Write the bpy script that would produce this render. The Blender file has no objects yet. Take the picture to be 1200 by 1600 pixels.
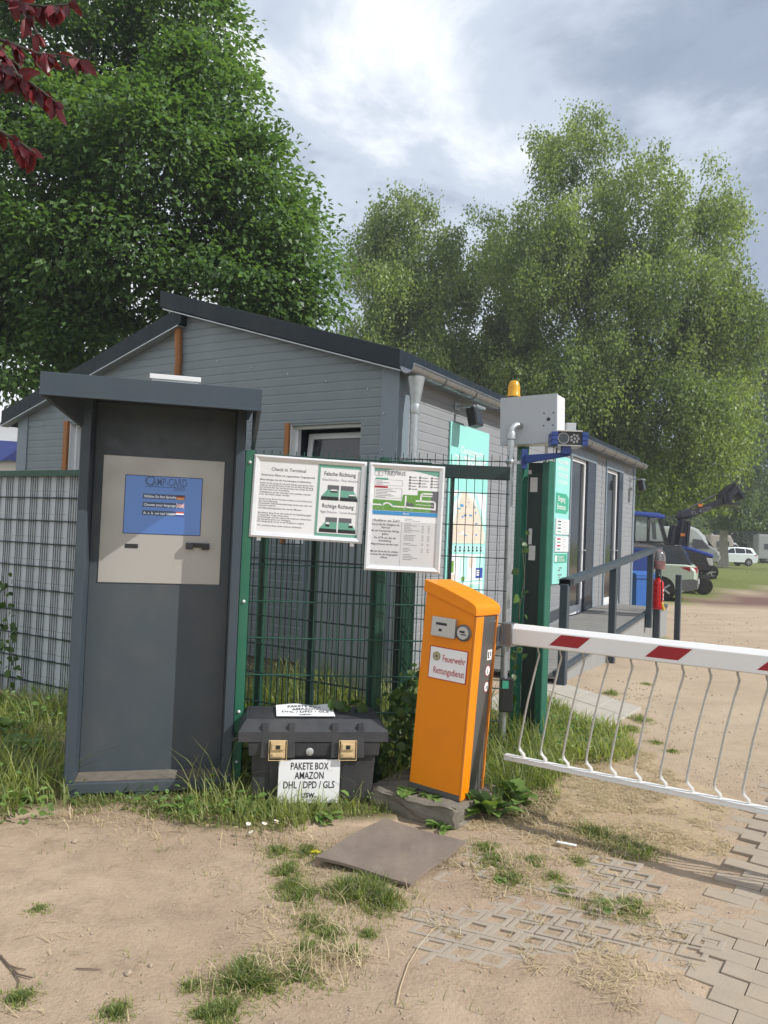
import bpy, bmesh, math, random
import numpy as np
from mathutils import Vector, Matrix, noise as mnoise
S = bpy.context.scene
COL = S.collection
R_ = math.radians

# ---------------------------------------------------------------- camera
CAM_H, FPX = 1.6, 1202.0          # eye height, focal length in photograph pixels (1200 x 1600)
ROLL, PITCH = math.atan(0.04), math.atan(33 / FPX)
_cr, _sr, _cp, _sp = math.cos(ROLL), math.sin(ROLL), math.cos(PITCH), math.sin(PITCH)
_X, _U0, _F = Vector((1, 0, 0)), Vector((0, -_sp, _cp)), Vector((0, _cp, _sp))
_right, _up = _X * _cr + _U0 * _sr, _U0 * _cr - _X * _sr
cam = bpy.data.cameras.new('camera')
cam.sensor_fit = 'HORIZONTAL'; cam.sensor_width = 36.0; cam.lens = 36.0 * FPX / 1200
cam.clip_start = 0.05; cam.clip_end = 2000
camo = bpy.data.objects.new('camera', cam); COL.objects.link(camo)
m = Matrix((_right, _up, -_F)).transposed().to_4x4(); m.translation = (0, 0, CAM_H)
camo.matrix_world = m
S.camera = camo

# ---------------------------------------------------------------- light
SUN_AZ, SUN_EL = 110.0, 40.5       # azimuth clockwise from +Y (towards the sun), elevation
SUN_STRENGTH, SKY_STRENGTH = 3.9, 0.12
S.view_settings.view_transform = 'Standard'; S.view_settings.look = 'None'
S.view_settings.exposure = 0.36; S.view_settings.gamma = 1.0
sd = Vector((math.sin(R_(SUN_AZ)) * math.cos(R_(SUN_EL)), math.cos(R_(SUN_AZ)) * math.cos(R_(SUN_EL)), math.sin(R_(SUN_EL))))
sl = bpy.data.lights.new('sun', 'SUN'); sl.energy = SUN_STRENGTH; sl.angle = R_(0.55); sl.color = (1.0, 0.97, 0.925)
so = bpy.data.objects.new('sun', sl); COL.objects.link(so)
so.rotation_euler = sd.to_track_quat('Z', 'Y').to_euler(); so.location = (20, -20, 30)

w = bpy.data.worlds.new('World'); S.world = w; w.use_nodes = True
nt = w.node_tree; nt.nodes.clear(); N = nt.nodes.new; LK = nt.links.new
def wn(t, **k):
    n = N(t)
    for a, b in k.items(): setattr(n, a, b)
    return n
def wmath(op, a, b=None, c=None):
    n = N('ShaderNodeMath'); n.operation = op
    for i, v in enumerate((a, b, c)):
        if v is None: continue
        if isinstance(v, (int, float)): n.inputs[i].default_value = v
        else: LK(v, n.inputs[i])
    return n.outputs[0]
sky = wn('ShaderNodeTexSky', sky_type='NISHITA', sun_disc=False, sun_elevation=R_(SUN_EL), sun_rotation=R_(SUN_AZ), air_density=1.2, dust_density=1.5)
bg_sky = N('ShaderNodeBackground'); bg_sky.inputs[1].default_value = SKY_STRENGTH; LK(sky.outputs[0], bg_sky.inputs[0])
tc = N('ShaderNodeTexCoord'); sep = N('ShaderNodeSeparateXYZ'); LK(tc.outputs['Generated'], sep.inputs[0])
zc = wmath('ADD', wmath('MAXIMUM', sep.outputs[2], 0.0), 0.34)
cx, cy = wmath('DIVIDE', sep.outputs[0], zc), wmath('DIVIDE', sep.outputs[1], zc)
comb = N('ShaderNodeCombineXYZ'); LK(cx, comb.inputs[0]); LK(cy, comb.inputs[1])
def noise(scale, detail, rough, off, dist=0.0):
    mp = N('ShaderNodeMapping'); mp.inputs['Location'].default_value = off; LK(comb.outputs[0], mp.inputs[0])
    n = N('ShaderNodeTexNoise'); n.inputs['Scale'].default_value = scale; n.inputs['Detail'].default_value = detail
    n.inputs['Roughness'].default_value = rough; n.inputs['Distortion'].default_value = dist
    LK(mp.outputs[0], n.inputs[0]); return n.outputs[0]
def ramp(fac, stops):
    r = N('ShaderNodeValToRGB'); LK(fac, r.inputs[0]); e = r.color_ramp.elements
    while len(e) < len(stops): e.new(0.5)
    for q, (p, c) in zip(e, stops): q.position = p; q.color = (*c, 1)
    r.color_ramp.interpolation = 'EASE'
    return r.outputs[0]
big = noise(0.8, 6, 0.55, (3.1, 1.7, 0), 0.6)
fine = noise(2.6, 9, 0.62, (7.3, -2.2, 0), 0.5)
# thin bright cloud towards the upper left, heavy grey cloud towards the right; unseen sky behind brightened for fill
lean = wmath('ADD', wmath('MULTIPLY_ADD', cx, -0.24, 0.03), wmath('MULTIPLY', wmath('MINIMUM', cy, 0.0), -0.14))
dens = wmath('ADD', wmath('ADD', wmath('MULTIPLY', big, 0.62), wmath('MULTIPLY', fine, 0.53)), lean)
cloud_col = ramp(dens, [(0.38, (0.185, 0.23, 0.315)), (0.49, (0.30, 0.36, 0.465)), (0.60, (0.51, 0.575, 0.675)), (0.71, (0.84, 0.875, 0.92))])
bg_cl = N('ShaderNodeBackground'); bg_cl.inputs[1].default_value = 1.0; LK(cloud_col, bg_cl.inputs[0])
holes = noise(1.7, 4, 0.5, (1.3, 5.2, 0), 0.3)
cov = ramp(holes, [(0.30, (0.25, 0.25, 0.25)), (0.40, (1, 1, 1))])
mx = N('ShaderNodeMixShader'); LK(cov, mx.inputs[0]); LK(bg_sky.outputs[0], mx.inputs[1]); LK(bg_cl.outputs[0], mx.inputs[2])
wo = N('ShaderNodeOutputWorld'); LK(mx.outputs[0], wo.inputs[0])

# ---------------------------------------------------------------- measuring: photograph pixel -> point on a real surface
def ray(px, py):
    return _right * ((px - 600) / FPX) + _up * ((800 - py) / FPX) + _F
EYE = Vector((0, 0, CAM_H))
def G(px, py, z=0.0):
    r = ray(px, py); return EYE + r * ((z - CAM_H) / r.z)
def AT(px, py, Y):
    r = ray(px, py); return EYE + r * (Y / r.y)
def HIT(px, py, p, n):
    r = ray(px, py); p = Vector(p); n = Vector(n)
    return EYE + r * ((p - EYE).dot(n) / r.dot(n))

# ---------------------------------------------------------------- materials
MAT = {}
def nodes_of(name):
    mt = bpy.data.materials.new(name); mt.use_nodes = True; MAT[name] = mt
    t = mt.node_tree; return mt, t, t.nodes['Principled BSDF']
def mix_rgb(t, fac, a, b, blend='MIX'):
    n = t.nodes.new('ShaderNodeMix'); n.data_type = 'RGBA'; n.blend_type = blend
    for sock, v in ((n.inputs[0], fac), (n.inputs[6], a), (n.inputs[7], b)):
        if hasattr(v, 'links'): t.links.new(v, sock)
        elif isinstance(v, (tuple, list)): sock.default_value = (*v[:3], 1)
        else: sock.default_value = v
    return n.outputs[2]
def tnoise(t, scale, detail=4, rough=0.55, coord='Object', vec=None, stretch=None, dist=0):
    if vec is None:
        c = t.nodes.new('ShaderNodeTexCoord'); vec = c.outputs[coord]
    if stretch:
        mp = t.nodes.new('ShaderNodeMapping'); mp.inputs['Scale'].default_value = stretch; t.links.new(vec, mp.inputs[0]); vec = mp.outputs[0]
    n = t.nodes.new('ShaderNodeTexNoise'); n.inputs['Scale'].default_value = scale; n.inputs['Detail'].default_value = detail
    n.inputs['Roughness'].default_value = rough; n.inputs['Distortion'].default_value = dist
    t.links.new(vec, n.inputs[0]); return n.outputs[0]
def tramp(t, fac, stops):
    r = t.nodes.new('ShaderNodeValToRGB'); t.links.new(fac, r.inputs[0]); e = r.color_ramp.elements
    while len(e) < len(stops): e.new(0.5)
    for q, (p, c) in zip(e, stops):
        q.position = p; q.color = (*(c if isinstance(c, tuple) else (c, c, c)), 1)
    return r.outputs[0]
def tbump(t, b, h, strength=0.3, dist=0.01):
    n = t.nodes.new('ShaderNodeBump'); n.inputs['Strength'].default_value = strength; n.inputs['Distance'].default_value = dist
    t.links.new(h, n.inputs['Height']); t.links.new(n.outputs[0], b.inputs['Normal'])
def pm(name, col, rough=0.55, metal=0.0, var=0.14, scale=6.0, bump=0.0, bscale=60.0, dust=0.0, dustcol=(0.33, 0.27, 0.2), stretch=None, spec=0.5, trans=0.0, emit=0.0):
    """general painted / metal / plastic surface: colour mottling, roughness variation, specks of dust"""
    mt, t, b = nodes_of(name)
    n1 = tnoise(t, scale, 5, 0.6, stretch=stretch)
    lo = tuple(max(0, c * (1 - var)) for c in col); hi = tuple(min(1, c * (1 + var)) for c in col)
    c = mix_rgb(t, n1, lo, hi)
    if dust:
        n2 = tnoise(t, 2.3, 8, 0.68)
        f = tramp(t, n2, [(0.45, 0.0), (0.8, dust)])
        n3 = tnoise(t, 140, 2, 0.5)
        f2 = tramp(t, n3, [(0.66, 0.0), (0.74, dust)])
        mm = t.nodes.new('ShaderNodeMath'); mm.operation = 'MAXIMUM'; t.links.new(f, mm.inputs[0]); t.links.new(f2, mm.inputs[1])
        c = mix_rgb(t, mm.outputs[0], c, dustcol)
    t.links.new(c, b.inputs['Base Color'])
    rr = tramp(t, tnoise(t, scale * 2.7, 4), [(0.3, max(0.03, rough - 0.1)), (0.7, min(1, rough + 0.1))])
    t.links.new(rr, b.inputs['Roughness'])
    b.inputs['Metallic'].default_value = metal; b.inputs['Specular IOR Level'].default_value = spec
    if trans: b.inputs['Transmission Weight'].default_value = trans
    if emit:
        t.links.new(c, b.inputs['Emission Color']); b.inputs['Emission Strength'].default_value = emit
    if bump: tbump(t, b, tnoise(t, bscale, 4), bump, 0.004)
    return mt
def leaf_mat(name, dark, light, trans=0.35, rough=0.45):
    mt, t, b = nodes_of(name)
    at = t.nodes.new('ShaderNodeAttribute'); at.attribute_name = 'tint'
    c = mix_rgb(t, at.outputs['Fac'], dark, light)
    t.links.new(c, b.inputs['Base Color']); b.inputs['Roughness'].default_value = rough; b.inputs['Specular IOR Level'].default_value = 0.4
    tr = t.nodes.new('ShaderNodeBsdfTranslucent')
    c2 = mix_rgb(t, 1.0, c, (1.5, 1.6, 0.6), 'MULTIPLY'); t.links.new(c2, tr.inputs[0])
    ms = t.nodes.new('ShaderNodeMixShader'); ms.inputs[0].default_value = trans
    t.links.new(b.outputs[0], ms.inputs[1]); t.links.new(tr.outputs[0], ms.inputs[2])
    t.links.new(ms.outputs[0], t.nodes['Material Output'].inputs[0])
    return mt

# ---------------------------------------------------------------- mesh building
class MB:
    def __init__(s): s.v, s.f, s.m = [], [], []
    def add(s, verts, faces, mi=0):
        o = len(s.v); s.v += [tuple(q) for q in verts]
        for f in faces: s.f.append(tuple(i + o for i in f)); s.m.append(mi)
        return s
    def bx(s, x0, x1, y0, y1, z0, z1, mi=0, M=None):
        vs = [Vector(q) for q in ((x0, y0, z0), (x1, y0, z0), (x1, y1, z0), (x0, y1, z0), (x0, y0, z1), (x1, y0, z1), (x1, y1, z1), (x0, y1, z1))]
        if M is not None: vs = [M @ q for q in vs]
        return s.add(vs, [(0, 3, 2, 1), (4, 5, 6, 7), (0, 1, 5, 4), (1, 2, 6, 5), (2, 3, 7, 6), (3, 0, 4, 7)], mi)
    def prism(s, poly, fn, d0, d1, mi=0):
        n = len(poly)
        vs = [fn(a, b, d0) for a, b in poly] + [fn(a, b, d1) for a, b in poly]
        fs = [tuple(range(n - 1, -1, -1)), tuple(range(n, 2 * n))] + [(i, (i + 1) % n, n + (i + 1) % n, n + i) for i in range(n)]
        return s.add(vs, fs, mi)
    def quad(s, a, b, c, d, mi=0): return s.add([a, b, c, d], [(0, 1, 2, 3)], mi)
    def rect(s, o, r, u, x0, x1, y0, y1, mi=0, lift=0.0):
        o, r, u = Vector(o), Vector(r), Vector(u); o = o + r.cross(u) * lift
        return s.quad(o + r * x0 + u * y0, o + r * x1 + u * y0, o + r * x1 + u * y1, o + r * x0 + u * y1, mi)
    def tube(s, pts, rad, n=8, mi=0, cap=True, up=None):
        pts = [Vector(p) for p in pts]
        if isinstance(rad, (int, float)): rad = [rad] * len(pts)
        vs, fs = [], []
        prev = None
        for i, p in enumerate(pts):
            d = (pts[min(i + 1, len(pts) - 1)] - pts[max(i - 1, 0)]).normalized()
            if prev is None:
                a = Vector((0, 0, 1)) if abs(d.z) < 0.9 else Vector((1, 0, 0))
                if up: a = Vector(up)
                x = a.cross(d).normalized()
            else:
                x = (prev - d * prev.dot(d)).normalized()
            prev = x; y = d.cross(x)
            for k in range(n):
                an = 2 * math.pi * (k + 0.5) / n; vs.append(p + (x * math.cos(an) + y * math.sin(an)) * rad[i])
        for i in range(len(pts) - 1):
            for k in range(n):
                a, b = i * n + k, i * n + (k + 1) % n
                fs.append((a, b, b + n, a + n))
        if cap: fs.append(tuple(range(n - 1, -1, -1))); fs.append(tuple(range((len(pts) - 1) * n, len(pts) * n)))
        return s.add(vs, fs, mi)
    def lathe(s, prof, M=None, n=20, mi=0, caps=True):
        vs, fs = [], []
        for r, z in prof:
            for k in range(n):
                a = 2 * math.pi * k / n; q = Vector((r * math.cos(a), r * math.sin(a), z)); vs.append(M @ q if M is not None else q)
        for i in range(len(prof) - 1):
            for k in range(n):
                a, b = i * n + k, i * n + (k + 1) % n; fs.append((a, b, b + n, a + n))
        if caps: fs.append(tuple(range(n - 1, -1, -1))); fs.append(tuple(range((len(prof) - 1) * n, len(prof) * n)))
        return s.add(vs, fs, mi)
    def disc(s, c, r, u, rad, n=24, mi=0, r0=0.0, sy=1.0):
        c, r, u = Vector(c), Vector(r), Vector(u)
        o = [c + r * (rad * math.cos(2 * math.pi * k / n)) + u * (rad * sy * math.sin(2 * math.pi * k / n)) for k in range(n)]
        if r0 <= 0: return s.add(o, [tuple(range(n))], mi)
        i_ = [c + r * (r0 * math.cos(2 * math.pi * k / n)) + u * (r0 * sy * math.sin(2 * math.pi * k / n)) for k in range(n)]
        return s.add(o + i_, [(k, (k + 1) % n, n + (k + 1) % n, n + k) for k in range(n)], mi)
    def text(s, txt, size, o, r, u, mi=0, align='LEFT', bold=0.0, maxw=None, lift=0.0, sx=1.0):
        vs, fs, wd = text_mesh(txt, bold)
        o, r, u = Vector(o), Vector(r), Vector(u); o = o + r.cross(u) * lift
        k = size * 1.35
        kx = k * sx
        if maxw and wd * kx > maxw: kx = maxw / wd
        off = {'LEFT': 0, 'CENTER': -wd * kx / 2, 'RIGHT': -wd * kx}[align]
        return s.add([o + r * (x * kx + off) + u * (y * k) for x, y in vs], fs, mi)
    def pieces(s):
        p = list(range(len(s.v)))
        def find(i):
            while p[i] != i: p[i] = p[p[i]]; i = p[i]
            return i
        for f in s.f:
            for i in f[1:]: p[find(f[0])] = find(i)
        g = {}
        for f, mi in zip(s.f, s.m): g.setdefault(find(f[0]), []).append((f, mi))
        for fl in g.values():
            b = MB(); ix = {}
            for f, mi in fl:
                for i in f:
                    if i not in ix: ix[i] = len(b.v); b.v.append(s.v[i])
                b.f.append(tuple(ix[i] for i in f)); b.m.append(mi)
            yield b
    def build_each(s, *a, **k): return [b.build(*a, **k) for b in s.pieces()]
    def build(s, name, mats, parent=None, bevel=0.0, seg=2, smooth=False, recalc=True, label=None):
        me = bpy.data.meshes.new(name)
        me.from_pydata(s.v, [], s.f)
        if not isinstance(mats, (list, tuple)): mats = [mats]
        for q in mats: me.materials.append(MAT[q] if isinstance(q, str) else q)
        me.polygons.foreach_set('material_index', s.m)
        if recalc or bevel:
            bm = bmesh.new(); bm.from_mesh(me)
            if recalc: bmesh.ops.recalc_face_normals(bm, faces=bm.faces)
            if bevel:
                ed = [e for e in bm.edges if len(e.link_faces) == 2 and e.calc_face_angle(0) > R_(28)]
                bmesh.ops.bevel(bm, geom=ed, offset=bevel, segments=seg, profile=0.7, affect='EDGES', clamp_overlap=True)
            bm.to_mesh(me); bm.free()
        if smooth:
            me.polygons.foreach_set('use_smooth', [True] * len(me.polygons))
            me.set_sharp_from_angle(angle=R_(38))
        o = bpy.data.objects.new(name, me); COL.objects.link(o)
        if parent is not None: o.parent = parent
        if label: o['label'] = label
        return o
_tc = {}
def text_mesh(txt, bold):
    k = (txt, bold)
    if k not in _tc:
        cu = bpy.data.curves.new('t', 'FONT'); cu.body = txt; cu.resolution_u = 2; cu.offset = bold; cu.fill_mode = 'FRONT'
        ob = bpy.data.objects.new('t', cu); COL.objects.link(ob)
        dg = bpy.context.evaluated_depsgraph_get(); me = ob.evaluated_get(dg).to_mesh()
        vs = [(q.co.x, q.co.y) for q in me.vertices]; fs = [tuple(p.vertices) for p in me.polygons]
        wd = max([q[0] for q in vs] + [0.01])
        ob.evaluated_get(dg).to_mesh_clear(); bpy.data.objects.remove(ob); bpy.data.curves.remove(cu)
        _tc[k] = (vs, fs, wd)
    return _tc[k]
def tag(o, label=None, cat=None, group=None, kind=None):
    if label: o['label'] = label
    if cat: o['category'] = cat
    if group: o['group'] = group
    if kind: o['kind'] = kind
    return o
def thing(name, label, cat, loc=(0, 0, 0), rotz=0.0, group=None):
    o = bpy.data.objects.new(name, None); COL.objects.link(o); o.empty_display_size = 0.2
    o.location = loc; o.rotation_euler = (0, 0, rotz)
    return tag(o, label, cat, group)
def TM(o): return Matrix.Translation(o.location) @ Matrix.Rotation(o.rotation_euler.z, 4, 'Z')
def loc(o, p): return TM(o).inverted() @ Vector(p)
def np_mesh(name, V, F, mats, parent=None, tint=None, smooth=False):
    """fast mesh from arrays: V (n,3), F (m,4)"""
    me = bpy.data.meshes.new(name); n, mm = len(V), len(F); k = F.shape[1]
    me.vertices.add(n); me.vertices.foreach_set('co', np.ascontiguousarray(V, dtype=np.float32).ravel())
    me.loops.add(mm * k); me.loops.foreach_set('vertex_index', np.ascontiguousarray(F, dtype=np.int32).ravel())
    me.polygons.add(mm); me.polygons.foreach_set('loop_start', np.arange(0, mm * k, k, dtype=np.int32))
    try: me.polygons.foreach_set('loop_total', np.full(mm, k, dtype=np.int32))
    except Exception: pass
    if smooth: me.polygons.foreach_set('use_smooth', np.ones(mm, dtype=bool))
    me.update(calc_edges=True)
    if tint is not None:
        a = me.attributes.new('tint', 'FLOAT', 'POINT'); a.data.foreach_set('value', np.ascontiguousarray(tint, dtype=np.float32))
    for q in (mats if isinstance(mats, (list, tuple)) else [mats]): me.materials.append(MAT[q])
    o = bpy.data.objects.new(name, me); COL.objects.link(o)
    if parent is not None: o.parent = parent
    return o
def vnoise(x, y, scale, seed):
    """smooth value noise in [-1, 1]"""
    rg = np.random.RandomState(seed); T = rg.uniform(-1, 1, (64, 64))
    u, v = x / scale, y / scale; i, j = np.floor(u).astype(int), np.floor(v).astype(int); a, b = u - i, v - j
    a, b = a * a * (3 - 2 * a), b * b * (3 - 2 * b)
    g = lambda p, q: T[p % 64, q % 64]
    return (g(i, j) * (1 - a) + g(i + 1, j) * a) * (1 - b) + (g(i, j + 1) * (1 - a) + g(i + 1, j + 1) * a) * b
def inside(poly, x, y):
    r = np.zeros(x.shape, bool); n = len(poly)
    for i in range(n):
        x0, y0 = poly[i][:2]; x1, y1 = poly[(i + 1) % n][:2]
        if y0 == y1: continue
        c = ((y0 > y) != (y1 > y)) & (x < (x1 - x0) * (y - y0) / (y1 - y0) + x0); r ^= c
    return r
pm('sill_dust', (0.15, 0.13, 0.105), 0.9, var=0.5, scale=18)
pm('anthracite', (0.052, 0.068, 0.08), 0.42, var=0.12, dust=0.32, dustcol=(0.16, 0.14, 0.11))
pm('anthracite_clean', (0.042, 0.06, 0.075), 0.42, var=0.08, dust=0.05, spec=0.4)
pm('roof_trim', (0.013, 0.022, 0.03), 0.5, var=0.1, dust=0.05, spec=0.22)
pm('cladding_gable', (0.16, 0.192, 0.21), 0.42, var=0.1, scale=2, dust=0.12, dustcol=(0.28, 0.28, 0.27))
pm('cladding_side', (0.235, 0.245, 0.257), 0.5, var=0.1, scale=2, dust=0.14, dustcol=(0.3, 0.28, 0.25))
pm('corner_trim', (0.17, 0.21, 0.24), 0.4, var=0.06)
pm('timber', (0.3, 0.12, 0.035), 0.7, var=0.4, scale=14, stretch=(1, 1, 0.12), bump=0.3)
pm('galvanised', (0.42, 0.45, 0.46), 0.42, metal=0.75, var=0.22, scale=22, dust=0.12)
pm('zinc_gutter', (0.27, 0.285, 0.3), 0.34, metal=0.8, var=0.25, scale=7)
pm('white_frame', (0.72, 0.73, 0.74), 0.35, var=0.05)
pm('white_paint', (0.74, 0.74, 0.73), 0.4, var=0.05, dust=0.1, dustcol=(0.45, 0.4, 0.33))
pm('cabinet_shaded', (0.4, 0.43, 0.46), 0.45, var=0.04, dust=0.07)  # front of the white cabinet; its shade is put into this colour
pm('aluminium', (0.74, 0.75, 0.76), 0.36, metal=0.35, var=0.08)
pm('plate_beige', (0.43, 0.41, 0.38), 0.36, metal=0.35, var=0.05, scale=2, dust=0.04)
pm('bar_grey', (0.46, 0.45, 0.42), 0.5, metal=0.2, var=0.1, dust=0.2)
pm('black_plastic', (0.016, 0.017, 0.018), 0.42, var=0.2, dust=0.06)
pm('box_plastic', (0.03, 0.032, 0.036), 0.5, var=0.2, scale=9, dust=0.3, dustcol=(0.17, 0.15, 0.125), bump=0.25, bscale=160)
pm('latch_yellow', (0.55, 0.41, 0.22), 0.5, var=0.4, scale=30)
pm('paper', (0.78, 0.78, 0.78), 0.7, var=0.03, scale=3)
pm('paper_grey', (0.6, 0.6, 0.6), 0.6, var=0.05, scale=3)
pm('ink', (0.02, 0.02, 0.022), 0.6, var=0.02)
pm('ink_grey', (0.2, 0.2, 0.21), 0.6, var=0.02)
pm('ink_red', (0.42, 0.015, 0.03), 0.5, var=0.05)
pm('ink_white', (0.8, 0.8, 0.8), 0.5, var=0.02)
pm('mint', (0.14, 0.36, 0.27), 0.5, var=0.05)
pm('mint_pale', (0.33, 0.62, 0.5), 0.5, var=0.06)
pm('teal_board', (0.29, 0.68, 0.61), 0.42, var=0.07, scale=4, dust=0.1, dustcol=(0.3, 0.45, 0.4))
pm('teal_dark', (0.05, 0.36, 0.23), 0.45, var=0.05)
pm('teal_pale', (0.42, 0.75, 0.68), 0.45, var=0.06)
pm('map_cream', (0.62, 0.58, 0.47), 0.5, var=0.25, scale=30)
pm('map_pink', (0.68, 0.56, 0.46), 0.5, var=0.4, scale=45)
pm('map_green', (0.13, 0.3, 0.055), 0.5, var=0.1)
pm('map_grey', (0.12, 0.12, 0.13), 0.5, var=0.08)
pm('map_blue', (0.05, 0.26, 0.55), 0.5, var=0.06)
pm('deep_blue', (0.025, 0.07, 0.35), 0.45, var=0.08)
pm('cab_clear', (0.75, 0.8, 0.8), 0.05, trans=0.95, var=0.02)
pm('orange_paint', (0.78, 0.235, 0.001), 0.42, var=0.05, spec=0.3, scale=3, dust=0.2, dustcol=(0.42, 0.2, 0.07))
pm('panel_grey', (0.08, 0.078, 0.076), 0.38, var=0.1, dust=0.08)
pm('reader_silver', (0.5, 0.5, 0.49), 0.35, metal=0.55, var=0.06)
pm('emblem_tan', (0.42, 0.36, 0.2), 0.5, var=0.3, scale=60)
pm('stripe_red', (0.3, 0.006, 0.014), 0.4, var=0.1, scale=20)
pm('fence_green', (0.007, 0.058, 0.036), 0.42, var=0.16, dust=0.06)
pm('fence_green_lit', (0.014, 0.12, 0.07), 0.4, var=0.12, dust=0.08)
pm('post_green', (0.016, 0.12, 0.078), 0.4, var=0.2, scale=12, dust=0.12, dustcol=(0.2, 0.3, 0.26))
pm('fence_dark', (0.012, 0.03, 0.026), 0.45, var=0.2)
pm('screen_sheet', (0.24, 0.27, 0.285), 0.5, var=0.12, scale=5)
pm('privacy_strip', (0.47, 0.51, 0.55), 0.5, var=0.12, scale=5, stretch=(1, 1, 0.3))
pm('signal_blue', (0.02, 0.05, 0.22), 0.4, var=0.12)
pm('beacon_amber', (0.75, 0.38, 0.01), 0.25, var=0.12, scale=12, trans=0.25)
pm('glass_dark', (0.02, 0.024, 0.027), 0.06, var=0.3, spec=0.8)
pm('glass_car', (0.015, 0.018, 0.02), 0.05, var=0.3, spec=0.9)
pm('navy_panel', (0.03, 0.04, 0.055), 0.35, var=0.1)
pm('deck_board', (0.2, 0.195, 0.185), 0.8, var=0.2, scale=5, dust=0.3, dustcol=(0.3, 0.26, 0.2))
pm('deck_side', (0.27, 0.27, 0.265), 0.7, var=0.12, dust=0.2)
pm('bin_blue', (0.03, 0.13, 0.42), 0.45, var=0.08, dust=0.08)
pm('bin_navy', (0.012, 0.04, 0.2), 0.45, var=0.1)
pm('fire_red', (0.55, 0.012, 0.015), 0.28, var=0.06)
pm('hose_yellow', (0.65, 0.4, 0.04), 0.45, var=0.1)
pm('car_mint', (0.45, 0.52, 0.42), 0.25, var=0.03, spec=0.6)
pm('car_grey', (0.14, 0.145, 0.145), 0.45, var=0.1)
pm('car_white', (0.68, 0.72, 0.74), 0.25, var=0.03, spec=0.6)
pm('car_black', (0.012, 0.013, 0.014), 0.25, var=0.1, spec=0.6)
pm('van_silver', (0.42, 0.43, 0.44), 0.35, var=0.08)
pm('tractor_blue', (0.035, 0.075, 0.38), 0.3, var=0.08, spec=0.6)
pm('tractor_navy', (0.017, 0.02, 0.034), 0.4, var=0.15, dust=0.1)
pm('rubber', (0.016, 0.016, 0.016), 0.85, var=0.25, dust=0.15)
pm('lamp_red', (0.3, 0.008, 0.012), 0.15, var=0.15, spec=0.8)
pm('lamp_clear', (0.55, 0.56, 0.55), 0.12, metal=0.4, var=0.2)
pm('lamp_orange', (0.7, 0.2, 0.02), 0.25, var=0.1)
pm('van_cream', (0.55, 0.47, 0.42), 0.45, var=0.06)
pm('awning_grey', (0.4, 0.41, 0.43), 0.7, var=0.08)
pm('awning_blue', (0.06, 0.09, 0.3), 0.6, var=0.1)
pm('awning_cream', (0.7, 0.66, 0.58), 0.7, var=0.05)
pm('concrete', (0.16, 0.142, 0.115), 0.95, var=0.45, scale=9, bump=0.6, bscale=70, dust=0.3)
pm('slab_pale', (0.4, 0.365, 0.315), 0.85, var=0.14, scale=4, bump=0.25, bscale=90, dust=0.35, dustcol=(0.3, 0.23, 0.16))
pm('brick_paver', (0.32, 0.265, 0.205), 0.92, var=0.2, scale=7, bump=0.5, bscale=90, dust=0.6, dustcol=(0.37, 0.28, 0.19))
pm('grass_paver', (0.31, 0.263, 0.21), 0.92, var=0.22, scale=7, bump=0.6, bscale=90, dust=0.6, dustcol=(0.38, 0.28, 0.19))
pm('board_brown', (0.18, 0.145, 0.118), 0.75, var=0.5, scale=9, bump=0.4, bscale=40, dust=0.5, dustcol=(0.24, 0.18, 0.13), stretch=(1, 0.4, 1))
pm('bark_birch', (0.42, 0.39, 0.34), 0.85, var=0.55, scale=9, bump=0.5, bscale=20)
pm('bark_dark', (0.06, 0.05, 0.04), 0.9, var=0.4, scale=8, bump=0.6, bscale=18)
pm('twig', (0.12, 0.085, 0.065), 0.85, var=0.3, scale=20)
pm('straw', (0.52, 0.42, 0.26), 0.8, var=0.25, scale=14)
pm('stone', (0.37, 0.295, 0.22), 0.9, var=0.45, scale=14, bump=0.3)
pm('yellow_scrap', (0.75, 0.6, 0.03), 0.5, var=0.08)
pm('petal', (0.75, 0.75, 0.72), 0.6, var=0.05)
pm('cable', (0.02, 0.02, 0.02), 0.5)
pm('pearl_plastic', (0.5, 0.52, 0.52), 0.12, trans=0.85, var=0.02)
leaf_mat('leaf_hornbeam', (0.056, 0.11, 0.04), (0.15, 0.24, 0.09), 0.42, 0.36)
leaf_mat('leaf_birch', (0.1, 0.148, 0.056), (0.275, 0.342, 0.12), 0.45, 0.45)
leaf_mat('leaf_far', (0.08, 0.12, 0.06), (0.18, 0.23, 0.11), 0.38, 0.5)
leaf_mat('leaf_plum', (0.05, 0.008, 0.014), (0.2, 0.02, 0.028), 0.35, 0.35)
leaf_mat('grass_blade', (0.1, 0.15, 0.045), (0.39, 0.41, 0.16), 0.48, 0.5)
leaf_mat('grass_dry', (0.32, 0.245, 0.14), (0.56, 0.46, 0.3), 0.15, 0.7)
leaf_mat('leaf_weed', (0.075, 0.15, 0.035), (0.22, 0.33, 0.09), 0.3, 0.42)
leaf_mat('leaf_vine', (0.03, 0.065, 0.015), (0.09, 0.16, 0.035), 0.3, 0.42)

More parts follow.
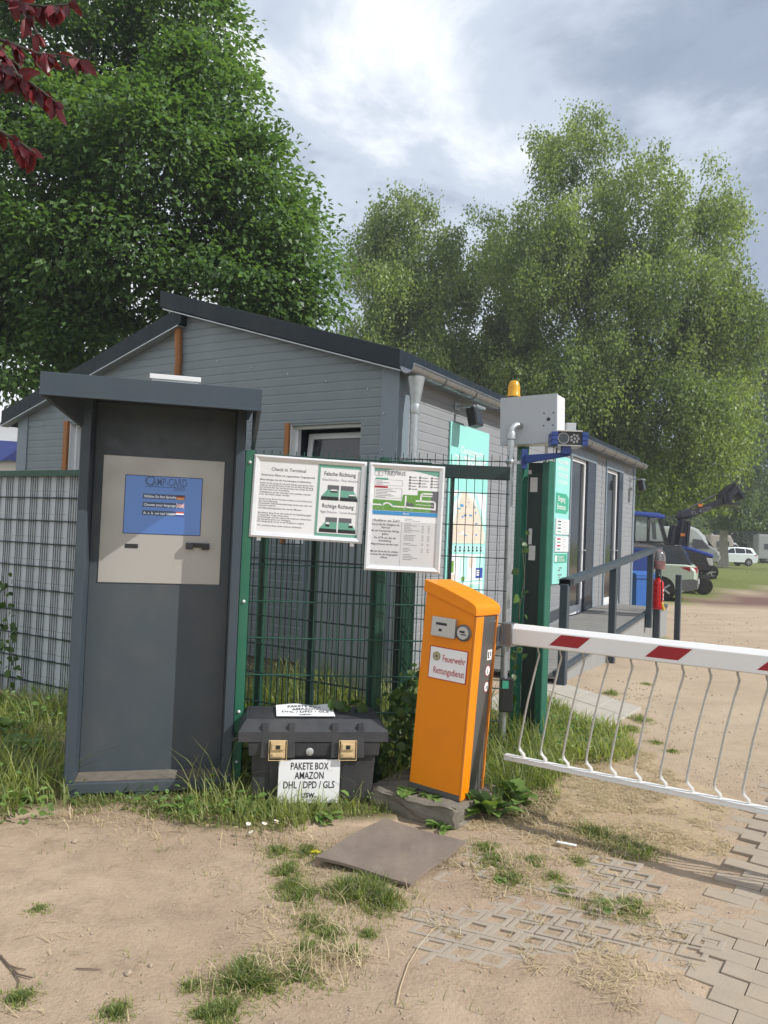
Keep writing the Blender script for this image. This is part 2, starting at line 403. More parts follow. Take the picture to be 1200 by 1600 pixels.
# kiosk screen
mt, t, b = nodes_of('screen_blue')
b.inputs['Base Color'].default_value = (0.03, 0.075, 0.22, 1); b.inputs['Roughness'].default_value = 0.05; b.inputs['Specular IOR Level'].default_value = 0.7
b.inputs['Emission Color'].default_value = (0.09, 0.22, 0.55, 1); b.inputs['Emission Strength'].default_value = 0.28
for nm, c, e in (('screen_white', (0.7, 0.75, 0.8), 0.22), ('screen_title', (0.05, 0.09, 0.2), 0.1), ('screen_bar', (0.045, 0.07, 0.13), 0.1), ('screen_red', (0.5, 0.07, 0.05), 0.15),
                 ('screen_gold', (0.6, 0.3, 0.07), 0.15), ('screen_black', (0.02, 0.02, 0.03), 0.02), ('screen_navy', (0.03, 0.06, 0.3), 0.12)):
    mt, t, b = nodes_of(nm); b.inputs['Base Color'].default_value = (*c, 1); b.inputs['Roughness'].default_value = 0.2
    b.inputs['Emission Color'].default_value = (*c, 1); b.inputs['Emission Strength'].default_value = e

# ---------------------------------------------------------------- ground
# height: trodden earth with low swells, slightly raised where grass grows
def PX(*pts): return [tuple(G(x, y).xy) for x, y in pts]
GRASS_L = PX((-500, 1330), (-60, 1345), (30, 1288), (75, 1272), (150, 1262), (250, 1290), (330, 1298), (430, 1312), (500, 1300), (560, 1270), (600, 1262)) + [(0.15, 4.65), (0.1, 5.2), (0.6, 5.5), (1.2, 5.5), (1.25, 6.4), (0.9, 7.6), (0.1, 8.5), (-9, 13), (-14, 12), (-9, 5)]
GRASS_R = PX((700, 1262), (800, 1290), (850, 1240), (930, 1190), (965, 1150), (935, 1142), (860, 1098)) + [(1.3, 7.2), (0.7, 6.6), (0.4, 5.0)]
LAWN = PX((1040, 946), (1075, 940), (1120, 925), (1160, 921), (1330, 915)) + [(400, 60), (400, 420), (5, 420), (5.6, 26)]
GRAVEL = PX((1108, 938), (1150, 922), (1330, 918), (1400, 962), (1120, 950))
STRAW = PX((800, 1190), (960, 1160), (1120, 1250), (1120, 1330), (900, 1340), (820, 1300), (700, 1290), (740, 1250))
def axis(lo, hi, a, b, step, grow=1.16):
    c = list(np.arange(a, b, step)); s = step
    while c[-1] < hi: s *= grow; c.append(c[-1] + s)
    s = step; f = []
    q = c[0]
    while q > lo: s *= grow; q -= s; f.append(q)
    return np.array(f[::-1] + c)
def soft(poly, X, Y, seed, amp=0.18):
    wx = X + amp * vnoise(X, Y, 0.45, seed) + 0.5 * amp * vnoise(X, Y, 0.14, seed + 1); wy = Y + amp * vnoise(X, Y, 0.45, seed + 2) + 0.5 * amp * vnoise(X, Y, 0.14, seed + 3)
    return inside(poly, wx, wy).astype(float)
def ground_h(X, Y):
    near = np.clip(1 - (np.hypot(X, Y - 4) - 9) / 8, 0, 1)
    h = 0.014 * vnoise(X, Y, 0.9, 11) + 0.0095 * vnoise(X, Y, 0.31, 12) + 0.003 * vnoise(X, Y, 0.13, 13) + 0.0035 * np.maximum(0, vnoise(X, Y, 0.07, 14) - 0.35)
    h = h + 0.025 * (soft(GRASS_L, X, Y, 31) + soft(GRASS_R, X, Y, 41))
    return h * near
XA, YA = axis(-420, 420, -2.6, 3.4, 0.028), axis(-60, 460, 2.2, 7.2, 0.028)
XX, YY = np.meshgrid(XA, YA); X1, Y1 = XX.ravel(), YY.ravel()
Z1 = ground_h(X1, Y1)
nx, ny = len(XA), len(YA)
ii, jj = np.meshgrid(np.arange(nx - 1), np.arange(ny - 1)); q = (jj * nx + ii).ravel()
FQ = np.stack([q, q + 1, q + 1 + nx, q + nx], 1)
mt, t, b = nodes_of('earth')
c0 = t.nodes.new('ShaderNodeTexCoord').outputs['Object']
def attr(nm):
    a = t.nodes.new('ShaderNodeAttribute'); a.attribute_name = nm; return a.outputs['Fac']
n1, n2, n3 = tnoise(t, 1.1, 8, 0.65, vec=c0), tnoise(t, 5.5, 9, 0.72, vec=c0), tnoise(t, 60, 5, 0.7, vec=c0)
dirt = mix_rgb(t, tramp(t, n1, [(0.35, 0.0), (0.65, 1.0)]), (0.305, 0.22, 0.149), (0.44, 0.334, 0.235))
dirt = mix_rgb(t, tramp(t, n2, [(0.45, 0.0), (0.72, 0.75)]), dirt, (0.21, 0.15, 0.103))
dirt = mix_rgb(t, tramp(t, n3, [(0.35, 0.0), (0.75, 0.45)]), dirt, (0.47, 0.38, 0.29))
vor = t.nodes.new('ShaderNodeTexVoronoi'); vor.inputs['Scale'].default_value = 65; t.links.new(c0, vor.inputs[0])
peb = tramp(t, vor.outputs['Distance'], [(0.12, 1.0), (0.24, 0.0)])
sel = tramp(t, tnoise(t, 9, 3, vec=c0), [(0.55, 0.0), (0.68, 0.75)])
pm_ = t.nodes.new('ShaderNodeMath'); pm_.operation = 'MULTIPLY'; t.links.new(peb, pm_.inputs[0]); t.links.new(sel, pm_.inputs[1])
dirt = mix_rgb(t, pm_.outputs[0], dirt, (0.42, 0.34, 0.26))
sandy = mix_rgb(t, tnoise(t, 1.4, 8, 0.7, vec=c0, stretch=(0.6, 1.2, 1)), (0.29, 0.215, 0.15), (0.54, 0.44, 0.325))
cfar = mix_rgb(t, attr('far'), dirt, sandy)
strawc = mix_rgb(t, tramp(t, tnoise(t, 26, 5, 0.7, vec=c0), [(0.4, 0.0), (0.62, 0.75)]), cfar, (0.46, 0.36, 0.2))
cfar = mix_rgb(t, attr('straw'), cfar, strawc)
lawnc = mix_rgb(t, tnoise(t, 2.2, 8, 0.7, vec=c0), (0.1, 0.135, 0.035), (0.2, 0.215, 0.07))
c1 = mix_rgb(t, attr('lawn'), cfar, lawnc)
c1 = mix_rgb(t, attr('gravel'), c1, mix_rgb(t, tnoise(t, 6, 8, 0.8, vec=c0), (0.1, 0.06, 0.05), (0.24, 0.15, 0.125)))
soil = mix_rgb(t, tnoise(t, 14, 5, 0.7, vec=c0), (0.07, 0.075, 0.03), (0.2, 0.16, 0.085))
c1 = mix_rgb(t, attr('soil'), c1, soil)
t.links.new(c1, b.inputs['Base Color']); b.inputs['Roughness'].default_value = 0.95; b.inputs['Specular IOR Level'].default_value = 0.15
hs = t.nodes.new('ShaderNodeMath'); hs.operation = 'MULTIPLY_ADD'; t.links.new(pm_.outputs[0], hs.inputs[0]); hs.inputs[1].default_value = 0.5; t.links.new(n3, hs.inputs[2])
tbump(t, b, hs.outputs[0], 0.75, 0.013)
go = np_mesh('ground', np.stack([X1, Y1, Z1], 1), FQ, 'earth', smooth=True); go['kind'] = 'structure'
def set_attr(nm, val):
    a = go.data.attributes.new(nm, 'FLOAT', 'POINT'); a.data.foreach_set('value', val.astype(np.float32))
set_attr('soil', np.clip(soft(GRASS_L, X1, Y1, 31) + soft(GRASS_R, X1, Y1, 41), 0, 1) * 0.85)
lw = inside(LAWN, X1 + 0.5 * vnoise(X1, Y1, 1.3, 5), Y1 + 0.9 * vnoise(X1, Y1, 1.6, 6)).astype(float)
back = ((Y1 > 13) & (X1 < 5)) | (Y1 < -12) | (X1 < -14)
set_attr('lawn', np.clip(lw + back, 0, 1))
set_attr('gravel', inside(GRAVEL, X1 + 0.4 * vnoise(X1, Y1, 0.8, 7), Y1 + 0.6 * vnoise(X1, Y1, 0.8, 8)).astype(float))
set_attr('far', np.clip((X1 * 0.6 + Y1 * 0.8 - 5.0) / 2.5, 0, 1))
set_attr('straw', 0.9 * soft(STRAW, X1, Y1, 51, 0.25))
def GZ(x, y): return float(ground_h(np.array([x]), np.array([y]))[0])

# brick paving (running bond, rows parallel to the barrier arm), sinking under the earth at its edge
E1, E2 = Vector((0.815, -0.579, 0)), Vector((0.579, 0.815, 0))
rg = random.Random(4)
mb = MB()
EDGE = [tuple(G(x, y).xy) for x, y in ((1200, 1250), (1125, 1335), (1065, 1430), (1030, 1530), (1000, 1620))]
def edge_x(y):
    pts = sorted((p[1], p[0]) for p in EDGE)
    if y <= pts[0][0]: return pts[0][1]
    for (a, xa), (b2, xb) in zip(pts, pts[1:]):
        if y <= b2: return xa + (xb - xa) * (y - a) / (b2 - a)
    return pts[-1][1] + (y - pts[-1][0]) * 0.55
for r in range(-2, 60):
    for k in range(-10, 26):
        o = E1 * (k * 0.205 + (r % 2) * 0.1025) + E2 * (1.9 + r * 0.105)
        cxy = o + E1 * 0.1 + E2 * 0.05
        dd = cxy.x - edge_x(cxy.y) + 0.07 * vnoise(np.array([cxy.x]), np.array([cxy.y]), 0.3, 77)[0]
        if dd < -0.1 or cxy.y < 1.6 or cxy.y > 7.5 or cxy.x > 5.0: continue
        z = 0.011 + rg.uniform(-0.002, 0.002) - 0.035 * max(0, 0.12 - dd) / 0.2
        z += 0.008 * vnoise(np.array([cxy.x]), np.array([cxy.y]), 0.42, 78)[0] - 0.03 * max(0, cxy.y - 5.2)
        a, b3, c3, d3 = o + E1 * 0.002 + E2 * 0.002, o + E1 * 0.203 + E2 * 0.002, o + E1 * 0.203 + E2 * 0.103, o + E1 * 0.002 + E2 * 0.103
        tl = rg.uniform(-0.002, 0.002)
        mb.add([(a.x, a.y, z - 0.06), (b3.x, b3.y, z - 0.06), (c3.x, c3.y, z - 0.06), (d3.x, d3.y, z - 0.06), (a.x, a.y, z + tl), (b3.x, b3.y, z - tl), (c3.x, c3.y, z - tl), (d3.x, d3.y, z + tl)],
               [(4, 5, 6, 7), (0, 1, 5, 4), (1, 2, 6, 5), (2, 3, 7, 6), (3, 0, 4, 7)])
tag(mb.build('paving', 'brick_paver', bevel=0.002, seg=1), kind='structure')

# perforated concrete grass pavers, worn and half buried
mb = MB(); rg = random.Random(9)
PAVE = PX((745, 1318), (800, 1298), (900, 1300), (1000, 1370), (1030, 1400), (1120, 1440), (1100, 1500), (1080, 1560), (900, 1600), (700, 1560), (640, 1440), (700, 1370))
TOPZ = PX((730, 1330), (800, 1290), (920, 1295), (1020, 1390), (960, 1420), (760, 1370))
ex, ey = Vector((0.93, -0.37, 0)), Vector((0.37, 0.93, 0))
cell = 0.118
for r in range(-6, 34):
    for k in range(-14, 22):
        ctr = ex * (k * cell + (r % 2) * cell * 0.5) + ey * (1.4 + r * cell * 0.86)
        wx = ctr.x + 0.09 * vnoise(np.array([ctr.x]), np.array([ctr.y]), 0.33, 91)[0]; wy = ctr.y + 0.09 * vnoise(np.array([ctr.x]), np.array([ctr.y]), 0.33, 92)[0]
        if not inside(PAVE, np.array([wx]), np.array([wy]))[0]: continue
        hi = inside(TOPZ, np.array([wx]), np.array([wy]))[0]
        z = (0.017 if hi else 0.0005) + 0.013 * vnoise(np.array([ctr.x]), np.array([ctr.y]), 0.4, 93)[0] + rg.uniform(-0.0015, 0.0015)
        # one cell: a skewed ring, missing where the next stone's joint runs
        a, bq = cell * 0.5, cell * 0.285
        outer = [ctr + ex * sx * a + ey * sy * cell * 0.43 + ex * (0.012 * sy) for sx, sy in ((-1, -1), (1, -1), (1, 1), (-1, 1))]
        j = ((r // 2) % 3 == 0)
        inner = [ctr + ex * sx * bq + ey * sy * bq * 0.85 + ex * (0.008 * sy) for sx, sy in ((-1, -1), (1, -1), (1, 1), (-1, 1))]
        g_ = 0.0035 if (k % 4 == 0 or j) else 0.0
        outer = [ctr + (p - ctr) * (1 - g_ / a) for p in outer]
        vs = [(p.x, p.y, z) for p in outer] + [(p.x, p.y, z) for p in inner] + [(p.x, p.y, z - 0.05) for p in outer] + [(p.x, p.y, z - 0.05) for p in inner]
        fs = []
        for i in range(4):
            n_ = (i + 1) % 4
            fs += [(i, n_, 4 + n_, 4 + i), (8 + i, 8 + n_, n_, i), (4 + i, 4 + n_, 12 + n_, 12 + i)]
        mb.add(vs, fs)
tag(mb.build('grass_pavers', 'grass_paver', bevel=0.005, seg=2), kind='structure')

# pale slab footpath beyond the barrier
mb = MB(); P0, P1, P3 = G(852, 1062), G(1003, 1109), G(770, 1090)
u, v = (P1 - P0), (P3 - P0)
for i in range(4):
    for j in range(4):
        a = P0 + u * (i / 4) + v * (j / 4 * 1.5); e, f = u / 4 * 0.985, v / 4 * 1.5 * 0.985
        z = 0.022 + rg.uniform(-0.003, 0.003)
        mb.add([(*(a).xy, -0.05), (*(a + e).xy, -0.05), (*(a + e + f).xy, -0.05), (*(a + f).xy, -0.05), (*(a).xy, z), (*(a + e).xy, z), (*(a + e + f).xy, z), (*(a + f).xy, z)],
               [(4, 5, 6, 7), (0, 1, 5, 4), (1, 2, 6, 5), (2, 3, 7, 6), (3, 0, 4, 7)])
tag(mb.build('footpath', 'slab_pale', bevel=0.004, seg=1), kind='structure')
# ---------------------------------------------------------------- reception building
B0 = Vector((0.095, 7.307, 0)); BD = Vector((math.sin(R_(31)), math.cos(R_(31)), 0)); BG = Vector((-BD.y, BD.x, 0))
bld = thing('reception_building', 'long grey panel-clad cabin with dark pitched roof behind the fence', 'building', B0, math.atan2(BD.y, BD.x))
BL, BW, EAVE, APX = 9.62, 5.9, 3.2, 4.08
def bp(px, py, side):   # pixel -> building coordinates on the long side (y = 0) or the gable (x = 0)
    return loc(bld, HIT(px, py, B0, (BD.y, -BD.x, 0) if side else BD))
def clad(mb, L, top, openings, step, fn):
    """horizontal ribbed panels: strips with a narrow recessed groove between them, cut round the openings; fn(a, z, depth) -> point"""
    z = 0.25; zs = [z]
    cuts = sorted({o[2] for o in openings} | {o[3] for o in openings})
    top_max = max(top(a) for a in (0, L / 2, L))
    k = 0
    lines = []
    while z < top_max:
        z2 = z + step
        segs = [z] + [c for c in cuts if z + 0.004 < c < z2 - 0.024] + [z2]
        for a_, b_ in zip(segs, segs[1:]):
            lines.append((a_, b_ - (0.02 if b_ == z2 else 0), 0.0, 0.0))
        lines.append((z2 - 0.02, z2 - 0.006, 0.0, 0.0045)); lines.append((z2 - 0.006, z2, 0.0045, 0.0045))
        z = z2
    for a_, b_, dep, dep2 in lines:
        # horizontal extent under the roof line
        def ext(zz):
            if zz <= top(0) and zz <= top(L): return 0.0, L
            lo = next((q for q in np.linspace(0, L, 600) if top(q) >= zz), None)
            if lo is None: return None
            hi = next(q for q in np.linspace(L, 0, 600) if top(q) >= zz)
            return lo, hi
        e0, e1 = ext(a_), ext(b_)
        if e0 is None: continue
        if e1 is None: e1 = ((e0[0] + e0[1]) / 2,) * 2
        spans = [(e0[0], e0[1], e1[0], e1[1])]
        zm = (a_ + b_) / 2
        for (x0, x1, z0, z1) in openings:
            if z0 <= zm <= z1:
                ns = []
                for s0, s1, t0, t1 in spans:
                    if x1 <= s0 or x0 >= s1: ns.append((s0, s1, t0, t1)); continue
                    if x0 > s0: ns.append((s0, x0, t0, x0))
                    if x1 < s1: ns.append((x1, s1, x1, t1))
                spans = ns
        for s0, s1, t0, t1 in spans:
            mb.quad(fn(s0, a_, dep), fn(s1, a_, dep), fn(t1, b_, dep2), fn(t0, b_, dep2))
            if dep > 0:
                mb.quad(fn(t0, b_, dep), fn(t1, b_, dep), fn(t1, b_, 0), fn(t0, b_, 0))
gable_top = lambda a: EAVE + (APX - EAVE) * (1 - abs(a - 2.95) / 2.95)
win1, win2 = bp(453, 662, 0), bp(565, 657, 0)
GO = [(win2.y, win1.y, 1.45, win1.z), (3.95, 4.85, 1.3, 2.85)]
SO = [(5.42, 6.74, 0.42, 2.92), (7.48, 8.6, 0.45, 2.92)]
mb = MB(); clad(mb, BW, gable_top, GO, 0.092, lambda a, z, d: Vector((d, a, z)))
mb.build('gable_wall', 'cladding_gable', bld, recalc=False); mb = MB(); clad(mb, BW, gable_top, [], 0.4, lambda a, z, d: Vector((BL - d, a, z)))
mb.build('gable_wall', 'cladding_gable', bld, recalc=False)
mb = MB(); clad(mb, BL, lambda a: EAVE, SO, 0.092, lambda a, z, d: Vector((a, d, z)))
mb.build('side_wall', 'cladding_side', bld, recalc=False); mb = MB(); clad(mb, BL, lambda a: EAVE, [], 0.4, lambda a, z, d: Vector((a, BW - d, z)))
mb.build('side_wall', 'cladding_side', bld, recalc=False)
for x in (2.62, 5.2, 7.2): mb = MB(); mb.bx(x, x + 0.012, -0.0035, -0.0005, 0.25, 3.19); mb.build('joint_strip', 'corner_trim', bld)
mb = MB(); mb.bx(0.03, BL - 0.03, 0.03, BW - 0.03, 0.0, 0.27); mb.build('plinth', 'concrete', bld)
mb = MB(); mb.bx(-0.012, 0.03, -0.012, 0.19, 0.2, 3.3); mb.bx(0.03, 0.2, -0.012, -0.002, 0.2, 3.14); mb.build('corner_trim', 'corner_trim', bld, bevel=0.003, seg=1)
mb = MB(); mb.bx(-0.012, 0.0, BW - 0.2, BW + 0.01, 0.2, 3.1); mb.build('corner_trim', 'corner_trim', bld)
mb = MB(); mb.bx(BL - 0.12, BL + 0.012, -0.012, -0.002, 0.2, 3.14); mb.build('corner_trim', 'corner_trim', bld)
# roof: two slabs, the right one lapping over the ridge
def slab(y0, z0, y1, z1, th, x0, x1, mi=0):
    M = MB(); M.prism([(y0, z0), (y1, z1), (y1, z1 - th), (y0, z0 - th)], lambda a, b, d: Vector((d, a, b)), x0, x1); return M
rf = slab(-0.08, 3.325, 3.16, 4.295, 0.185, -0.14, BL + 0.08).build('roof', 'roof_trim', bld, bevel=0.004, seg=1)
slab(6.16, 3.05, 2.85, 4.09, 0.2, -0.1, BL + 0.08).build('roof', 'roof_trim', bld, bevel=0.004, seg=1)
mb = MB()
for y0, z0, y1, z1 in ((-0.08, 3.135, 3.13, 4.09), (6.14, 2.846, 2.87, 3.875)):
    mb.prism([(y0, z0), (y1, z1), (y1, z1 - 0.012), (y0, z0 - 0.012)], lambda a, b, d: Vector((d, a, b)), -0.12, -0.004)
mb.build_each('verge_flashing', 'galvanised', bld)
mb = MB()
for k in range(5): mb.lathe([(0.012, 0), (0.008, 0.008)], Matrix.Translation((-0.001, 0.35 + 0.5 * k, 3.0 + 0.11 * k)) @ Matrix.Rotation(R_(-90), 4, 'Y'), 8)
for k in range(4): mb.lathe([(0.012, 0), (0.008, 0.008)], Matrix.Translation((-0.001, 5.4 - 0.5 * k, 2.85 + 0.17 * k)) @ Matrix.Rotation(R_(-90), 4, 'Y'), 8)
for zz in (2.75, 2.4, 2.0): mb.lathe([(0.012, 0), (0.008, 0.008)], Matrix.Translation((-0.013, 0.15, zz)) @ Matrix.Rotation(R_(-90), 4, 'Y'), 8)
mb.build_each('screw_head', 'galvanised', bld)
# rough timber laths
mb = MB(); mb.tube([(-0.03, 2.93, 2.2), (-0.032, 2.94, 3.1), (-0.03, 2.925, 3.5), (-0.034, 2.95, 3.85), (-0.03, 2.96, 4.02)], [0.042, 0.044, 0.04, 0.045, 0.04], 7)
mb.build('timber_lath', 'timber', bld, smooth=True)
mb = MB(); mb.bx(-0.03, 0.02, 4.85, 4.93, 1.2, 2.87); mb.build('timber_lath', 'timber', bld, bevel=0.006)
mb = MB(); mb.bx(-0.025, 0.02, win1.y - 0.005, win1.y + 0.05, 1.45, win1.z + 0.005); mb.build('timber_lath', 'timber', bld, bevel=0.006)
# gable windows
def gable_window(y0, y1, z0, z1, tilt):
    f = MB(); d0, d1 = 0.08, 0.14; fw = 0.05
    f.bx(d0, d1, y0, y1, z0, z0 + fw); f.bx(d0, d1, y0, y1, z1 - fw, z1); f.bx(d0, d1, y0, y0 + fw, z0 + fw, z1 - fw); f.bx(d0, d1, y1 - fw, y1, z0 + fw, z1 - fw)
    f.bx(0.008, d0, y0 - 0.002, y0 + 0.012, z0, z1, 1); f.bx(0.008, d0, y1 - 0.012, y1 + 0.002, z0, z1, 0); f.bx(0.008, d0, y0 + 0.012, y1 - 0.012, z1 - 0.02, z1 + 0.002, 1)
    wf = f.build('window', ['white_frame', 'corner_trim'], bld, bevel=0.003, seg=1)
    s = MB(); a, b_ = y0 + fw + 0.01, y1 - fw - 0.01; c, e = z0 + fw + 0.01, z1 - fw - 0.02
    M = Matrix.Translation((0.15, 0, c)) @ Matrix.Rotation(R_(tilt), 4, 'Y') @ Matrix.Translation((0, 0, -c))
    s.bx(0, 0.05, a, b_, c, c + 0.06, 0, M); s.bx(0, 0.05, a, b_, e - 0.06, e, 0, M); s.bx(0, 0.05, a, a + 0.06, c + 0.06, e - 0.06, 0, M); s.bx(0, 0.05, b_ - 0.06, b_, c + 0.06, e - 0.06, 0, M)
    s.build('sash', 'white_frame', wf, bevel=0.003, seg=1)
    g = MB(); g.bx(0.02, 0.03, a + 0.06, b_ - 0.06, c + 0.06, e - 0.06, 0, M); g.build('pane', 'glass_dark', wf)
    r = MB(); r.bx(0.16, 0.5, y0, y1, z0, z0 + 0.02); r.bx(0.5, 0.52, y0, y1, z0, z1); r.bx(0.16, 0.5, y0 - .02, y0, z0, z1); r.bx(0.16, 0.5, y1, y1 + .02, z0, z1); r.bx(0.16, 0.5, y0, y1, z1 - 0.02, z1)
    r.build('reveal', 'navy_panel', wf)
gable_window(*GO[0], 5.5); gable_window(*GO[1], 0)
# doors of the long side
def glazed_door(x0, x1, z0, z1, split):
    f = MB(); fw = 0.06
    f.bx(x0, x1, 0.03, 0.1, z1 - fw, z1); f.bx(x0, x0 + fw, 0.03, 0.1, z0, z1 - fw); f.bx(split - fw, split, 0.03, 0.1, z0, z1 - fw); f.bx(x0 + fw, split - fw, 0.03, 0.1, z0, z0 + 0.14)
    d = f.build('door', 'white_frame', bld, bevel=0.004, seg=1)
    t_ = MB(); t_.bx(x0 - 0.06, x0, -0.02, 0.03, z0, z1 + 0.16); t_.bx(x1, x1 + 0.06, -0.02, 0.03, z0, z1 + 0.16); t_.bx(x0, x1, -0.02, 0.03, z1, z1 + 0.16)
    t_.build('door_trim', 'corner_trim', d, bevel=0.003, seg=1)
    g = MB(); g.bx(x0 + fw, split - fw, 0.055, 0.07, z0 + 0.14, z1 - fw); g.build('pane', 'glass_dark', d)
    p = MB(); p.bx(split, x1, -0.012, 0.09, z0, z1); p.build('side_panel', 'navy_panel', d)
    h = MB(); h.tube([(split - 0.035, 0.03, 1.45), (split - 0.035, -0.02, 1.45), (split - 0.12, -0.03, 1.45)], 0.01, 8); h.build('handle', 'aluminium', d)
glazed_door(*SO[0], 6.3); glazed_door(*SO[1], 8.36)
# gutter with brackets and the near downpipe
mb = MB(); prof = [(-0.155 + 0.075 * math.cos(a) , 3.17 + 0.075 * math.sin(a)) for a in np.linspace(math.pi, 2 * math.pi, 11)]
inn = [(-0.155 + 0.069 * math.cos(a), 3.17 + 0.069 * math.sin(a)) for a in np.linspace(2 * math.pi, math.pi, 11)]
mb.prism(prof + inn, lambda a, b, d: Vector((d, a, b)), -0.13, BL + 0.1)
mb.tube([(-0.13, -0.23, 3.175), (BL + 0.1, -0.23, 3.175)], 0.011, 8); gt = mb.build('gutter', 'zinc_gutter', bld, smooth=True)
mb = MB()
for k in range(13):
    x = 0.55 + 0.74 * k; mb.prism([(-0.155 + r * math.cos(a), 3.17 + r * math.sin(a)) for r, s in ((0.081, 1), (0.0755, -1)) for a in np.linspace(math.pi, 2 * math.pi, 9)[::s]], lambda a, b, d: Vector((d, a, b)), x, x + 0.025)
mb.build_each('gutter_bracket', 'map_grey', gt)
dp = bp(641, 640, 1)
mb = MB(); M = Matrix.Translation((0.06, -0.15, 0.04))
mb.lathe([(0.046, 2.78), (0.05, 2.83), (0.08, 3.02), (0.084, 3.055)], M, 18); mb.lathe([(0.046, 2.70), (0.05, 2.72), (0.05, 2.78), (0.046, 2.80)], M, 18); mb.lathe([(0.042, 0.1), (0.042, 2.72)], M, 18)
mb.bx(0.02, 0.1, -0.16, 0.0, 2.3, 2.33); mb.build('downpipe', 'galvanised', bld, smooth=True)
mb = MB(); mb.bx(0.0, BL, -0.08, -0.003, 3.12, 3.124); mb.build('soffit', 'corner_trim', bld)
# floodlights under the eave
def floodlight(x, z, label):
    o = thing('floodlight', label, 'lamp', bld.location + BD * x + Vector((BD.y, -BD.x, 0)) * 0.0, bld.rotation_euler.z)
    k = MB(); k.bx(-0.06, 0.06, -0.02, 0, z - 0.04, z + 0.04); k.bx(-0.02, 0.02, -0.22, -0.02, z - 0.012, z + 0.012); k.bx(0.02, 0.25, -0.24, -0.2, z - 0.005, z + 0.02); k.build('bracket', 'galvanised', o, bevel=0.003, seg=1)
    M = Matrix.Translation((0, -0.2, z - 0.03)) @ Matrix.Rotation(R_(-12), 4, 'X')
    k = MB(); k.bx(-0.09, 0.09, -0.05, 0.05, -0.2, 0, 0, M); k.build('lamp_housing', 'black_plastic', o, bevel=0.012)
    k = MB(); k.bx(-0.075, 0.075, -0.056, -0.0505, -0.185, -0.015, 0, M); k.build('lens', 'glass_dark', o)
fl = bp(713, 640, 1); floodlight(fl.x, fl.z + 0.03, 'black floodlight under the gutter just above the large turquoise map board')
fl = bp(985, 742, 1); floodlight(min(fl.x, BL - 0.35), 2.86, 'small dark floodlight at the far end of the cabin eave')

# turquoise map board on the long side
SN = Vector((BD.y, -BD.x, 0))
q0, q1 = bp(702, 660, 1), bp(762, 678, 1)
brd = thing('map_board', 'tall turquoise map board screwed to the cabin side wall behind the fence', 'sign', bld.location + BD * q0.x + SN * 0.003, bld.rotation_euler.z)
bw, zt, zb = q1.x - q0.x, 2.83, 0.85
mb = MB(); mb.bx(0, bw, -0.02, -0.001, zb, zt); mb.build('panel', 'teal_board', brd, bevel=0.002, seg=1)
r, u = Vector((1, 0, 0)), Vector((0, 0, 1)); O = Vector((0, -0.0205, 0))
mb = MB()
mb.text('Campingpark', 0.085, O + Vector((bw * 0.55, 0, 2.52)), r, u, 0, 'CENTER', 0.0, lift=0.001); mb.text('TREVIRIS', 0.15, O + Vector((bw * 0.33, 0, 2.35)), r, u, 0, 'LEFT', 0.01, maxw=bw * 0.6, lift=0.001)
for k, cx_ in enumerate((0.15, 0.24)): mb.disc(O + Vector((bw * cx_, -0.001, 2.41)), r, u, 0.08, 24, 0, 0.07)
mb.text('V', 0.1, O + Vector((bw * 0.2, 0, 2.37)), r, u, 0, 'CENTER', 0.0, lift=0.001)
for k in range(4): mb.text('*', 0.09, O + Vector((bw * (0.45 + 0.1 * k), 0, 2.24)), r, u, 0, 'LEFT', lift=0.001)
mb.build('lettering', 'ink_white', brd, recalc=False)
mb = MB(); pw, ph = 0.9 * bw, 0.62
def pr(x0, x1, z0, z1, mi, lift): mb.rect(O, r, u, x0 * bw, x1 * bw, z0, z1, mi, lift)
pr(0.05, 0.97, 1.52, 2.1, 0, 0.001)
def poly(pts, mi, lift): mb.add([O + Vector((x * bw, -lift, z)) for x, z in pts], [tuple(range(len(pts)))], mi)
poly([(0.05, 1.56), (0.33, 2.1), (0.42, 2.1), (0.8, 1.9), (0.97, 1.56), (0.97, 1.52), (0.05, 1.52)], 1, 0.002)
poly([(0.1, 1.56), (0.38, 2.03), (0.62, 1.99), (0.86, 1.58)], 2, 0.003)
poly([(0.05, 1.98), (0.27, 2.1), (0.33, 2.1), (0.05, 1.9)], 3, 0.003)
poly([(0.62, 2.1), (0.7, 2.1), (0.97, 1.72), (0.97, 1.64)], 3, 0.004)
rg = random.Random(3)
for k in range(26):
    a = rg.uniform(0.2, 0.75); z = rg.uniform(1.6, 1.98); pr(a, a + rg.uniform(0.02, 0.08), z, z + rg.uniform(0.008, 0.03), rg.choice((0, 1, 4)), 0.0045)
pr(0.03, 0.97, 1.42, 1.505, 5, 0.001)
for k in range(8):
    mb.disc(O + Vector((bw * (0.1 + 0.11 * k), -0.002, 1.475)), r, u, 0.018, 12, 6); pr(0.075 + 0.11 * k, 0.125 + 0.11 * k, 1.43, 1.452, 6, 0.002)
pr(0.05, 0.95, 1.1, 1.4, 0, 0.001)
for x0, mi in ((0.07, 0), (0.33, 3), (0.53, 0), (0.75, 7)): pr(x0, x0 + 0.19, 1.12, 1.38, mi, 0.0025)
pr(0.75, 0.94, 1.24, 1.38, 5, 0.0035); mb.disc(O + Vector((bw * 0.62, -0.004, 1.3)), r, u, 0.06, 18, 2)
pr(0.12, 0.18, 1.2, 1.33, 8, 0.0035); pr(0.1, 0.22, 1.13, 1.18, 2, 0.0035); pr(0.36, 0.4, 1.14, 1.36, 0, 0.0035); pr(0.38, 0.46, 1.1, 1.15, 8, 0.004)
for k in range(3): pr(0.77, 0.86, 1.15 + 0.025 * k, 1.165 + 0.025 * k, 0, 0.0035)
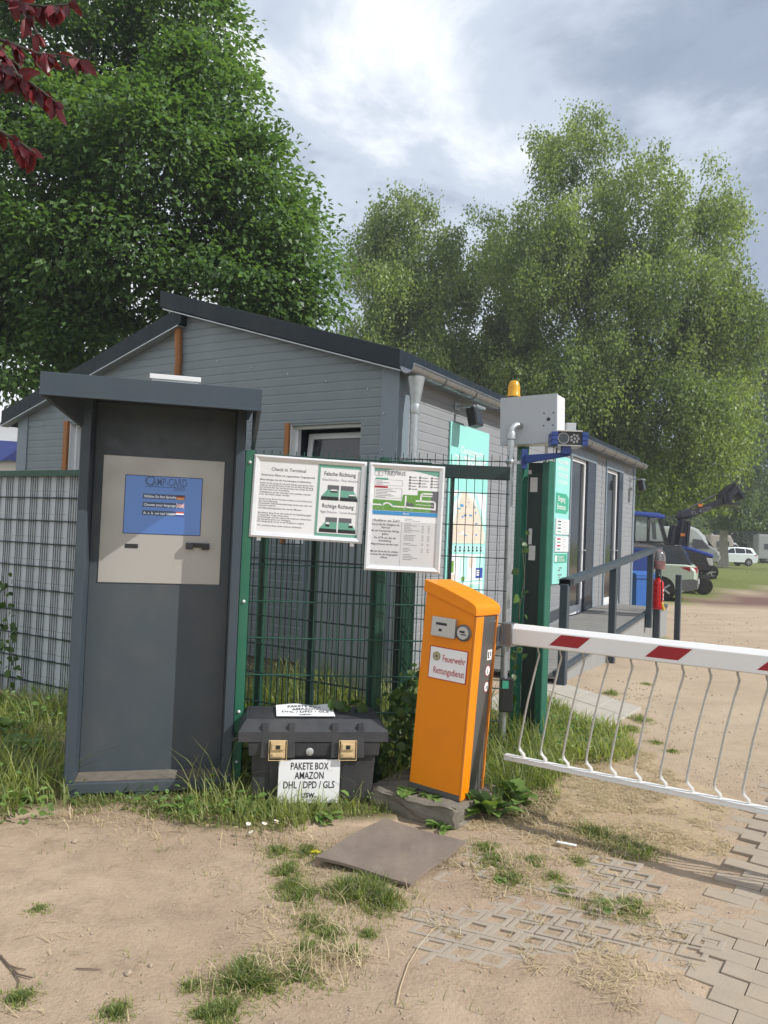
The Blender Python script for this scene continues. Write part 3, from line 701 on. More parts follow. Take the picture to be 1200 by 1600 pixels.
pr(0.05, 0.95, 0.86, 1.08, 0, 0.001); pr(0.5, 0.9, 0.9, 1.05, 5, 0.002); pr(0.6, 0.7, 0.88, 1.06, 9, 0.003); pr(0.74, 0.88, 0.9, 0.98, 9, 0.003)
for k in range(7): pr(0.1, 0.4, 0.88 + 0.027 * k, 0.893 + 0.027 * k, 10, 0.002)
mb.build('map_print', ['ink_white', 'map_cream', 'map_pink', 'teal_pale', 'map_blue', 'teal_pale', 'ink', 'deep_blue', 'map_green', 'mint_pale', 'ink_grey'], brd, recalc=False)

# welcome board beside the door
q0, q1 = bp(867, 714, 1), bp(889.5, 714, 1)
wb = thing('welcome_board', 'narrow turquoise welcome board with a green entrance arrow left of the glazed door', 'sign', bld.location + BD * q0.x + SN * 0.003, bld.rotation_euler.z)
bw = q1.x - q0.x
mb = MB(); mb.bx(0, bw, -0.02, -0.001, 0.95, 2.86); mb.build('panel', 'teal_board', wb, bevel=0.002, seg=1)
mb = MB()
for k, s in enumerate(('WILLKOMMEN', 'BIENVENUE', 'WELCOME', 'WELKOM')): mb.text(s, 0.07, O + Vector((bw * 0.5, 0, 2.74 - 0.1 * k)), r, u, 0, 'CENTER', 0.004, maxw=bw * 0.8, lift=0.001)
mb.build('lettering', 'ink_white', wb, recalc=False); mb = MB(); mb.text('Eingang', 0.085, O + Vector((bw * 0.44, 0, 2.18)), r, u, 0, 'CENTER', 0.006, maxw=bw * 0.66, lift=0.003); mb.text('Entrance', 0.085, O + Vector((bw * 0.44, 0, 2.06)), r, u, 0, 'CENTER', 0.006, maxw=bw * 0.66, lift=0.003)
mb.build('lettering', 'ink_white', wb, recalc=False); mb = MB(); mb.text('Rezeption', 0.05, O + Vector((bw * 0.34, 0, 1.33)), r, u, 0, 'LEFT', 0.0, maxw=bw * 0.52, lift=0.003); mb.text('Information', 0.05, O + Vector((bw * 0.34, 0, 1.28)), r, u, 0, 'LEFT', 0.0, maxw=bw * 0.52, lift=0.003)
mb.build('lettering', 'ink_white', wb, recalc=False)
mb = MB(); mb.add([O + Vector((x * bw, -0.0015, z)) for x, z in ((0.05, 2.0), (0.78, 2.0), (0.95, 2.06), (0.95, 2.24), (0.78, 2.3), (0.05, 2.3))], [tuple(range(6))])
mb.rect(O, r, u, 0.06 * bw, 0.94 * bw, 1.26, 1.39, 0, 0.0015); mb.rect(O, r, u, 0.1 * bw, 0.26 * bw, 1.28, 1.37, 1, 0.003)
for k in range(6): mb.rect(O, r, u, (0.36 + 0.06 * (k % 2)) * bw, (0.42 + 0.1 * (k % 3)) * bw, 1.0 + 0.035 * k, 1.02 + 0.035 * k, 2, 0.0015)
mb.build_each('printed_field', ['teal_dark', 'ink_white', 'ink_grey'], wb, recalc=False)
for k, z in enumerate((1.68, 1.42)):
    f = MB(); f.bx(0.03, bw - 0.01, -0.036, -0.021, z, z + 0.24); fr = f.build('leaflet_frame', 'aluminium', wb, bevel=0.003, seg=1)
    f = MB()
    for x0 in (0.1, 0.54): f.rect(O, r, u, x0 * bw, (x0 + 0.38) * bw, z + 0.02, z + 0.22, 0, 0.0165)
    rr = random.Random(k)
    for i in range(7):
        f.rect(O, r, u, 0.58 * bw, (0.66 + 0.2 * rr.random()) * bw, z + 0.035 + 0.025 * i, z + 0.043 + 0.025 * i, 1, 0.0175)
        if i % 2 == 0: f.rect(O, r, u, 0.16 * bw, 0.4 * bw, z + 0.035 + 0.025 * i, z + 0.06 + 0.025 * i, 2 + (i // 2) % 2, 0.0175)
    f.build('leaflet', ['paper', 'ink_grey', 'mint', 'ink_red' if k else 'map_grey'], fr, recalc=False)

# ---------------------------------------------------------------- deck ramp with handrail
A0, A1 = G(872, 1063), G(1041, 995)
dk = thing('deck_ramp', 'grey boarded ramp rising along the cabin side to its doors', 'ramp', bld.location, bld.rotation_euler.z)
a0, a1 = loc(dk, A0), loc(dk, A1); yo = (a0.y + a1.y) / 2 - 0.02; xs = a0.x - 0.35; xe = a1.x + 0.3
def dz(x): return max(0.1, min(0.48, 0.1 + (x - xs) * 0.38 / (xe - 1.4 - xs)))
XS = list(np.linspace(xs, xe - 1.4, 7)) + [xe]
mb = MB(); W0 = -0.03
for i in range(len(XS) - 1):
    n = max(1, int((XS[i + 1] - XS[i]) / 0.14))
    for k in range(n):
        xa = XS[i] + (XS[i + 1] - XS[i]) * k / n; xb = XS[i] + (XS[i + 1] - XS[i]) * (k + 1) / n - 0.006
        za, zb_ = dz(xa), dz(xb)
        mb.add([(xa, yo, za - .03), (xb, yo, zb_ - .03), (xb, W0, zb_ - .03), (xa, W0, za - .03), (xa, yo, za), (xb, yo, zb_), (xb, W0, zb_), (xa, W0, za)],
               [(0, 3, 2, 1), (4, 5, 6, 7), (0, 1, 5, 4), (1, 2, 6, 5), (2, 3, 7, 6), (3, 0, 4, 7)])
mb.build('deck_boards', 'deck_board', dk)
mb = MB()
mb.prism([(x, -0.05) for x in (xs, xe)] + [(x, dz(x) - 0.035) for x in XS[::-1]], lambda a, b, d: Vector((a, d, b)), yo, yo + 0.03)
mb.prism([(yo + 0.03, -0.05), (W0, -0.05), (W0, 0.445), (yo + 0.03, 0.445)], lambda a, b, d: Vector((d, a, b)), xe - 0.03, xe); mb.build('side_boards', 'deck_side', dk)
mb = MB()
mb.prism([(x, dz(x) + 0.005) for x in XS] + [(x, dz(x) + 0.06) for x in XS[::-1]], lambda a, b, d: Vector((a, d, b)), yo - 0.01, yo + 0.05); mb.build('kerb_board', 'anthracite_clean', dk, bevel=0.003, seg=1)
hr = thing('handrail', 'dark grey metal handrail along the outer edge of the ramp', 'railing', bld.location, bld.rotation_euler.z)
def on_rail(px, py): return loc(hr, HIT(px, py, hr.location + SN * (-yo), SN)).x
PXS = [on_rail(874, 950), on_rail(951, 940), on_rail(1009, 940), xe - 0.02]
PXS[3] = PXS[2] + 0.62
for i, x in enumerate(PXS):
    mb = MB(); s = 0.045; top = dz(x) + (1.02 if i < 3 else 1.0); mb.bx(x - s, x + s, yo - 0.1, yo - 0.012, (0.0 if i != 2 else 0.28), top); mb.build('post', 'anthracite_clean', hr, bevel=0.005, seg=1)
mb = MB(); s = 0.045; mb.bx(PXS[3] + 0.35, PXS[3] + 0.44, yo - 0.35, yo - 0.26, 0.0, 1.1); mb.build('post', 'anthracite_clean', hr, bevel=0.005, seg=1)
mb = MB(); rl = [xs + 0.15] + PXS; rl = [(x, dz(x) + 1.02) for x in rl]
mb.prism([(x, z - 0.02) for x, z in rl] + [(x, z + 0.05) for x, z in rl[::-1]], lambda a, b, d: Vector((a, d, b)), yo - 0.11, yo + 0.015); mb.build('rail', 'anthracite_clean', hr, bevel=0.004, seg=1)

# fire extinguisher hanging between the last two posts
ex_p = AT(1026, 926, 13.3); exn = loc(hr, HIT(1026, 926, hr.location + SN * (-yo + 0.12), SN))
fe = thing('fire_extinguisher', 'red fire extinguisher hanging between two dark ramp posts', 'fire extinguisher', hr.location + BD * (exn.x) + SN * (-yo + 0.14), hr.rotation_euler.z)
Z0 = exn.z - 0.26; M = Matrix.Translation((0, 0, Z0))
mb = MB(); mb.lathe([(0.07, 0), (0.085, 0.012), (0.085, 0.4), (0.078, 0.44), (0.05, 0.475), (0.03, 0.49), (0.03, 0.5)], M, 20); mb.build('cylinder', 'fire_red', fe, smooth=True)
mb = MB(); mb.lathe([(0.022, 0.5), (0.025, 0.53), (0.015, 0.55)], M, 12); mb.bx(-0.06, 0.04, -0.012, 0.012, Z0 + 0.55, Z0 + 0.565); mb.bx(-0.07, 0.02, -0.012, 0.012, Z0 + 0.58, Z0 + 0.59); mb.build('valve', 'black_plastic', fe)
mb = MB(); mb.tube([(-0.03, -0.02, Z0 + 0.52), (-0.1, -0.07, Z0 + 0.47), (-0.11, -0.08, Z0 + 0.25), (-0.1, -0.08, Z0 + 0.12)], 0.011, 8, 0); mb.tube([(-0.1, -0.08, Z0 + 0.13), (-0.06, -0.1, Z0 + 0.03), (-0.05, -0.105, Z0 + 0.0)], [0.014, 0.02, 0.026], 8, 1)
mb.build('hose', ['black_plastic', 'hose_yellow'], fe, smooth=True)
mb = MB()
for z0, z1, a0_, a1_ in ((0.06, 0.11, -60, 0), (0.15, 0.19, -50, -15), (0.21, 0.25, -50, -5), (0.29, 0.32, -55, -5)):
    n = 6; an = [R_(-90 + a0_ + 40 + (a1_ - a0_) * i / n) for i in range(n + 1)]
    for a, b_ in zip(an, an[1:]): mb.quad(*[(0.0862 * math.cos(q_), 0.0862 * math.sin(q_), Z0 + z_) for q_, z_ in ((a, z0), (b_, z0), (b_, z1), (a, z1))])
mb.build('label', 'ink_white', fe, recalc=False)
mb = MB(); mb.bx(-0.02, 0.02, 0.085, 0.13, Z0 + 0.2, Z0 + 0.24); mb.build('wall_hook', 'galvanised', fe)
# transparent cover with a red lower part above it
cv = thing('extinguisher_cover', 'clear plastic hood with red lower part above the fire extinguisher', 'cover', fe.location, hr.rotation_euler.z)
mb = MB(); M = Matrix.Translation((0, 0.02, Z0 + 0.64)); mb.lathe([(0.12, 0.0), (0.125, 0.15), (0.11, 0.26), (0.06, 0.31), (0.0, 0.32)], M, 20, caps=False); mb.build('clear_shell', 'pearl_plastic', cv, smooth=True)
mb = MB(); mb.lathe([(0.118, 0.0), (0.118, 0.1), (0.09, 0.13)], M, 20); mb.build('red_base', 'fire_red', cv, smooth=True)
# disabled parking plate on the second post
ps = thing('parking_sign', 'small white and blue disabled parking sign fixed to a ramp post', 'sign', hr.location + BD * (PXS[1] + 0.075) + SN * (-yo + 0.06), hr.rotation_euler.z)
z = dz(PXS[1]) + 0.8
mb = MB(); mb.bx(-0.03, 0.05, -0.012, 0.0, z - 0.13, z + 0.13); mb.build('plate', 'ink_white', ps, bevel=0.002, seg=1)
mb = MB(); O2 = Vector((0, -0.0125, 0)); mb.text('P', 0.09, O2 + Vector((0.01, 0, z + 0.01)), r, u, 0, 'CENTER', 0.02, lift=0.001)
mb.disc(O2 + Vector((0.012, -0.001, z - 0.075)), r, u, 0.032, 16, 0, 0.022); mb.rect(O2, r, u, -0.005, 0.007, z - 0.075, z - 0.02, 0, 0.001); mb.disc(O2 + Vector((0.0, -0.001, z - 0.01)), r, u, 0.01, 10, 0)
mb.build('symbol', 'map_blue', ps, recalc=False)
mb = MB(); mb.tube([(0.04, -0.01, z - 0.13), (0.07, -0.02, z - 0.25), (0.03, -0.02, z - 0.34), (-0.02, -0.01, z - 0.32)], 0.006, 6); mb.build('wire_loop', 'galvanised', ps)

# wheelie bins beyond the ramp
def wheelie(name, label, pl, sc, mat, rz):
    o = thing(name, label, 'bin', pl, rz)
    mb = MB(); h = 1.0 * sc; a, b_ = 0.24 * sc, 0.29 * sc
    mb.add([(-a, -a, 0.06), (a, -a, 0.06), (a, a, 0.06), (-a, a, 0.06), (-b_, -b_, h), (b_, -b_, h), (b_, b_, h), (-b_, b_, h)], [(0, 3, 2, 1), (4, 5, 6, 7), (0, 1, 5, 4), (1, 2, 6, 5), (2, 3, 7, 6), (3, 0, 4, 7)])
    mb.bx(-b_ - .02, b_ + .02, -b_ - .02, b_ + .02, h - 0.06, h); mb.build('bin_body', mat, o, bevel=0.015)
    mb = MB(); mb.prism([(-b_ - .03, h), (b_ + .05, h), (b_ + .05, h + .05), (0, h + 0.09), (-b_ - .03, h + .04)], lambda p, q_, d: Vector((d, p, q_)), -b_ - .03, b_ + .03); mb.build('lid', 'panel_grey' if sc > 1.2 else mat, o, bevel=0.012)
    mb = MB(); mb.tube([(-b_, b_ + .07, h + .01), (b_, b_ + .07, h + .01)], 0.016, 8); mb.build('handle', mat, o)
    for s in (-1, 1):
        mb = MB(); mb.lathe([(0.1, -0.025), (0.1, 0.025)], Matrix.Translation((s * (a + .03), a, 0.1)) @ Matrix.Rotation(R_(90), 4, 'Y'), 16); mb.build('wheel', 'rubber', o)
    return o
wheelie('wheelie_bin', 'bright blue wheelie bin standing at the far end of the ramp', Vector((*AT(998, 900, 16.3).xy, 0.0)), 0.93, 'bin_blue', R_(20))
wheelie('wheelie_bin', 'larger dark blue bin behind the bright blue one at the cabin corner', Vector((*AT(981, 900, 18.8).xy, 0)), 1.5, 'bin_navy', R_(10))
# ---------------------------------------------------------------- check-in kiosk
KU = Vector((0.97, 0.237, 0)).normalized(); KV = Vector((-KU.y, KU.x, 0)); K0 = Vector((*G(97, 1255).xy, 0))
ks = thing('check_in_kiosk', 'tall anthracite metal check-in kiosk with canopy and blue screen', 'kiosk', K0, math.atan2(KU.y, KU.x))
def kp(px, py, y): return loc(ks, HIT(px, py, K0 + KV * y, KV))
def kx(px, py, x): return loc(ks, HIT(px, py, K0 + KU * x, KU))
W = kp(381, 760, 0).x; ND = 0.2; zs = kp(200, 1222, 0).z; zb = zs - 0.06
bf, bt = kp(63, 614, -0.377), kp(63, 580, -0.377); cr_ = kp(410, 608, -0.377)
CX0, CX1, CZ0, CZ1 = bt.x, cr_.x, (bf.z + kp(408, 643, -0.377).z) / 2, (bt.z + cr_.z) / 2
FW = 0.055; BD_ = 0.5
mb = MB(); mb.bx(FW, W - FW, ND, ND + 0.02, zs, CZ1 - 0.05); mb.bx(0.004, W - 0.004, ND + 0.02, BD_, zs + .002, CZ1 - 0.06); mb.build('back_panel', 'anthracite', ks, bevel=0.003, seg=1)
for x0, x1 in ((0, FW), (W - FW, W)):
    mb = MB(); mb.bx(x0, x1, 0, ND + 0.02, zb if 0 else zs, CZ1 - 0.05); mb.build('side_frame', 'anthracite_clean', ks, bevel=0.004, seg=1)
mb = MB(); mb.bx(0, W, 0, BD_, zb, zs)
for x0, x1 in ((0, 0.1), (W * 0.42, W * 0.52), (W - 0.1, W)): mb.bx(x0, x1, 0.002, BD_, -0.02, zb)
mb.build('base_frame', 'anthracite', ks, bevel=0.003, seg=1)
mb = MB(); mb.bx(FW + 0.002, W - FW - 0.002, 0.03, ND - 0.004, zs + 0.001, zs + 0.006); mb.build('sill_dirt', 'sill_dust', ks)
# canopy: fascia box open below, sloping cheeks on both sides
mb = MB(); t_ = 0.012
mb.bx(CX0, CX1, -0.377, -0.377 + t_, CZ0, CZ1); mb.bx(CX0, CX1, -0.377 + t_, BD_ + 0.06, CZ1 - t_, CZ1); mb.bx(CX0 + t_, CX1 - t_, -0.377 + t_, -0.34, CZ0, CZ0 + t_)
mb.bx(CX0 + t_, CX1 - t_, -0.34, BD_ + 0.05, CZ1 - 0.05, CZ1 - 0.04)
mb.bx(CX0, CX1, -0.383, -0.377, CZ0 - 0.004, CZ0 + 0.009)
mb.build('canopy', 'anthracite_clean', ks, bevel=0.002, seg=1)
for xf, xb, yb, zb2, s in ((CX0, -0.002, 0.02, kp(122, 668, 0.02).z, 1), (CX1, kp(398, 703, 0.1).x, 0.1, kp(398, 703, 0.1).z, -1)):
    mb = MB(); zt_ = CZ1 - t_ - .001; P4 = [(xf, -0.365, CZ0), (xf, -0.365, zt_), (xb, yb, zt_), (xb, yb, zb2)]
    mb.add([(x, y, z) for x, y, z in P4] + [(x + s * 0.022, y + 0.004, z) for x, y, z in P4], [(0, 1, 2, 3), (7, 6, 5, 4), (0, 4, 5, 1), (1, 5, 6, 2), (2, 6, 7, 3), (3, 7, 4, 0)])
    mb.build('canopy_cheek', 'anthracite', ks)
# beige terminal plate
c = [kp(x, y, ND) for x, y in ((163, 710), (352, 722), (342, 914), (152, 909))]
px0, px1 = (c[0].x + c[3].x) / 2, (c[1].x + c[2].x) / 2; pz0, pz1 = (c[2].z + c[3].z) / 2, (c[0].z + c[1].z) / 2
mb = MB(); mb.bx(px0, px1, ND - 0.006, ND - 0.001, pz0, pz1); pl_ = mb.build('terminal_plate', 'plate_beige', ks, bevel=0.0015, seg=1)
c = [kp(x, y, ND) for x, y in ((197, 742), (316, 749), (312, 837), (193, 832))]
sx0, sx1 = (c[0].x + c[3].x) / 2, (c[1].x + c[2].x) / 2; sz0, sz1 = (c[2].z + c[3].z) / 2, (c[0].z + c[1].z) / 2
mb = MB(); mb.bx(sx0 - 0.004, sx1 + 0.004, ND - 0.0075, ND - 0.0062, sz0 - 0.004, sz1 + 0.004, 1); mb.bx(sx0, sx1, ND - 0.0085, ND - 0.0076, sz0, sz1); sc_ = mb.build('screen', ['screen_blue', 'black_plastic'], ks)
r, u = Vector((1, 0, 0)), Vector((0, 0, 1)); O = Vector((sx0, ND - 0.0087, sz0)); sw, sh = sx1 - sx0, sz1 - sz0
mb = MB()
mb.text('C', 0.062, O + r * sw * 0.24 + u * sh * 0.84, r, u, 1, bold=0.012, lift=0.0005); mb.text('AMP-CARD', 0.05, O + r * sw * 0.34 + u * sh * 0.845, r, u, 1, bold=0.012, maxw=sw * 0.46, lift=0.0005)
mb.rect(O, r, u, sw * 0.26, sw * 0.66, sh * 0.815, sh * 0.828, 1, 0.0005); mb.text('2000', 0.026, O + r * sw * 0.62 + u * sh * 0.77, r, u, 1, bold=0.012, lift=0.0005)
for k, s in enumerate(('Wählen Sie Ihre Sprache', 'Choose your language', 'A. u. b. uw taal kiezen')):
    zz = sh * (0.63 - 0.145 * k); mb.rect(O, r, u, sw * 0.23, sw * 0.78, zz - sh * 0.02, zz + sh * 0.065, 2, 0.0004); mb.text(s, 0.016, O + r * sw * 0.245 + u * (zz + 0.0), r, u, 0, maxw=sw * 0.42, lift=0.001, bold=0.01)
    f0, f1, g0, g1 = sw * 0.67, sw * 0.775, zz - sh * 0.015, zz + sh * 0.06; h = (g1 - g0) / 3
    if k == 0:
        for i, mi in enumerate((4, 3, 5)): mb.rect(O, r, u, f0, f1, g0 + h * i, g0 + h * (i + 1), mi, 0.001)
    elif k == 2:
        for i, mi in enumerate((6, 0, 3)): mb.rect(O, r, u, f0, f1, g0 + h * i, g0 + h * (i + 1), mi, 0.001)
    else:
        mb.rect(O, r, u, f0, f1, g0, g1, 6, 0.001)
        for (xa, za, xb, zb2) in ((f0, g0, f1, g1), (f0, g1, f1, g0)):
            d = Vector((xb - xa, 0, zb2 - za)).normalized(); nrm = Vector((-d.z, 0, d.x))
            for wd_, mi, lf in ((0.0035, 0, 0.0014), (0.0016, 3, 0.0017)):
                a, b_ = O + r * xa + u * za, O + r * xb + u * zb2; v_ = Vector((0, -lf, 0)); mb.quad(a - nrm * wd_ + v_, b_ - nrm * wd_ + v_, b_ + nrm * wd_ + v_, a + nrm * wd_ + v_, mi)
        mb.rect(O, r, u, (f0 + f1) / 2 - 0.004, (f0 + f1) / 2 + 0.004, g0, g1, 0, 0.002); mb.rect(O, r, u, f0, f1, (g0 + g1) / 2 - 0.004, (g0 + g1) / 2 + 0.004, 0, 0.002)
        mb.rect(O, r, u, (f0 + f1) / 2 - 0.002, (f0 + f1) / 2 + 0.002, g0, g1, 3, 0.0023); mb.rect(O, r, u, f0, f1, (g0 + g1) / 2 - 0.002, (g0 + g1) / 2 + 0.002, 3, 0.0023)
mb.build('screen_page', ['screen_white', 'screen_title', 'screen_bar', 'screen_red', 'screen_gold', 'screen_black', 'screen_navy'], sc_, recalc=False)
a, b_ = kp(195, 856, ND), kp(216, 850, ND)
mb = MB(); mb.bx(a.x, b_.x, ND - 0.009, ND - 0.0062, min(a.z, b_.z), max(a.z, b_.z)); mb.build('card_slot', 'black_plastic', ks, bevel=0.001, seg=1)
a, b_ = kp(290, 858, ND), kp(327, 849, ND); zc = (a.z + b_.z) / 2
mb = MB(); mb.bx(a.x, b_.x, ND - 0.04, ND - 0.0062, zc - 0.008, zc + 0.02); mb.bx(a.x, a.x + 0.045, ND - 0.05, ND - 0.0062, zc - 0.02, zc + 0.016); mb.bx(b_.x - 0.045, b_.x, ND - 0.05, ND - 0.0062, zc - 0.02, zc + 0.016)
mb.build('card_reader', 'black_plastic', ks, bevel=0.004)
mb = MB(); h0, h1 = kp(238, 592, 0.15), kp(288, 588, 0.15)
# white antenna box on the kiosk roof
ax = kp(285, 600, 0.2).x
ab = thing('antenna_box', 'flat white plastic box lying on top of the kiosk canopy', 'box', K0 + KU * (ax - 0.02) + KV * 0.12 + Vector((0, 0, CZ1)), ks.rotation_euler.z)
mb = MB(); mb.bx(-0.17, 0.13, 0, 0.34, max(0.03, kp(288, 588, 0.13).z - CZ1 - 0.03), max(0.06, kp(288, 588, 0.13).z - CZ1)); mb.build('lid', 'white_paint', ab, bevel=0.004)
mb = MB(); mb.bx(-0.16, 0.12, 0.01, 0.33, 0.0, max(0.03, kp(288, 588, 0.13).z - CZ1 - 0.03) - 0.0005); mb.build('base', 'reader_silver', ab)

# ---------------------------------------------------------------- fences
def fence_run(mb, p0, p1, z0, z1, dz, dx=0.05, rv=0.0026, rh=0.0034, spike=0.03, rows=None):
    p0, p1 = Vector((*p0, 0)), Vector((*p1, 0)); L = (p1 - p0).length; d = (p1 - p0) / L; nrm = Vector((-d.y, d.x, 0))
    n = int(L / dx)
    for i in range(n + 1):
        p = p0 + d * (i * dx + 0.012); mb.tube([p + Vector((0, 0, z0)), p + Vector((0, 0, z1 + spike))], rv, 5)
    z = z1; rws = []
    while z > z0 - 0.001: rws.append(z); z -= dz
    for z in rws:
        for s in (-1, 1): mb.tube([p0 + nrm * s * (rv + rh) + Vector((0, 0, z)), p1 + nrm * s * (rv + rh) + Vector((0, 0, z))], rh, 5)
def post_mb(p, s, z0, z1, rz=0.0):
    mb = MB(); M = Matrix.Translation((p[0], p[1], 0)) @ Matrix.Rotation(rz, 4, 'Z'); mb.bx(-s, s, -s, s, z0, z1, 0, M); return mb
# front fence, from the kiosk post past the notice boards
FA0, FA1 = AT(388, 900, 4.76).xy, AT(668, 900, 4.9).xy
fa = thing('mesh_fence', 'green double-rod mesh fence behind the black box, between kiosk and orange pillar', 'fence', (*FA0, 0), 0)
def rel(o, p): return (p[0] - o.location.x, p[1] - o.location.y)
ztA = AT(480, 711, 4.8).z; spA = AT(500, 885, 4.8).z - AT(500, 942, 4.8).z; zrow = AT(500, 885, 4.8).z
z1A = zrow + spA * round((ztA - zrow) / spA)
mb = MB(); fence_run(mb, rel(fa, FA0), rel(fa, FA1), 0.03, z1A, spA, rv=0.0034, rh=0.004); mb.build('wire_mesh', 'fence_green', fa, recalc=False)
pk = K0 + KU * (W + 0.032) + KV * 0.07
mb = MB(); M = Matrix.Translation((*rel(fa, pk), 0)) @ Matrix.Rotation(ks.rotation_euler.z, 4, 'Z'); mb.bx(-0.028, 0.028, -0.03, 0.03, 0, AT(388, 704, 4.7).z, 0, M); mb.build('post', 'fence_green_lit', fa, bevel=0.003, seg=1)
mb = MB()
for py in (722, 940, 1112, 1190): 
    p = loc(fa, HIT(388, py, pk - KV * 0.032, KV)); mb.lathe([(0.011, 0), (0.009, 0.006), (0.004, 0.011)], Matrix.Translation((*(rel(fa, pk - KV * 0.0305)), p.z)) @ Matrix.Rotation(ks.rotation_euler.z, 4, 'Z') @ Matrix.Rotation(R_(90), 4, 'X'), 10)
mb.build_each('bolt', 'aluminium', fa, smooth=True)
p1 = AT(590, 1000, 4.93); post_mb(rel(fa, p1), 0.029, 0, z1A + 0.03, R_(14)).build('post', 'fence_green', fa, bevel=0.004, seg=1)
# second run behind the pillar, ending at the pipe
FB0, FB1 = AT(608, 900, 5.5).xy, AT(792, 900, 5.4).xy
fb = thing('mesh_fence', 'dark mesh fence with spiked top behind the tall notice board and orange pillar', 'fence', (*FB0, 0), 0)
z1B = AT(700, 719, 5.45).z; spB = AT(720, 771, 5.45).z - AT(720, 821, 5.45).z
mb = MB(); fence_run(mb, rel(fb, FB0), rel(fb, FB1), 0.05, z1B, spB, 0.057, spike=0.045); mb.build('wire_mesh', 'fence_dark', fb, recalc=False)  # shade on this run is put into the darker wire colour
p2 = AT(634, 1000, 5.56); post_mb(rel(fb, p2), 0.045, 0, z1B - 0.04, R_(14)).build('post', 'fence_green', fb, bevel=0.004, seg=1)
ga, gb = AT(634, 734, 5.62), AT(792, 736, 5.62)
gf = thing('steel_gate', 'dark green gate frame with a heavy top beam just behind the spiked mesh', 'gate', (*ga.xy, 0), 0)
mb = MB(); q1 = gb - ga; mb.bx(-0.04, q1.x + 0.02, -0.03, 0.03, ga.z - 0.048, ga.z + 0.05); mb.build('top_beam', 'fence_dark', gf, bevel=0.004, seg=1)
mb = MB(); mb.bx(-0.04, 0.02, -0.03, 0.03, 0.05, ga.z - 0.048); mb.build('stile', 'fence_dark', gf, bevel=0.004, seg=1)
mb = MB(); mb.bx(0.335, 0.36, -0.015, 0.015, 0.3, ga.z - 0.048); mb.build('stile', 'fence_dark', gf)
mb = MB(); mb.bx(0.02, q1.x + 0.02, -0.025, 0.025, 0.1, 0.17); mb.build('bottom_beam', 'fence_dark', gf)
# long fence towards the left, parallel to the cabin gable, with grey privacy strips
CD = Vector((-0.857, 0.515, 0)); FC0 = Vector((*AT(585, 950, 5.75).xy, 0))
fcn = Vector((0.515, 0.857, 0))
fl_pt = Vector((*AT(60, 740, 6.75).xy, 0)); FC0 = fl_pt - CD * ((fl_pt - FC0).dot(CD) + 0.42)
FC0 = FC0
LC = 7.0; L0 = 0.0
fc = thing('mesh_fence', 'green mesh fence woven with grey privacy strips running left behind the kiosk', 'fence', FC0, math.atan2(CD.y, CD.x))
z1C = AT(60, 742, 6.75).z
def cx_of(px, py): return loc(fc, HIT(px, py, FC0, fcn)).x
xk = cx_of(128, 900)
mb = MB(); fence_run(mb, (0.0, 0), (xk - 0.5, 0), 0.05, z1C, 0.2, rv=0.0036, rh=0.0045); fence_run(mb, (xk - 0.5, 0), (LC, 0), 0.05, z1C, 0.2, dx=99, rh=0.006)
x = xk - 0.5; k = 0
while x < LC:
    mb.tube([(x, 0, 0.05), (x, 0, z1C + 0.03)], 0.003, 5); x += 0.03 if k % 4 != 0 else 0.088; k += 1
mb.build('wire_mesh', 'fence_dark', fc, recalc=False)

mb = MB(); rg = random.Random(5)
x = xk - 0.5
while x < LC:   # one strip per bay: bulging between the wires, woven behind them
    for z in np.arange(0.05, z1C - 0.01, 0.2):
        zt = min(z + 0.197, z1C); j = rg.uniform(-0.004, 0.004); col_ = [(x - 0.002, 0.0), (x + 0.01, -0.004), (x + 0.05, -0.007 + j * .5), (x + 0.078, -0.004), (x + 0.088, 0.001), (x + 0.11, 0.004 + j), (x + 0.15, 0.005 - j), (x + 0.168, 0.002), (x + 0.177, 0.001)]
        for (xa, ya), (xb, yb) in zip(col_, col_[1:]): mb.quad((xa, -ya - .012, z), (xb, -yb - .012, z), (xb, -yb - .012, zt), (xa, -ya - .012, zt))
    x += 0.178
mb.build('privacy_strips', 'privacy_strip', fc, recalc=False)
for x in (0.02, cx_of(484, 950), cx_of(404, 950), xk - 0.3, LC):
    mb = MB(); mb.bx(x - 0.022, x + 0.022, -0.06, -0.016, 0, z1C + 0.03); mb.build('post', 'fence_dark' if abs(x - cx_of(484, 950)) < 0.01 else 'fence_green', fc, bevel=0.003, seg=1)
mb = MB(); mb.bx(xk - 0.5, LC - 1.15, 0.006, 0.05, z1C - 0.015, z1C + 0.035); mb.build('top_rail', 'fence_green', fc)
# light grey storage panel seen through the mesh
sp0, sp1 = AT(478, 950, 6.9), AT(600, 950, 6.35)
sp = thing('panel_screen', 'light grey corrugated screen standing behind the mesh between the fence posts', 'panel', (*sp0.xy, 0), math.atan2(sp1.y - sp0.y, sp1.x - sp0.x))
LL = (sp1 - sp0).xy.length; mb = MB()
n = 20
pts = [(LL * i / (n * 2), 0.012 * (i % 4 in (1, 2))) for i in range(n * 2 + 1)]
mb.prism(pts + [(x, y + 0.004) for x, y in pts[::-1]], lambda a, b, d: Vector((a, b, d)), 0.1, AT(540, 842, 6.6).z + 0.25); mb.build('sheet', 'screen_sheet', sp, recalc=True)
mb = MB(); mb.bx(-0.05, 0.0, -0.02, 0.04, 0, AT(540, 842, 6.6).z + 0.27); mb.build('post', 'corner_trim', sp)

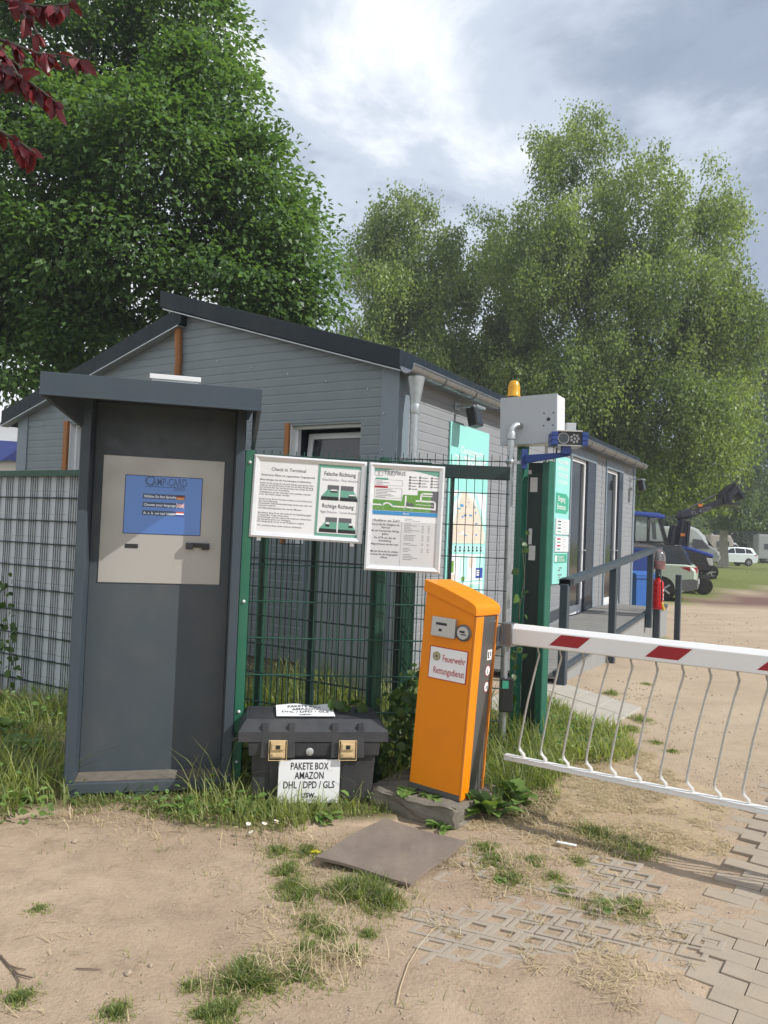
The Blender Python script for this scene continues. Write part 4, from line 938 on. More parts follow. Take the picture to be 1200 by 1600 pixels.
# ---------------------------------------------------------------- notice boards
def board(name, label, px, mat_frame='aluminium', Y=4.68, fw=0.032):
    pts = [AT(x, y, Y) for x, y in px]
    nrm = Vector((0.06, -1, 0)).normalized(); base = AT(*px[3], Y)
    pts = [HIT(x, y, base, nrm) for x, y in px]
    r = (pts[1] - pts[0] + pts[2] - pts[3]).normalized(); u = (nrm.cross(r)).normalized()
    if u.z < 0: u = -u
    w_ = ((pts[1] - pts[0]).length + (pts[2] - pts[3]).length) / 2; h_ = ((pts[0] - pts[3]).length + (pts[1] - pts[2]).length) / 2
    ctr = sum(pts, Vector()) / 4; o = thing(name, label, 'notice board', ctr, 0)
    O = -r * w_ / 2 - u * h_ / 2; n_ = r.cross(u)
    M = Matrix((r, u, n_)).transposed().to_4x4(); M.translation = O
    mb = MB(); mb.bx(0.004, w_ - 0.004, 0.004, h_ - 0.004, -0.012, 0.002, 0, M); mb.build('backing', 'paper_grey', o)
    mb = MB(); pr_ = [(0, -0.014), (0, 0.012), (fw * 0.35, 0.017), (fw, 0.008), (fw, -0.014)]
    cs = [(0, 0, 1, 1), (w_, 0, -1, 1), (w_, h_, -1, -1), (0, h_, 1, -1)]
    vs = [M @ Vector((cx + sx * a, cy + sy * a, b)) for cx, cy, sx, sy in cs for a, b in pr_]; k = len(pr_)
    fs = [(i * k + j, ((i + 1) % 4) * k + j, ((i + 1) % 4) * k + (j + 1) % k, i * k + (j + 1) % k) for i in range(4) for j in range(k)]
    mb.add(vs, fs); mb.build('frame', mat_frame, o)
    return o, O, r, u, w_, h_
B1 = board('notice_board', 'wide white-framed notice board with check-in instructions and green direction diagrams', [(397, 710), (574, 722), (565, 850), (390, 838)])
o, O, r, u, w_, h_ = B1; n_ = r.cross(u); f = 0.03
mb = MB(); x1 = w_ * 0.575; mb.rect(O, r, u, f, x1 - 0.006, f, h_ - f, 0, 0.0035); mb.build('instruction_sheet', 'paper', o, recalc=False)
body = [(0.86, 'Check in Terminal', 0.021, 0.5, 0.004), (0.785, 'Reservierte Plätze mit zugesandtem Zugangscode', 0.0125, 0.5, 0.003), (0.72, 'Bitte befolgen Sie die Anweisungen im Bildschirm', 0.0115, 0, 0.003),
        (0.675, 'Stecken Sie die richtige bis auf neuen Anzeige zugewiesenen Platz', 0.0105, 0, 0.0), (0.645, 'anfahren, das Platznummer finden Sie auf Ihrer Bestätigung', 0.0105, 0, 0.0), (0.615, 'und auf dem Plan den das Reservation dort finden Sie auch', 0.0105, 0, 0.0), (0.585, 'die Information zur Anmeldung.', 0.0105, 0, 0.0), (0.55, 'Aufstellung an ist der Schranke oder anstellen wenden', 0.0105, 0, 0.002), (0.52, 'wenn die rechte sauber werden.', 0.0105, 0, 0.0),
        (0.455, 'Die Karte die Sie am Terminal erhalten ist die Schlüssel für', 0.0105, 0, 0.0), (0.425, 'das Tourenfahrzeug.', 0.0105, 0, 0.0), (0.395, 'Verschlossen Tiefenstrommarkierungen finden nach oder vom', 0.0105, 0, 0.002), (0.365, 'Verboten entfernt.', 0.0105, 0, 0.0), (0.33, 'Am Übernachtung haben Sie und der Minuten', 0.0105, 0, 0.003),
        (0.265, 'Sie können diese Karte darf nicht für die Bezahlung gegen', 0.0105, 0, 0.002), (0.235, 'Transpondier Chips umtauschen', 0.0105, 0, 0.0), (0.205, 'Bei Rückfragen sind die weitere Informationen stehen Ihnen', 0.0105, 0, 0.0), (0.175, 'die Rezeption gerne zur Verfügung.', 0.0105, 0, 0.0), (0.145, 'Die Hauptzeiten ist nur in der Rezeption möglich.', 0.0105, 0, 0.0), (0.09, 'Wir wünschen Ihnen einen schönen Aufenthalt.', 0.0105, 0, 0.0)]
mb = MB(); tw = x1 - f - 0.04
for yy, s, sz, al, bo in body:
    if al: mb.text(s, sz, O + r * (f + (x1 - f) / 2) + u * (f + (h_ - 2 * f) * yy), r, u, 0, 'CENTER', bo, maxw=tw, lift=0.0042)
    else: mb.text(s, sz, O + r * (f + 0.014) + u * (f + (h_ - 2 * f) * yy), r, u, 0, 'LEFT', bo, maxw=tw, lift=0.0042)
mb.build('lettering', 'ink', o, recalc=False)
mb = MB(); g0, g1 = x1, w_ - f
mb.rect(O, r, u, g0, g1, f, h_ - f, 0, 0.0035)
mb.rect(O, r, u, g0 + 0.012, g1 - 0.005, f + 0.02, h_ - f - 0.022, 1, 0.0045)
gw = g1 - g0
def P_(x, y, lf): return O + r * (g0 + gw * x) + u * (f + (h_ - 2 * f) * y) + n_ * lf
for y0, flip in ((0.525, 0), (0.08, 1)):
    for sd_, xa in ((0, 0.1), (1, 0.54)):
        W0_, W1_ = xa, xa + 0.4
        ia = W0_ + (0.13 if sd_ == 0 else 0.0); ib = W1_ - (0.0 if sd_ == 0 else 0.1)
        mb.add([P_(ia, y0 + 0.11, .0052), P_(ib, y0 + 0.11, .0052), P_(ib, y0 + 0.19, .0052), P_(ia, y0 + 0.19, .0052)], [(0, 1, 2, 3)], 2)
        mb.add([P_(W0_, y0 + 0.03, .0055), P_(W1_, y0 + 0.03, .0055), P_(ib, y0 + 0.125, .0055), P_(ia, y0 + 0.125, .0055)], [(0, 1, 2, 3)], 0)
        mb.add([P_(W0_ - 0.01, y0 - 0.02, .0055), P_(W1_ + 0.01, y0 - 0.02, .0055), P_(W1_, y0 + 0.03, .0055), P_(W0_, y0 + 0.03, .0055)], [(0, 1, 2, 3)], 3)
        vx, vz, vw, vh = ((0.2 if sd_ == 0 else 0.19), (0.09 if sd_ == 0 else 0.035), 0.17, 0.04) if not flip else ((0.14 if sd_ == 0 else 0.24), 0.06, 0.09, 0.06)
        mb.add([P_(xa + vx, y0 + vz, .0062), P_(xa + vx + vw, y0 + vz, .0062), P_(xa + vx + vw, y0 + vz + vh * 0.55, .0062), P_(xa + vx, y0 + vz + vh * 0.55, .0062)], [(0, 1, 2, 3)], 3)
        mb.add([P_(xa + vx, y0 + vz + vh * 0.55, .0062), P_(xa + vx + vw, y0 + vz + vh * 0.55, .0062), P_(xa + vx + vw * 0.85, y0 + vz + vh, .0062), P_(xa + vx + vw * .15, y0 + vz + vh, .0062)], [(0, 1, 2, 3)], 1)
mb.build('direction_poster', ['mint', 'paper', 'map_grey', 'car_black'], o, recalc=False)
for y0, a, b_, c_ in ((0.845, 'Falsche Richtung', 'False Direction', 'Faux direction'), (0.4, 'Richtige Richtung', 'Right Direction', 'Correct direction')):
    mb = MB(); mb.text(a, 0.026, P_(0.5, y0, 0.0055), r, u, 0, 'CENTER', 0.004, maxw=gw * 0.74); mb.text(b_, 0.0155, P_(0.29, y0 - 0.072, 0.0055), r, u, 1, 'CENTER', 0.0, maxw=gw * 0.38); mb.text(c_, 0.0155, P_(0.74, y0 - 0.072, 0.0055), r, u, 1, 'CENTER', 0.0, maxw=gw * 0.4); mb.build('lettering', ['ink', 'ink_grey'], o, recalc=False)
mb = MB()
for x in (0.06, w_ - 0.06): mb.bx(-0.012, 0.012, -0.012, 0.0, -0.02, 0.0, 0, Matrix.Translation(O + r * x - n_ * 0.012))
mb.build_each('clamp', 'aluminium', o)

B2 = board('notice_board', 'upright white-framed notice board with green site map above two printed sheets', [(577, 722), (694, 730), (688, 896), (569, 891)], Y=4.70)
o, O, r, u, w_, h_ = B2; n_ = r.cross(u); f = 0.03
mb = MB(); ym = h_ * 0.455
def Q_(x, y): return (f + (w_ - 2 * f) * x, f + (h_ - 2 * f) * y)
def RR(x0, x1, y0, y1, mi, lf): a = Q_(x0, y0); b_ = Q_(x1, y1); mb.rect(O, r, u, a[0], b_[0], a[1], b_[1], mi, lf)
def QQ(pts, mi, lf): mb.add([O + r * Q_(x, y)[0] + u * Q_(x, y)[1] + n_ * lf for x, y in pts], [tuple(range(len(pts)))], mi)
RR(0, 1, 0.46, 1, 0, 0.0035)
QQ([(0, 1), (0, 0.965), (0.15, 0.975), (0.3, 0.995), (0.32, 1)], 1, 0.0045); QQ([(0.45, 1), (0.7, 0.98), (0.88, 0.955), (1, 0.94), (1, 1)], 1, 0.0045)
QQ([(0, 0.68), (0.44, 0.675), (0.46, 0.74), (0.68, 0.74), (0.68, 0.79), (1, 0.79), (1, 0.57), (0, 0.57)], 2, 0.0045)
RR(0.89, 1, 0.57, 0.79, 3, 0.005)
RR(0, 1, 0.525, 0.565, 4, 0.005)
for seg, wd_ in ((((0, 0.625), (0.16, 0.625), (0.2, 0.645), (0.25, 0.645), (0.31, 0.615), (0.95, 0.605)), 0.009), (((0.5, 0.61), (0.5, 0.725)), 0.01), (((0.95, 0.6), (0.95, 0.67), (0.92, 0.682), (0.66, 0.682)), 0.01), (((0.9, 0.76), (0.76, 0.76), (0.73, 0.745), (0.73, 0.68)), 0.01), (((0.9, 0.735), (0.73, 0.735)), 0.006), (((0.66, 0.645), (0.92, 0.64)), 0.003)):
    for (xa, ya), (xb, yb) in zip(seg, seg[1:]):
        a = Vector(Q_(xa, ya)); b_ = Vector(Q_(xb, yb)); d = (b_ - a).normalized(); pn = Vector((-d.y, d.x)) * wd_ * 0.5; a = a - d * wd_ * 0.3; b_ = b_ + d * wd_ * 0.3
        mb.add([O + r * p.x + u * p.y + n_ * 0.0055 for p in (a - pn, b_ - pn, b_ + pn, a + pn)], [(0, 1, 2, 3)], 0)
RR(0.5, 0.645, 0.62, 0.685, 0, 0.002); QQ([(0.51, 0.63), (0.63, 0.63), (0.63, 0.645), (0.6, 0.66), (0.56, 0.65), (0.53, 0.67), (0.51, 0.655)], 3, 0.0065)
for x in (0.13, 0.32): QQ([(x, 0.625), (x + 0.03, 0.625), (x + 0.015, 0.655)], 5, 0.006)
RR(0.19, 0.27, 0.65, 0.672, 0, 0.002)
rg = random.Random(12)
for k in range(24):
    x, y = rg.uniform(0.03, 0.85), rg.choice((0.58, 0.59, 0.66, 0.71)); RR(x, x + 0.015, y, y + 0.006, 6, 0.006)
RR(0.03, 0.22, 0.885, 0.9, 5, 0.005); RR(0.02, 0.22, 0.8, 0.818, 7, 0.005)
for x0, x1, y0, y1 in ((0.02, 0.44, 0.825, 0.885), (0.02, 0.44, 0.695, 0.8)):
    for a in ((x0, x1, y0, y0 + 0.002), (x0, x1, y1 - 0.002, y1), (x0, x0 + 0.004, y0, y1), (x1 - 0.004, x1, y0, y1)): RR(*a, 3, 0.0045)
for k in range(3): RR(0.04, 0.14 + 0.1 * (k % 2), 0.835 + 0.015 * k, 0.839 + 0.015 * k, 8, 0.0045)
for k in range(6): RR(0.04, 0.2 + 0.19 * ((k * 37 % 10) / 10), 0.703 + 0.0155 * k, 0.707 + 0.0155 * k, 8, 0.0045)
for i, x in enumerate((0.54, 0.69, 0.87)):
    for k in range(5 if i == 0 else 4): 
        RR(x, x + 0.03, 0.915 - 0.03 * k, 0.933 - 0.03 * k, 3 if k < 3 else 8, 0.005); RR(x + 0.042, x + 0.042 + 0.07 + 0.02 * ((i + k) % 3), 0.92 - 0.03 * k, 0.926 - 0.03 * k, 8, 0.005)
mb.build('site_map', ['paper', 'mint', 'map_green', 'map_grey', 'map_blue', 'teal_dark', 'mint_pale', 'ink_red', 'ink_grey'], o, recalc=False)
mb = MB()
def TT(s, sz, x, y, al='LEFT', mi=0, bo=0.0, mw=None, lf=0.0055):
    a = Q_(x, y); mb.text(s, sz, O + r * a[0] + u * a[1], r, u, mi, al, bo, maxw=(w_ - 2 * f) * mw if mw else None, lift=lf)
TT('Campingpark', 0.014, 0.12, 0.965, mi=1); TT('TREVIRIS', 0.026, 0.15, 0.935, mi=1, bo=0.004); TT('* * * *', 0.014, 0.2, 0.915, mi=1)
for cx_ in (0.05, 0.1): mb.disc(O + r * Q_(cx_, 0.945)[0] + u * Q_(cx_, 0.945)[1] + n_ * 0.005, r, u, 0.016, 16, 1, 0.0135)
mb.build('lettering', ['ink', 'ink_grey', 'ink_white'], o, recalc=False); mb = MB(); TT('Mosel', 0.011, 0.47, 0.537, mi=2, bo=0.01); mb.build('lettering', ['ink', 'ink_grey', 'ink_white'], o, recalc=False); mb = MB()
for yy, s in ((0.455, '!!!Radfahrer mit Zelt!!!'), (0.415, 'Kurze Info für Zeltgäste mit'), (0.385, 'Fahrrad'), (0.35, 'Bei der Kennzeichen Abfrage'), (0.32, 'geben'), (0.28, 'Sie NTR ein das die'), (0.25, 'Anmeldung'), (0.215, 'Abgeschlossen werden kann.'), (0.14, 'Mit der Karte die Sie erhalten'), (0.11, 'können Sie die Eingangstür'), (0.08, 'öffnen.')):
    TT(s, 0.0145 if yy > 0.45 else 0.0125, 0.22, yy, 'CENTER', 0, 0.003, 0.42, 0.0042)
rg = random.Random(8)
for k in range(26):
    y = 0.49 - 0.0165 * k
    if k in (2, 9, 14, 17, 21): continue
    a = Q_(0.5, y); b_ = Q_(0.5 + rg.uniform(0.08, 0.24), y + 0.0035); mb.rect(O, r, u, a[0], b_[0], a[1], b_[1], 1, 0.0042)
    if 3 < k < 21:
        for x in (0.77, 0.86): a = Q_(x, y); b_ = Q_(x + 0.03, y + 0.004); mb.rect(O, r, u, a[0], b_[0], a[1], b_[1], 1, 0.0042)
mb.build('lettering', ['ink', 'ink_grey', 'ink_white'], o, recalc=False)
mb = MB(); RR(0.0, 0.455, 0.0, 0.518, 0, 0.0033); RR(0.462, 1.0, 0.0, 0.518, 0, 0.0033); mb.build('printed_sheet', 'paper_grey', o, recalc=False)

# ---------------------------------------------------------------- black parcel box
T0, T1 = G(388, 1266), G(585, 1263); tx = (T1 - T0).normalized()
tb = thing('storage_box', 'black plastic toolbox with two rusty yellow latches used as parcel box', 'box', (*T0.xy, 0.0), math.atan2(tx.y, tx.x))
def tp(px, py, y): return loc(tb, HIT(px, py, T0 + Vector((-tx.y, tx.x, 0)) * y, (-tx.y, tx.x, 0)))
TW = (T1 - T0).length; ztop = tp(480, 1123, 0.05).z; zl = tp(480, 1156, 0).z; DP = 0.4
xl, xr = tp(372, 1130, 0).x, tp(607, 1150, 0).x
mb = MB()
def frus(x0, x1, y0, y1, z0, X0, X1, Y0, Y1, z1, mi=0):
    mb.add([(x0, y0, z0), (x1, y0, z0), (x1, y1, z0), (x0, y1, z0), (X0, Y0, z1), (X1, Y0, z1), (X1, Y1, z1), (X0, Y1, z1)], [(0, 3, 2, 1), (4, 5, 6, 7), (0, 1, 5, 4), (1, 2, 6, 5), (2, 3, 7, 6), (3, 0, 4, 7)], mi)
frus(0.02, TW - 0.02, 0.03, DP - 0.03, 0.0, 0.0, TW, 0.008, DP - 0.01, zl - 0.01)
for x0, x1 in ((0.1, 0.22), (TW - 0.22, TW - 0.1)):
    frus(x0 + 0.02, x1 - 0.02, 0.012, 0.05, 0.05, x0, x1, -0.006, 0.05, zl - 0.03)
frus(-0.012, TW + 0.012, -0.008, DP, zl - 0.09, -0.018, TW + 0.018, -0.014, DP + 0.005, zl - 0.012)
mb.build('box_body', 'box_plastic', tb, bevel=0.008)
mb = MB()
zm = zl + (ztop - zl) * 0.45
frus(xl + 0.004, xr - 0.004, -0.02, DP + 0.01, zl - 0.008, xl + 0.004, xr - 0.004, -0.016, DP + 0.01, zm)
frus(xl + 0.004, xr - 0.004, -0.016, DP + 0.01, zm, xl + 0.045, xr - 0.055, 0.045, DP - 0.03, ztop)
mb.bx(xl + 0.1, xr - 0.12, 0.11, 0.118, ztop - 0.002, ztop + 0.005); mb.bx(xl + 0.06, xr - 0.08, 0.07, DP - 0.05, ztop - .001, ztop + 0.003)
mb.build('lid', 'box_plastic', tb, bevel=0.009)
for px in (434, 543):
    c = tp(px, 1170, -0.02)
    mb = MB()
    for s in (-1, 1): frus(c.x + s * 0.075 - 0.022, c.x + s * 0.075 + 0.022, -0.03, 0.01, c.z - 0.05, c.x + s * 0.075 - 0.018, c.x + s * 0.075 + 0.018, -0.012, 0.05, ztop - 0.02)
    mb.build_each('latch_recess', 'box_plastic', tb, bevel=0.005)
    mb = MB(); zc = c.z
    mb.bx(c.x - 0.042, c.x + 0.042, -0.043, -0.022, zc - 0.048, zc + 0.05); mb.bx(c.x - 0.034, c.x + 0.034, -0.052, -0.0432, zc + 0.0, zc + 0.035); mb.bx(c.x - 0.03, c.x + 0.03, -0.05, -0.0432, zc - 0.04, zc - 0.02)
    la = mb.build('latch', 'latch_yellow', tb, bevel=0.005)
    mb = MB(); mb.bx(c.x - 0.012, c.x + 0.012, -0.0535, -0.0521, zc + 0.006, zc + 0.028); mb.build('latch_slot', 'black_plastic', la)
    mb = MB(); mb.tube([(c.x - 0.05, -0.035, zc + 0.05), (c.x - 0.05, -0.04, zc - 0.06), (c.x + 0.05, -0.04, zc - 0.06), (c.x + 0.05, -0.035, zc + 0.05), (c.x - 0.05, -0.035, zc + 0.05)], 0.0028, 6); mb.build('latch_wire', 'latch_yellow', la)
c = tp(484, 1175, -0.02); mb = MB(); mb.lathe([(0.022, 0), (0.022, 0.006), (0.016, 0.009), (0.006, 0.009)], Matrix.Translation((c.x, -0.012, c.z)) @ Matrix.Rotation(R_(90), 4, 'X'), 18); mb.build('lock', 'reader_silver', tb, smooth=True)
for s, x in ((-1, xl + 0.004), (1, xr - 0.004)):
    mb = MB(); mb.tube([(x, 0.1, zl - 0.01), (x + s * 0.03, 0.12, zl - 0.035), (x + s * 0.03, DP - 0.12, zl - 0.035), (x, DP - 0.1, zl - 0.01)], 0.011, 8); mb.build('handle', 'box_plastic', tb, smooth=True)
LINES = ['PAKETE BOX', 'AMAZON', 'DHL / DPD / GLS', 'usw.']
a, b_ = tp(436, 1187, -0.012), tp(529, 1254, -0.012)
r, u = Vector((1, 0, 0)), Vector((0, 0, 1)); O = Vector((a.x, -0.0185, b_.z)); pw, ph = b_.x - a.x, a.z - b_.z
mb = MB(); mb.bx(a.x, b_.x, -0.0178, -0.014, b_.z, a.z); sg = mb.build('paper_sign', 'paper', tb)
mb = MB()
for k, s in enumerate(LINES): mb.text(s, 0.042, O + r * pw / 2 + u * ph * (0.78 - 0.215 * k), r, u, 0, 'CENTER', 0.012, maxw=pw * (0.62, 0.47, 0.84, 0.24)[k], lift=0.0005)
mb.build('lettering', 'ink', sg, recalc=False)
# loose printed sheet on the lid
cs = [tp(x, y, yy) for x, y, yy in ((432, 1120, 0.06), (524, 1119, 0.06))]
ls = thing('paper_sheet', 'crumpled white printed sheet lying on top of the black box lid', 'paper', tb.location + tx * ((cs[0].x + cs[1].x) / 2) + Vector((-tx.y, tx.x, 0)) * 0.06 + Vector((0, 0, ztop + 0.008)), tb.rotation_euler.z)
hw = (cs[1].x - cs[0].x) / 2; n = 14; sh_ = lambda x, y: 0.004 + 0.012 * abs(math.sin(x * 14 + y * 9)) * (y / 0.26) + 0.03 * max(0, y - 0.17) ** 1.0 + 0.05 * max(0, -x - hw * 0.7) * (y / .26)
mb = MB(); vs = [(-hw + 2 * hw * i / n + 0.02 * j / n * 0, 0.26 * j / n, sh_(-hw + 2 * hw * i / n, 0.26 * j / n)) for j in range(n + 1) for i in range(n + 1)]
mb.add(vs, [(j * (n + 1) + i, j * (n + 1) + i + 1, (j + 1) * (n + 1) + i + 1, (j + 1) * (n + 1) + i) for j in range(n) for i in range(n)]); mb.build('sheet', 'paper', ls, smooth=True, recalc=False)
mb = MB()
for k, s in enumerate(LINES):
    vs_, fs_, wd_ = text_mesh(s, 0.012); kx_ = min(0.045 * 1.35, 2 * hw * (0.6, 0.45, 0.82, 0.22)[k] / wd_)
    pts = []
    for x, y in vs_:
        X_, Y_ = x * kx_ - wd_ * kx_ / 2, 0.19 - 0.056 * k + y * 0.055; pts.append((X_, Y_, sh_(X_, max(0, Y_)) + 0.0015))
    mb.add(pts, fs_)
mb.build('lettering', 'ink', ls, recalc=False)
# ---------------------------------------------------------------- boom barrier: orange pillar on a concrete footing, arm with hanging bars
PZ = 0.115
N0 = G(716, 1252, PZ)
E1, E2 = Vector((0.838, -0.545, 0)), Vector((0.545, 0.838, 0))
bb = thing('boom_barrier', 'orange boom barrier pillar with white and red arm hung with bars', 'barrier', (*N0.xy, 0), math.atan2(E1.y, E1.x))
TILT = Matrix.Translation((0, 0, PZ)) @ Matrix.Rotation(-bb.rotation_euler.z, 4, 'Z') @ Matrix.Rotation(R_(3.0), 4, 'Y') @ Matrix.Rotation(bb.rotation_euler.z, 4, 'Z')
# local frame: x along the arm (near corner at 0, pillar body from -PW to 0), y away from the camera, z up; the housing leans a little
PW, PD = 0.325, 0.30
def zt(x): return 1.045 - x * 0.32          # slanted top of the housing, above the footing
def tl(mb):
    mb.v = [tuple(TILT @ Vector(q)) for q in mb.v]; return mb
mb = MB(); mb.prism([(-PW, 0), (0, 0), (0, zt(0)), (-PW, zt(-PW))], lambda a, b, d: Vector((a, d, b)), 0.0, PD); tl(mb).build('housing', 'orange_paint', bb, bevel=0.006)
mb = MB(); prof = [(-PW - 0.012, zt(-PW) - 0.005), (-PW - 0.012, zt(-PW) + 0.062), (-PW * 0.62, zt(-PW * .62) + 0.068), (-0.04, zt(-0.04) + 0.065)]
for a in np.linspace(R_(70), 0, 5): prof.append((-0.03 + 0.045 * math.cos(a), zt(0) + 0.022 + 0.045 * math.sin(a)))
prof += [(0.015, zt(0) - 0.005)]
mb.prism(prof, lambda a, b, d: Vector((a, d, b)), -0.012, PD + 0.012); tl(mb).build('hood', 'orange_paint', bb, bevel=0.005)
mb = MB(); mb.bx(0.0, 0.004, PD * 0.345, PD * 0.93, 0.03, zt(0) - 0.012); mb.bx(0.0, 0.012, 0.0, PD * 0.34, 0.0, zt(0) - 0.01, 1); mb.bx(0.0, 0.012, PD * 0.935, PD, 0.0, zt(0) - 0.01, 1)
tl(mb).build('front_panel', ['panel_grey', 'orange_paint'], bb, bevel=0.002, seg=1)
def bpz(px, py, x=None, y=None):
    """pixel -> pillar coordinates on its wide face (y = 0) or its narrow face (x = 0), in the leaning frame"""
    Mi = (TM(bb) @ TILT).inverted(); o = Mi @ EYE; d = (Mi.to_3x3() @ ray(px, py))
    t = ((y - o.y) / d.y) if y is not None else ((x - o.x) / d.x); return o + d * t
r, u = Vector((1, 0, 0)), Vector((0, 0, 1))
a, b_ = bpz(679, 962, y=0), bpz(713, 998, y=0)
mb = MB(); mb.bx(a.x, b_.x, -0.028, 0, b_.z, a.z + 0.0); cr2 = tl(mb).build('card_reader', 'reader_silver', bb, bevel=0.004)
mb = MB(); mb.bx(a.x + 0.03, a.x + 0.1, -0.029, -0.0281, a.z - 0.045, a.z - 0.03); mb.bx(a.x + 0.05, a.x + 0.07, -0.029, -0.0281, b_.z + 0.03, b_.z + 0.045); tl(mb).build('reader_display', 'black_plastic', cr2)
c = bpz(725, 989, y=0)
mb = MB(); mb.lathe([(0.048, 0), (0.048, 0.012), (0.04, 0.015)], Matrix.Translation((c.x, 0, c.z)) @ Matrix.Rotation(R_(90), 4, 'X'), 24, 0); mb.lathe([(0.036, 0.0152), (0.036, 0.017)], Matrix.Translation((c.x, 0, c.z)) @ Matrix.Rotation(R_(90), 4, 'X'), 24, 1)
mb.bx(c.x - 0.02, c.x + 0.012, -0.0185, -0.0172, c.z + 0.0, c.z + 0.012, 2); mb.bx(c.x - 0.01, c.x + 0.022, -0.0185, -0.0172, c.z - 0.012, c.z - 0.006, 2)
tl(mb).build('key_switch', ['panel_grey', 'reader_silver', 'ink'], bb, smooth=True)
cs = [bpz(x, y, y=0) for x, y in ((673, 1008), (732, 1018), (728, 1071), (669, 1057))]
x0, x1 = (cs[0].x + cs[3].x) / 2, (cs[1].x + cs[2].x) / 2; z0, z1 = (cs[2].z + cs[3].z) / 2, (cs[0].z + cs[1].z) / 2
mb = MB(); mb.bx(x0, x1, -0.004, 0, z0, z1, 1); mb.bx(x0 + 0.005, x1 - 0.005, -0.005, -0.0041, z0 + 0.005, z1 - 0.005, 0); sgn = tl(mb).build('sign_plate', ['paper', 'ink_red'], bb)
O = Vector((x0, -0.0055, z0)); sw, sh = x1 - x0, z1 - z0
mb = MB(); mb.text('Feuerwehr', 0.04, O + r * sw * 0.95 + u * sh * 0.57, r, u, 0, 'RIGHT', 0.009, maxw=sw * 0.6, lift=0.0005); mb.text('Rettungsdienst', 0.04, O + r * sw * 0.95 + u * sh * 0.18, r, u, 0, 'RIGHT', 0.009, maxw=sw * 0.82, lift=0.0005); tl(mb).build('lettering', 'ink_red', sgn, recalc=False)
mb = MB(); mb.disc(O + r * sw * 0.19 + u * sh * 0.7 - Vector((0, 0.0005, 0)), r, u, 0.026, 24, 0); mb.disc(O + r * sw * 0.19 + u * sh * 0.7 - Vector((0, 0.001, 0)), r, u, 0.024, 24, 1, 0.021)
mb.disc(O + r * sw * 0.19 + u * sh * 0.7 - Vector((0, 0.001, 0)), r, u, 0.009, 12, 1); tl(mb).build('emblem', ['emblem_tan', 'map_grey'], sgn, recalc=False)
# stickers on the narrow face
r2 = Vector((0, 1, 0))
def stk(px, py): q = bpz(px, py, x=0.005); return Vector((0.0048, q.y, q.z))
q = stk(765, 1023); mb = MB(); mb.rect(q, r2, u, -0.03, 0.03, -0.03, 0.03, 0); mb.rect(q, r2, u, -0.022, -0.008, -0.022, 0.02, 1, 0.0006); mb.disc(q + Vector((0.0006, 0.012, 0.012)), r2, u, 0.007, 10, 1); mb.rect(q, r2, u, 0.006, 0.018, -0.008, 0.006, 1, 0.0006); mb.rect(q, r2, u, 0.0, 0.012, -0.02, -0.012, 2, 0.0006)
tl(mb).build('warning_sticker', ['ink_white', 'ink', 'stripe_red'], bb, recalc=False)
for py, fig in ((1048, 0), (1073, 1)):
    q = stk(762 if fig == 0 else 760, py); mb = MB(); mb.disc(q, r2, u, 0.034, 24, 0); mb.disc(q + Vector((0.0005, 0, 0)), r2, u, 0.034, 24, 1, 0.028)
    if fig == 0:
        mb.disc(q + Vector((0.0008, 0, 0.015)), r2, u, 0.004, 10, 2); mb.rect(q, r2, u, -0.003, 0.004, -0.006, 0.01, 2, 0.0008); mb.rect(q, r2, u, -0.007, -0.003, -0.02, -0.004, 2, 0.0008); mb.rect(q, r2, u, 0.003, 0.007, -0.02, -0.004, 2, 0.0008)
    else:
        for dy in (-0.01, 0.01): mb.disc(q + Vector((0.0008, dy, -0.006)), r2, u, 0.008, 14, 2, 0.006)
        mb.rect(q, r2, u, -0.01, 0.006, -0.001, 0.002, 2, 0.0008); mb.rect(q, r2, u, 0.004, 0.007, -0.006, 0.01, 2, 0.0008)
    tl(mb).build('prohibition_sticker', ['ink_white', 'stripe_red', 'ink'], bb, recalc=False)
q = stk(770, 972); mb = MB(); mb.text('AUTOMATIC SYSTEMS', 0.011, q + Vector((0, 0, 0)), r2, u, 0, 'CENTER', 0.0, maxw=0.11, lift=0.0008); mb.disc(bpz(783, 968, x=0.005) + Vector((0.001, -0.012, 0.0)), r2, u, 0.008, 12, 0); tl(mb).build('lettering', 'ink_grey', bb, recalc=False)
for y_, z_ in ((PD * 0.38, 0.06), (PD * 0.9, 0.06), (PD * 0.9, zt(0) - 0.045)):
    mb = MB(); mb.lathe([(0.006, 0), (0.005, 0.003)], Matrix.Translation((0.004, y_, z_)) @ Matrix.Rotation(R_(90), 4, 'Y'), 10); tl(mb).build('screw_head', 'galvanised', bb)
mb = MB(); mb.bx(-PW - 0.003, 0.003, -0.0015, PD + 0.003, 0.0, 0.03); tl(mb).build('base_skirt', 'panel_grey', bb)
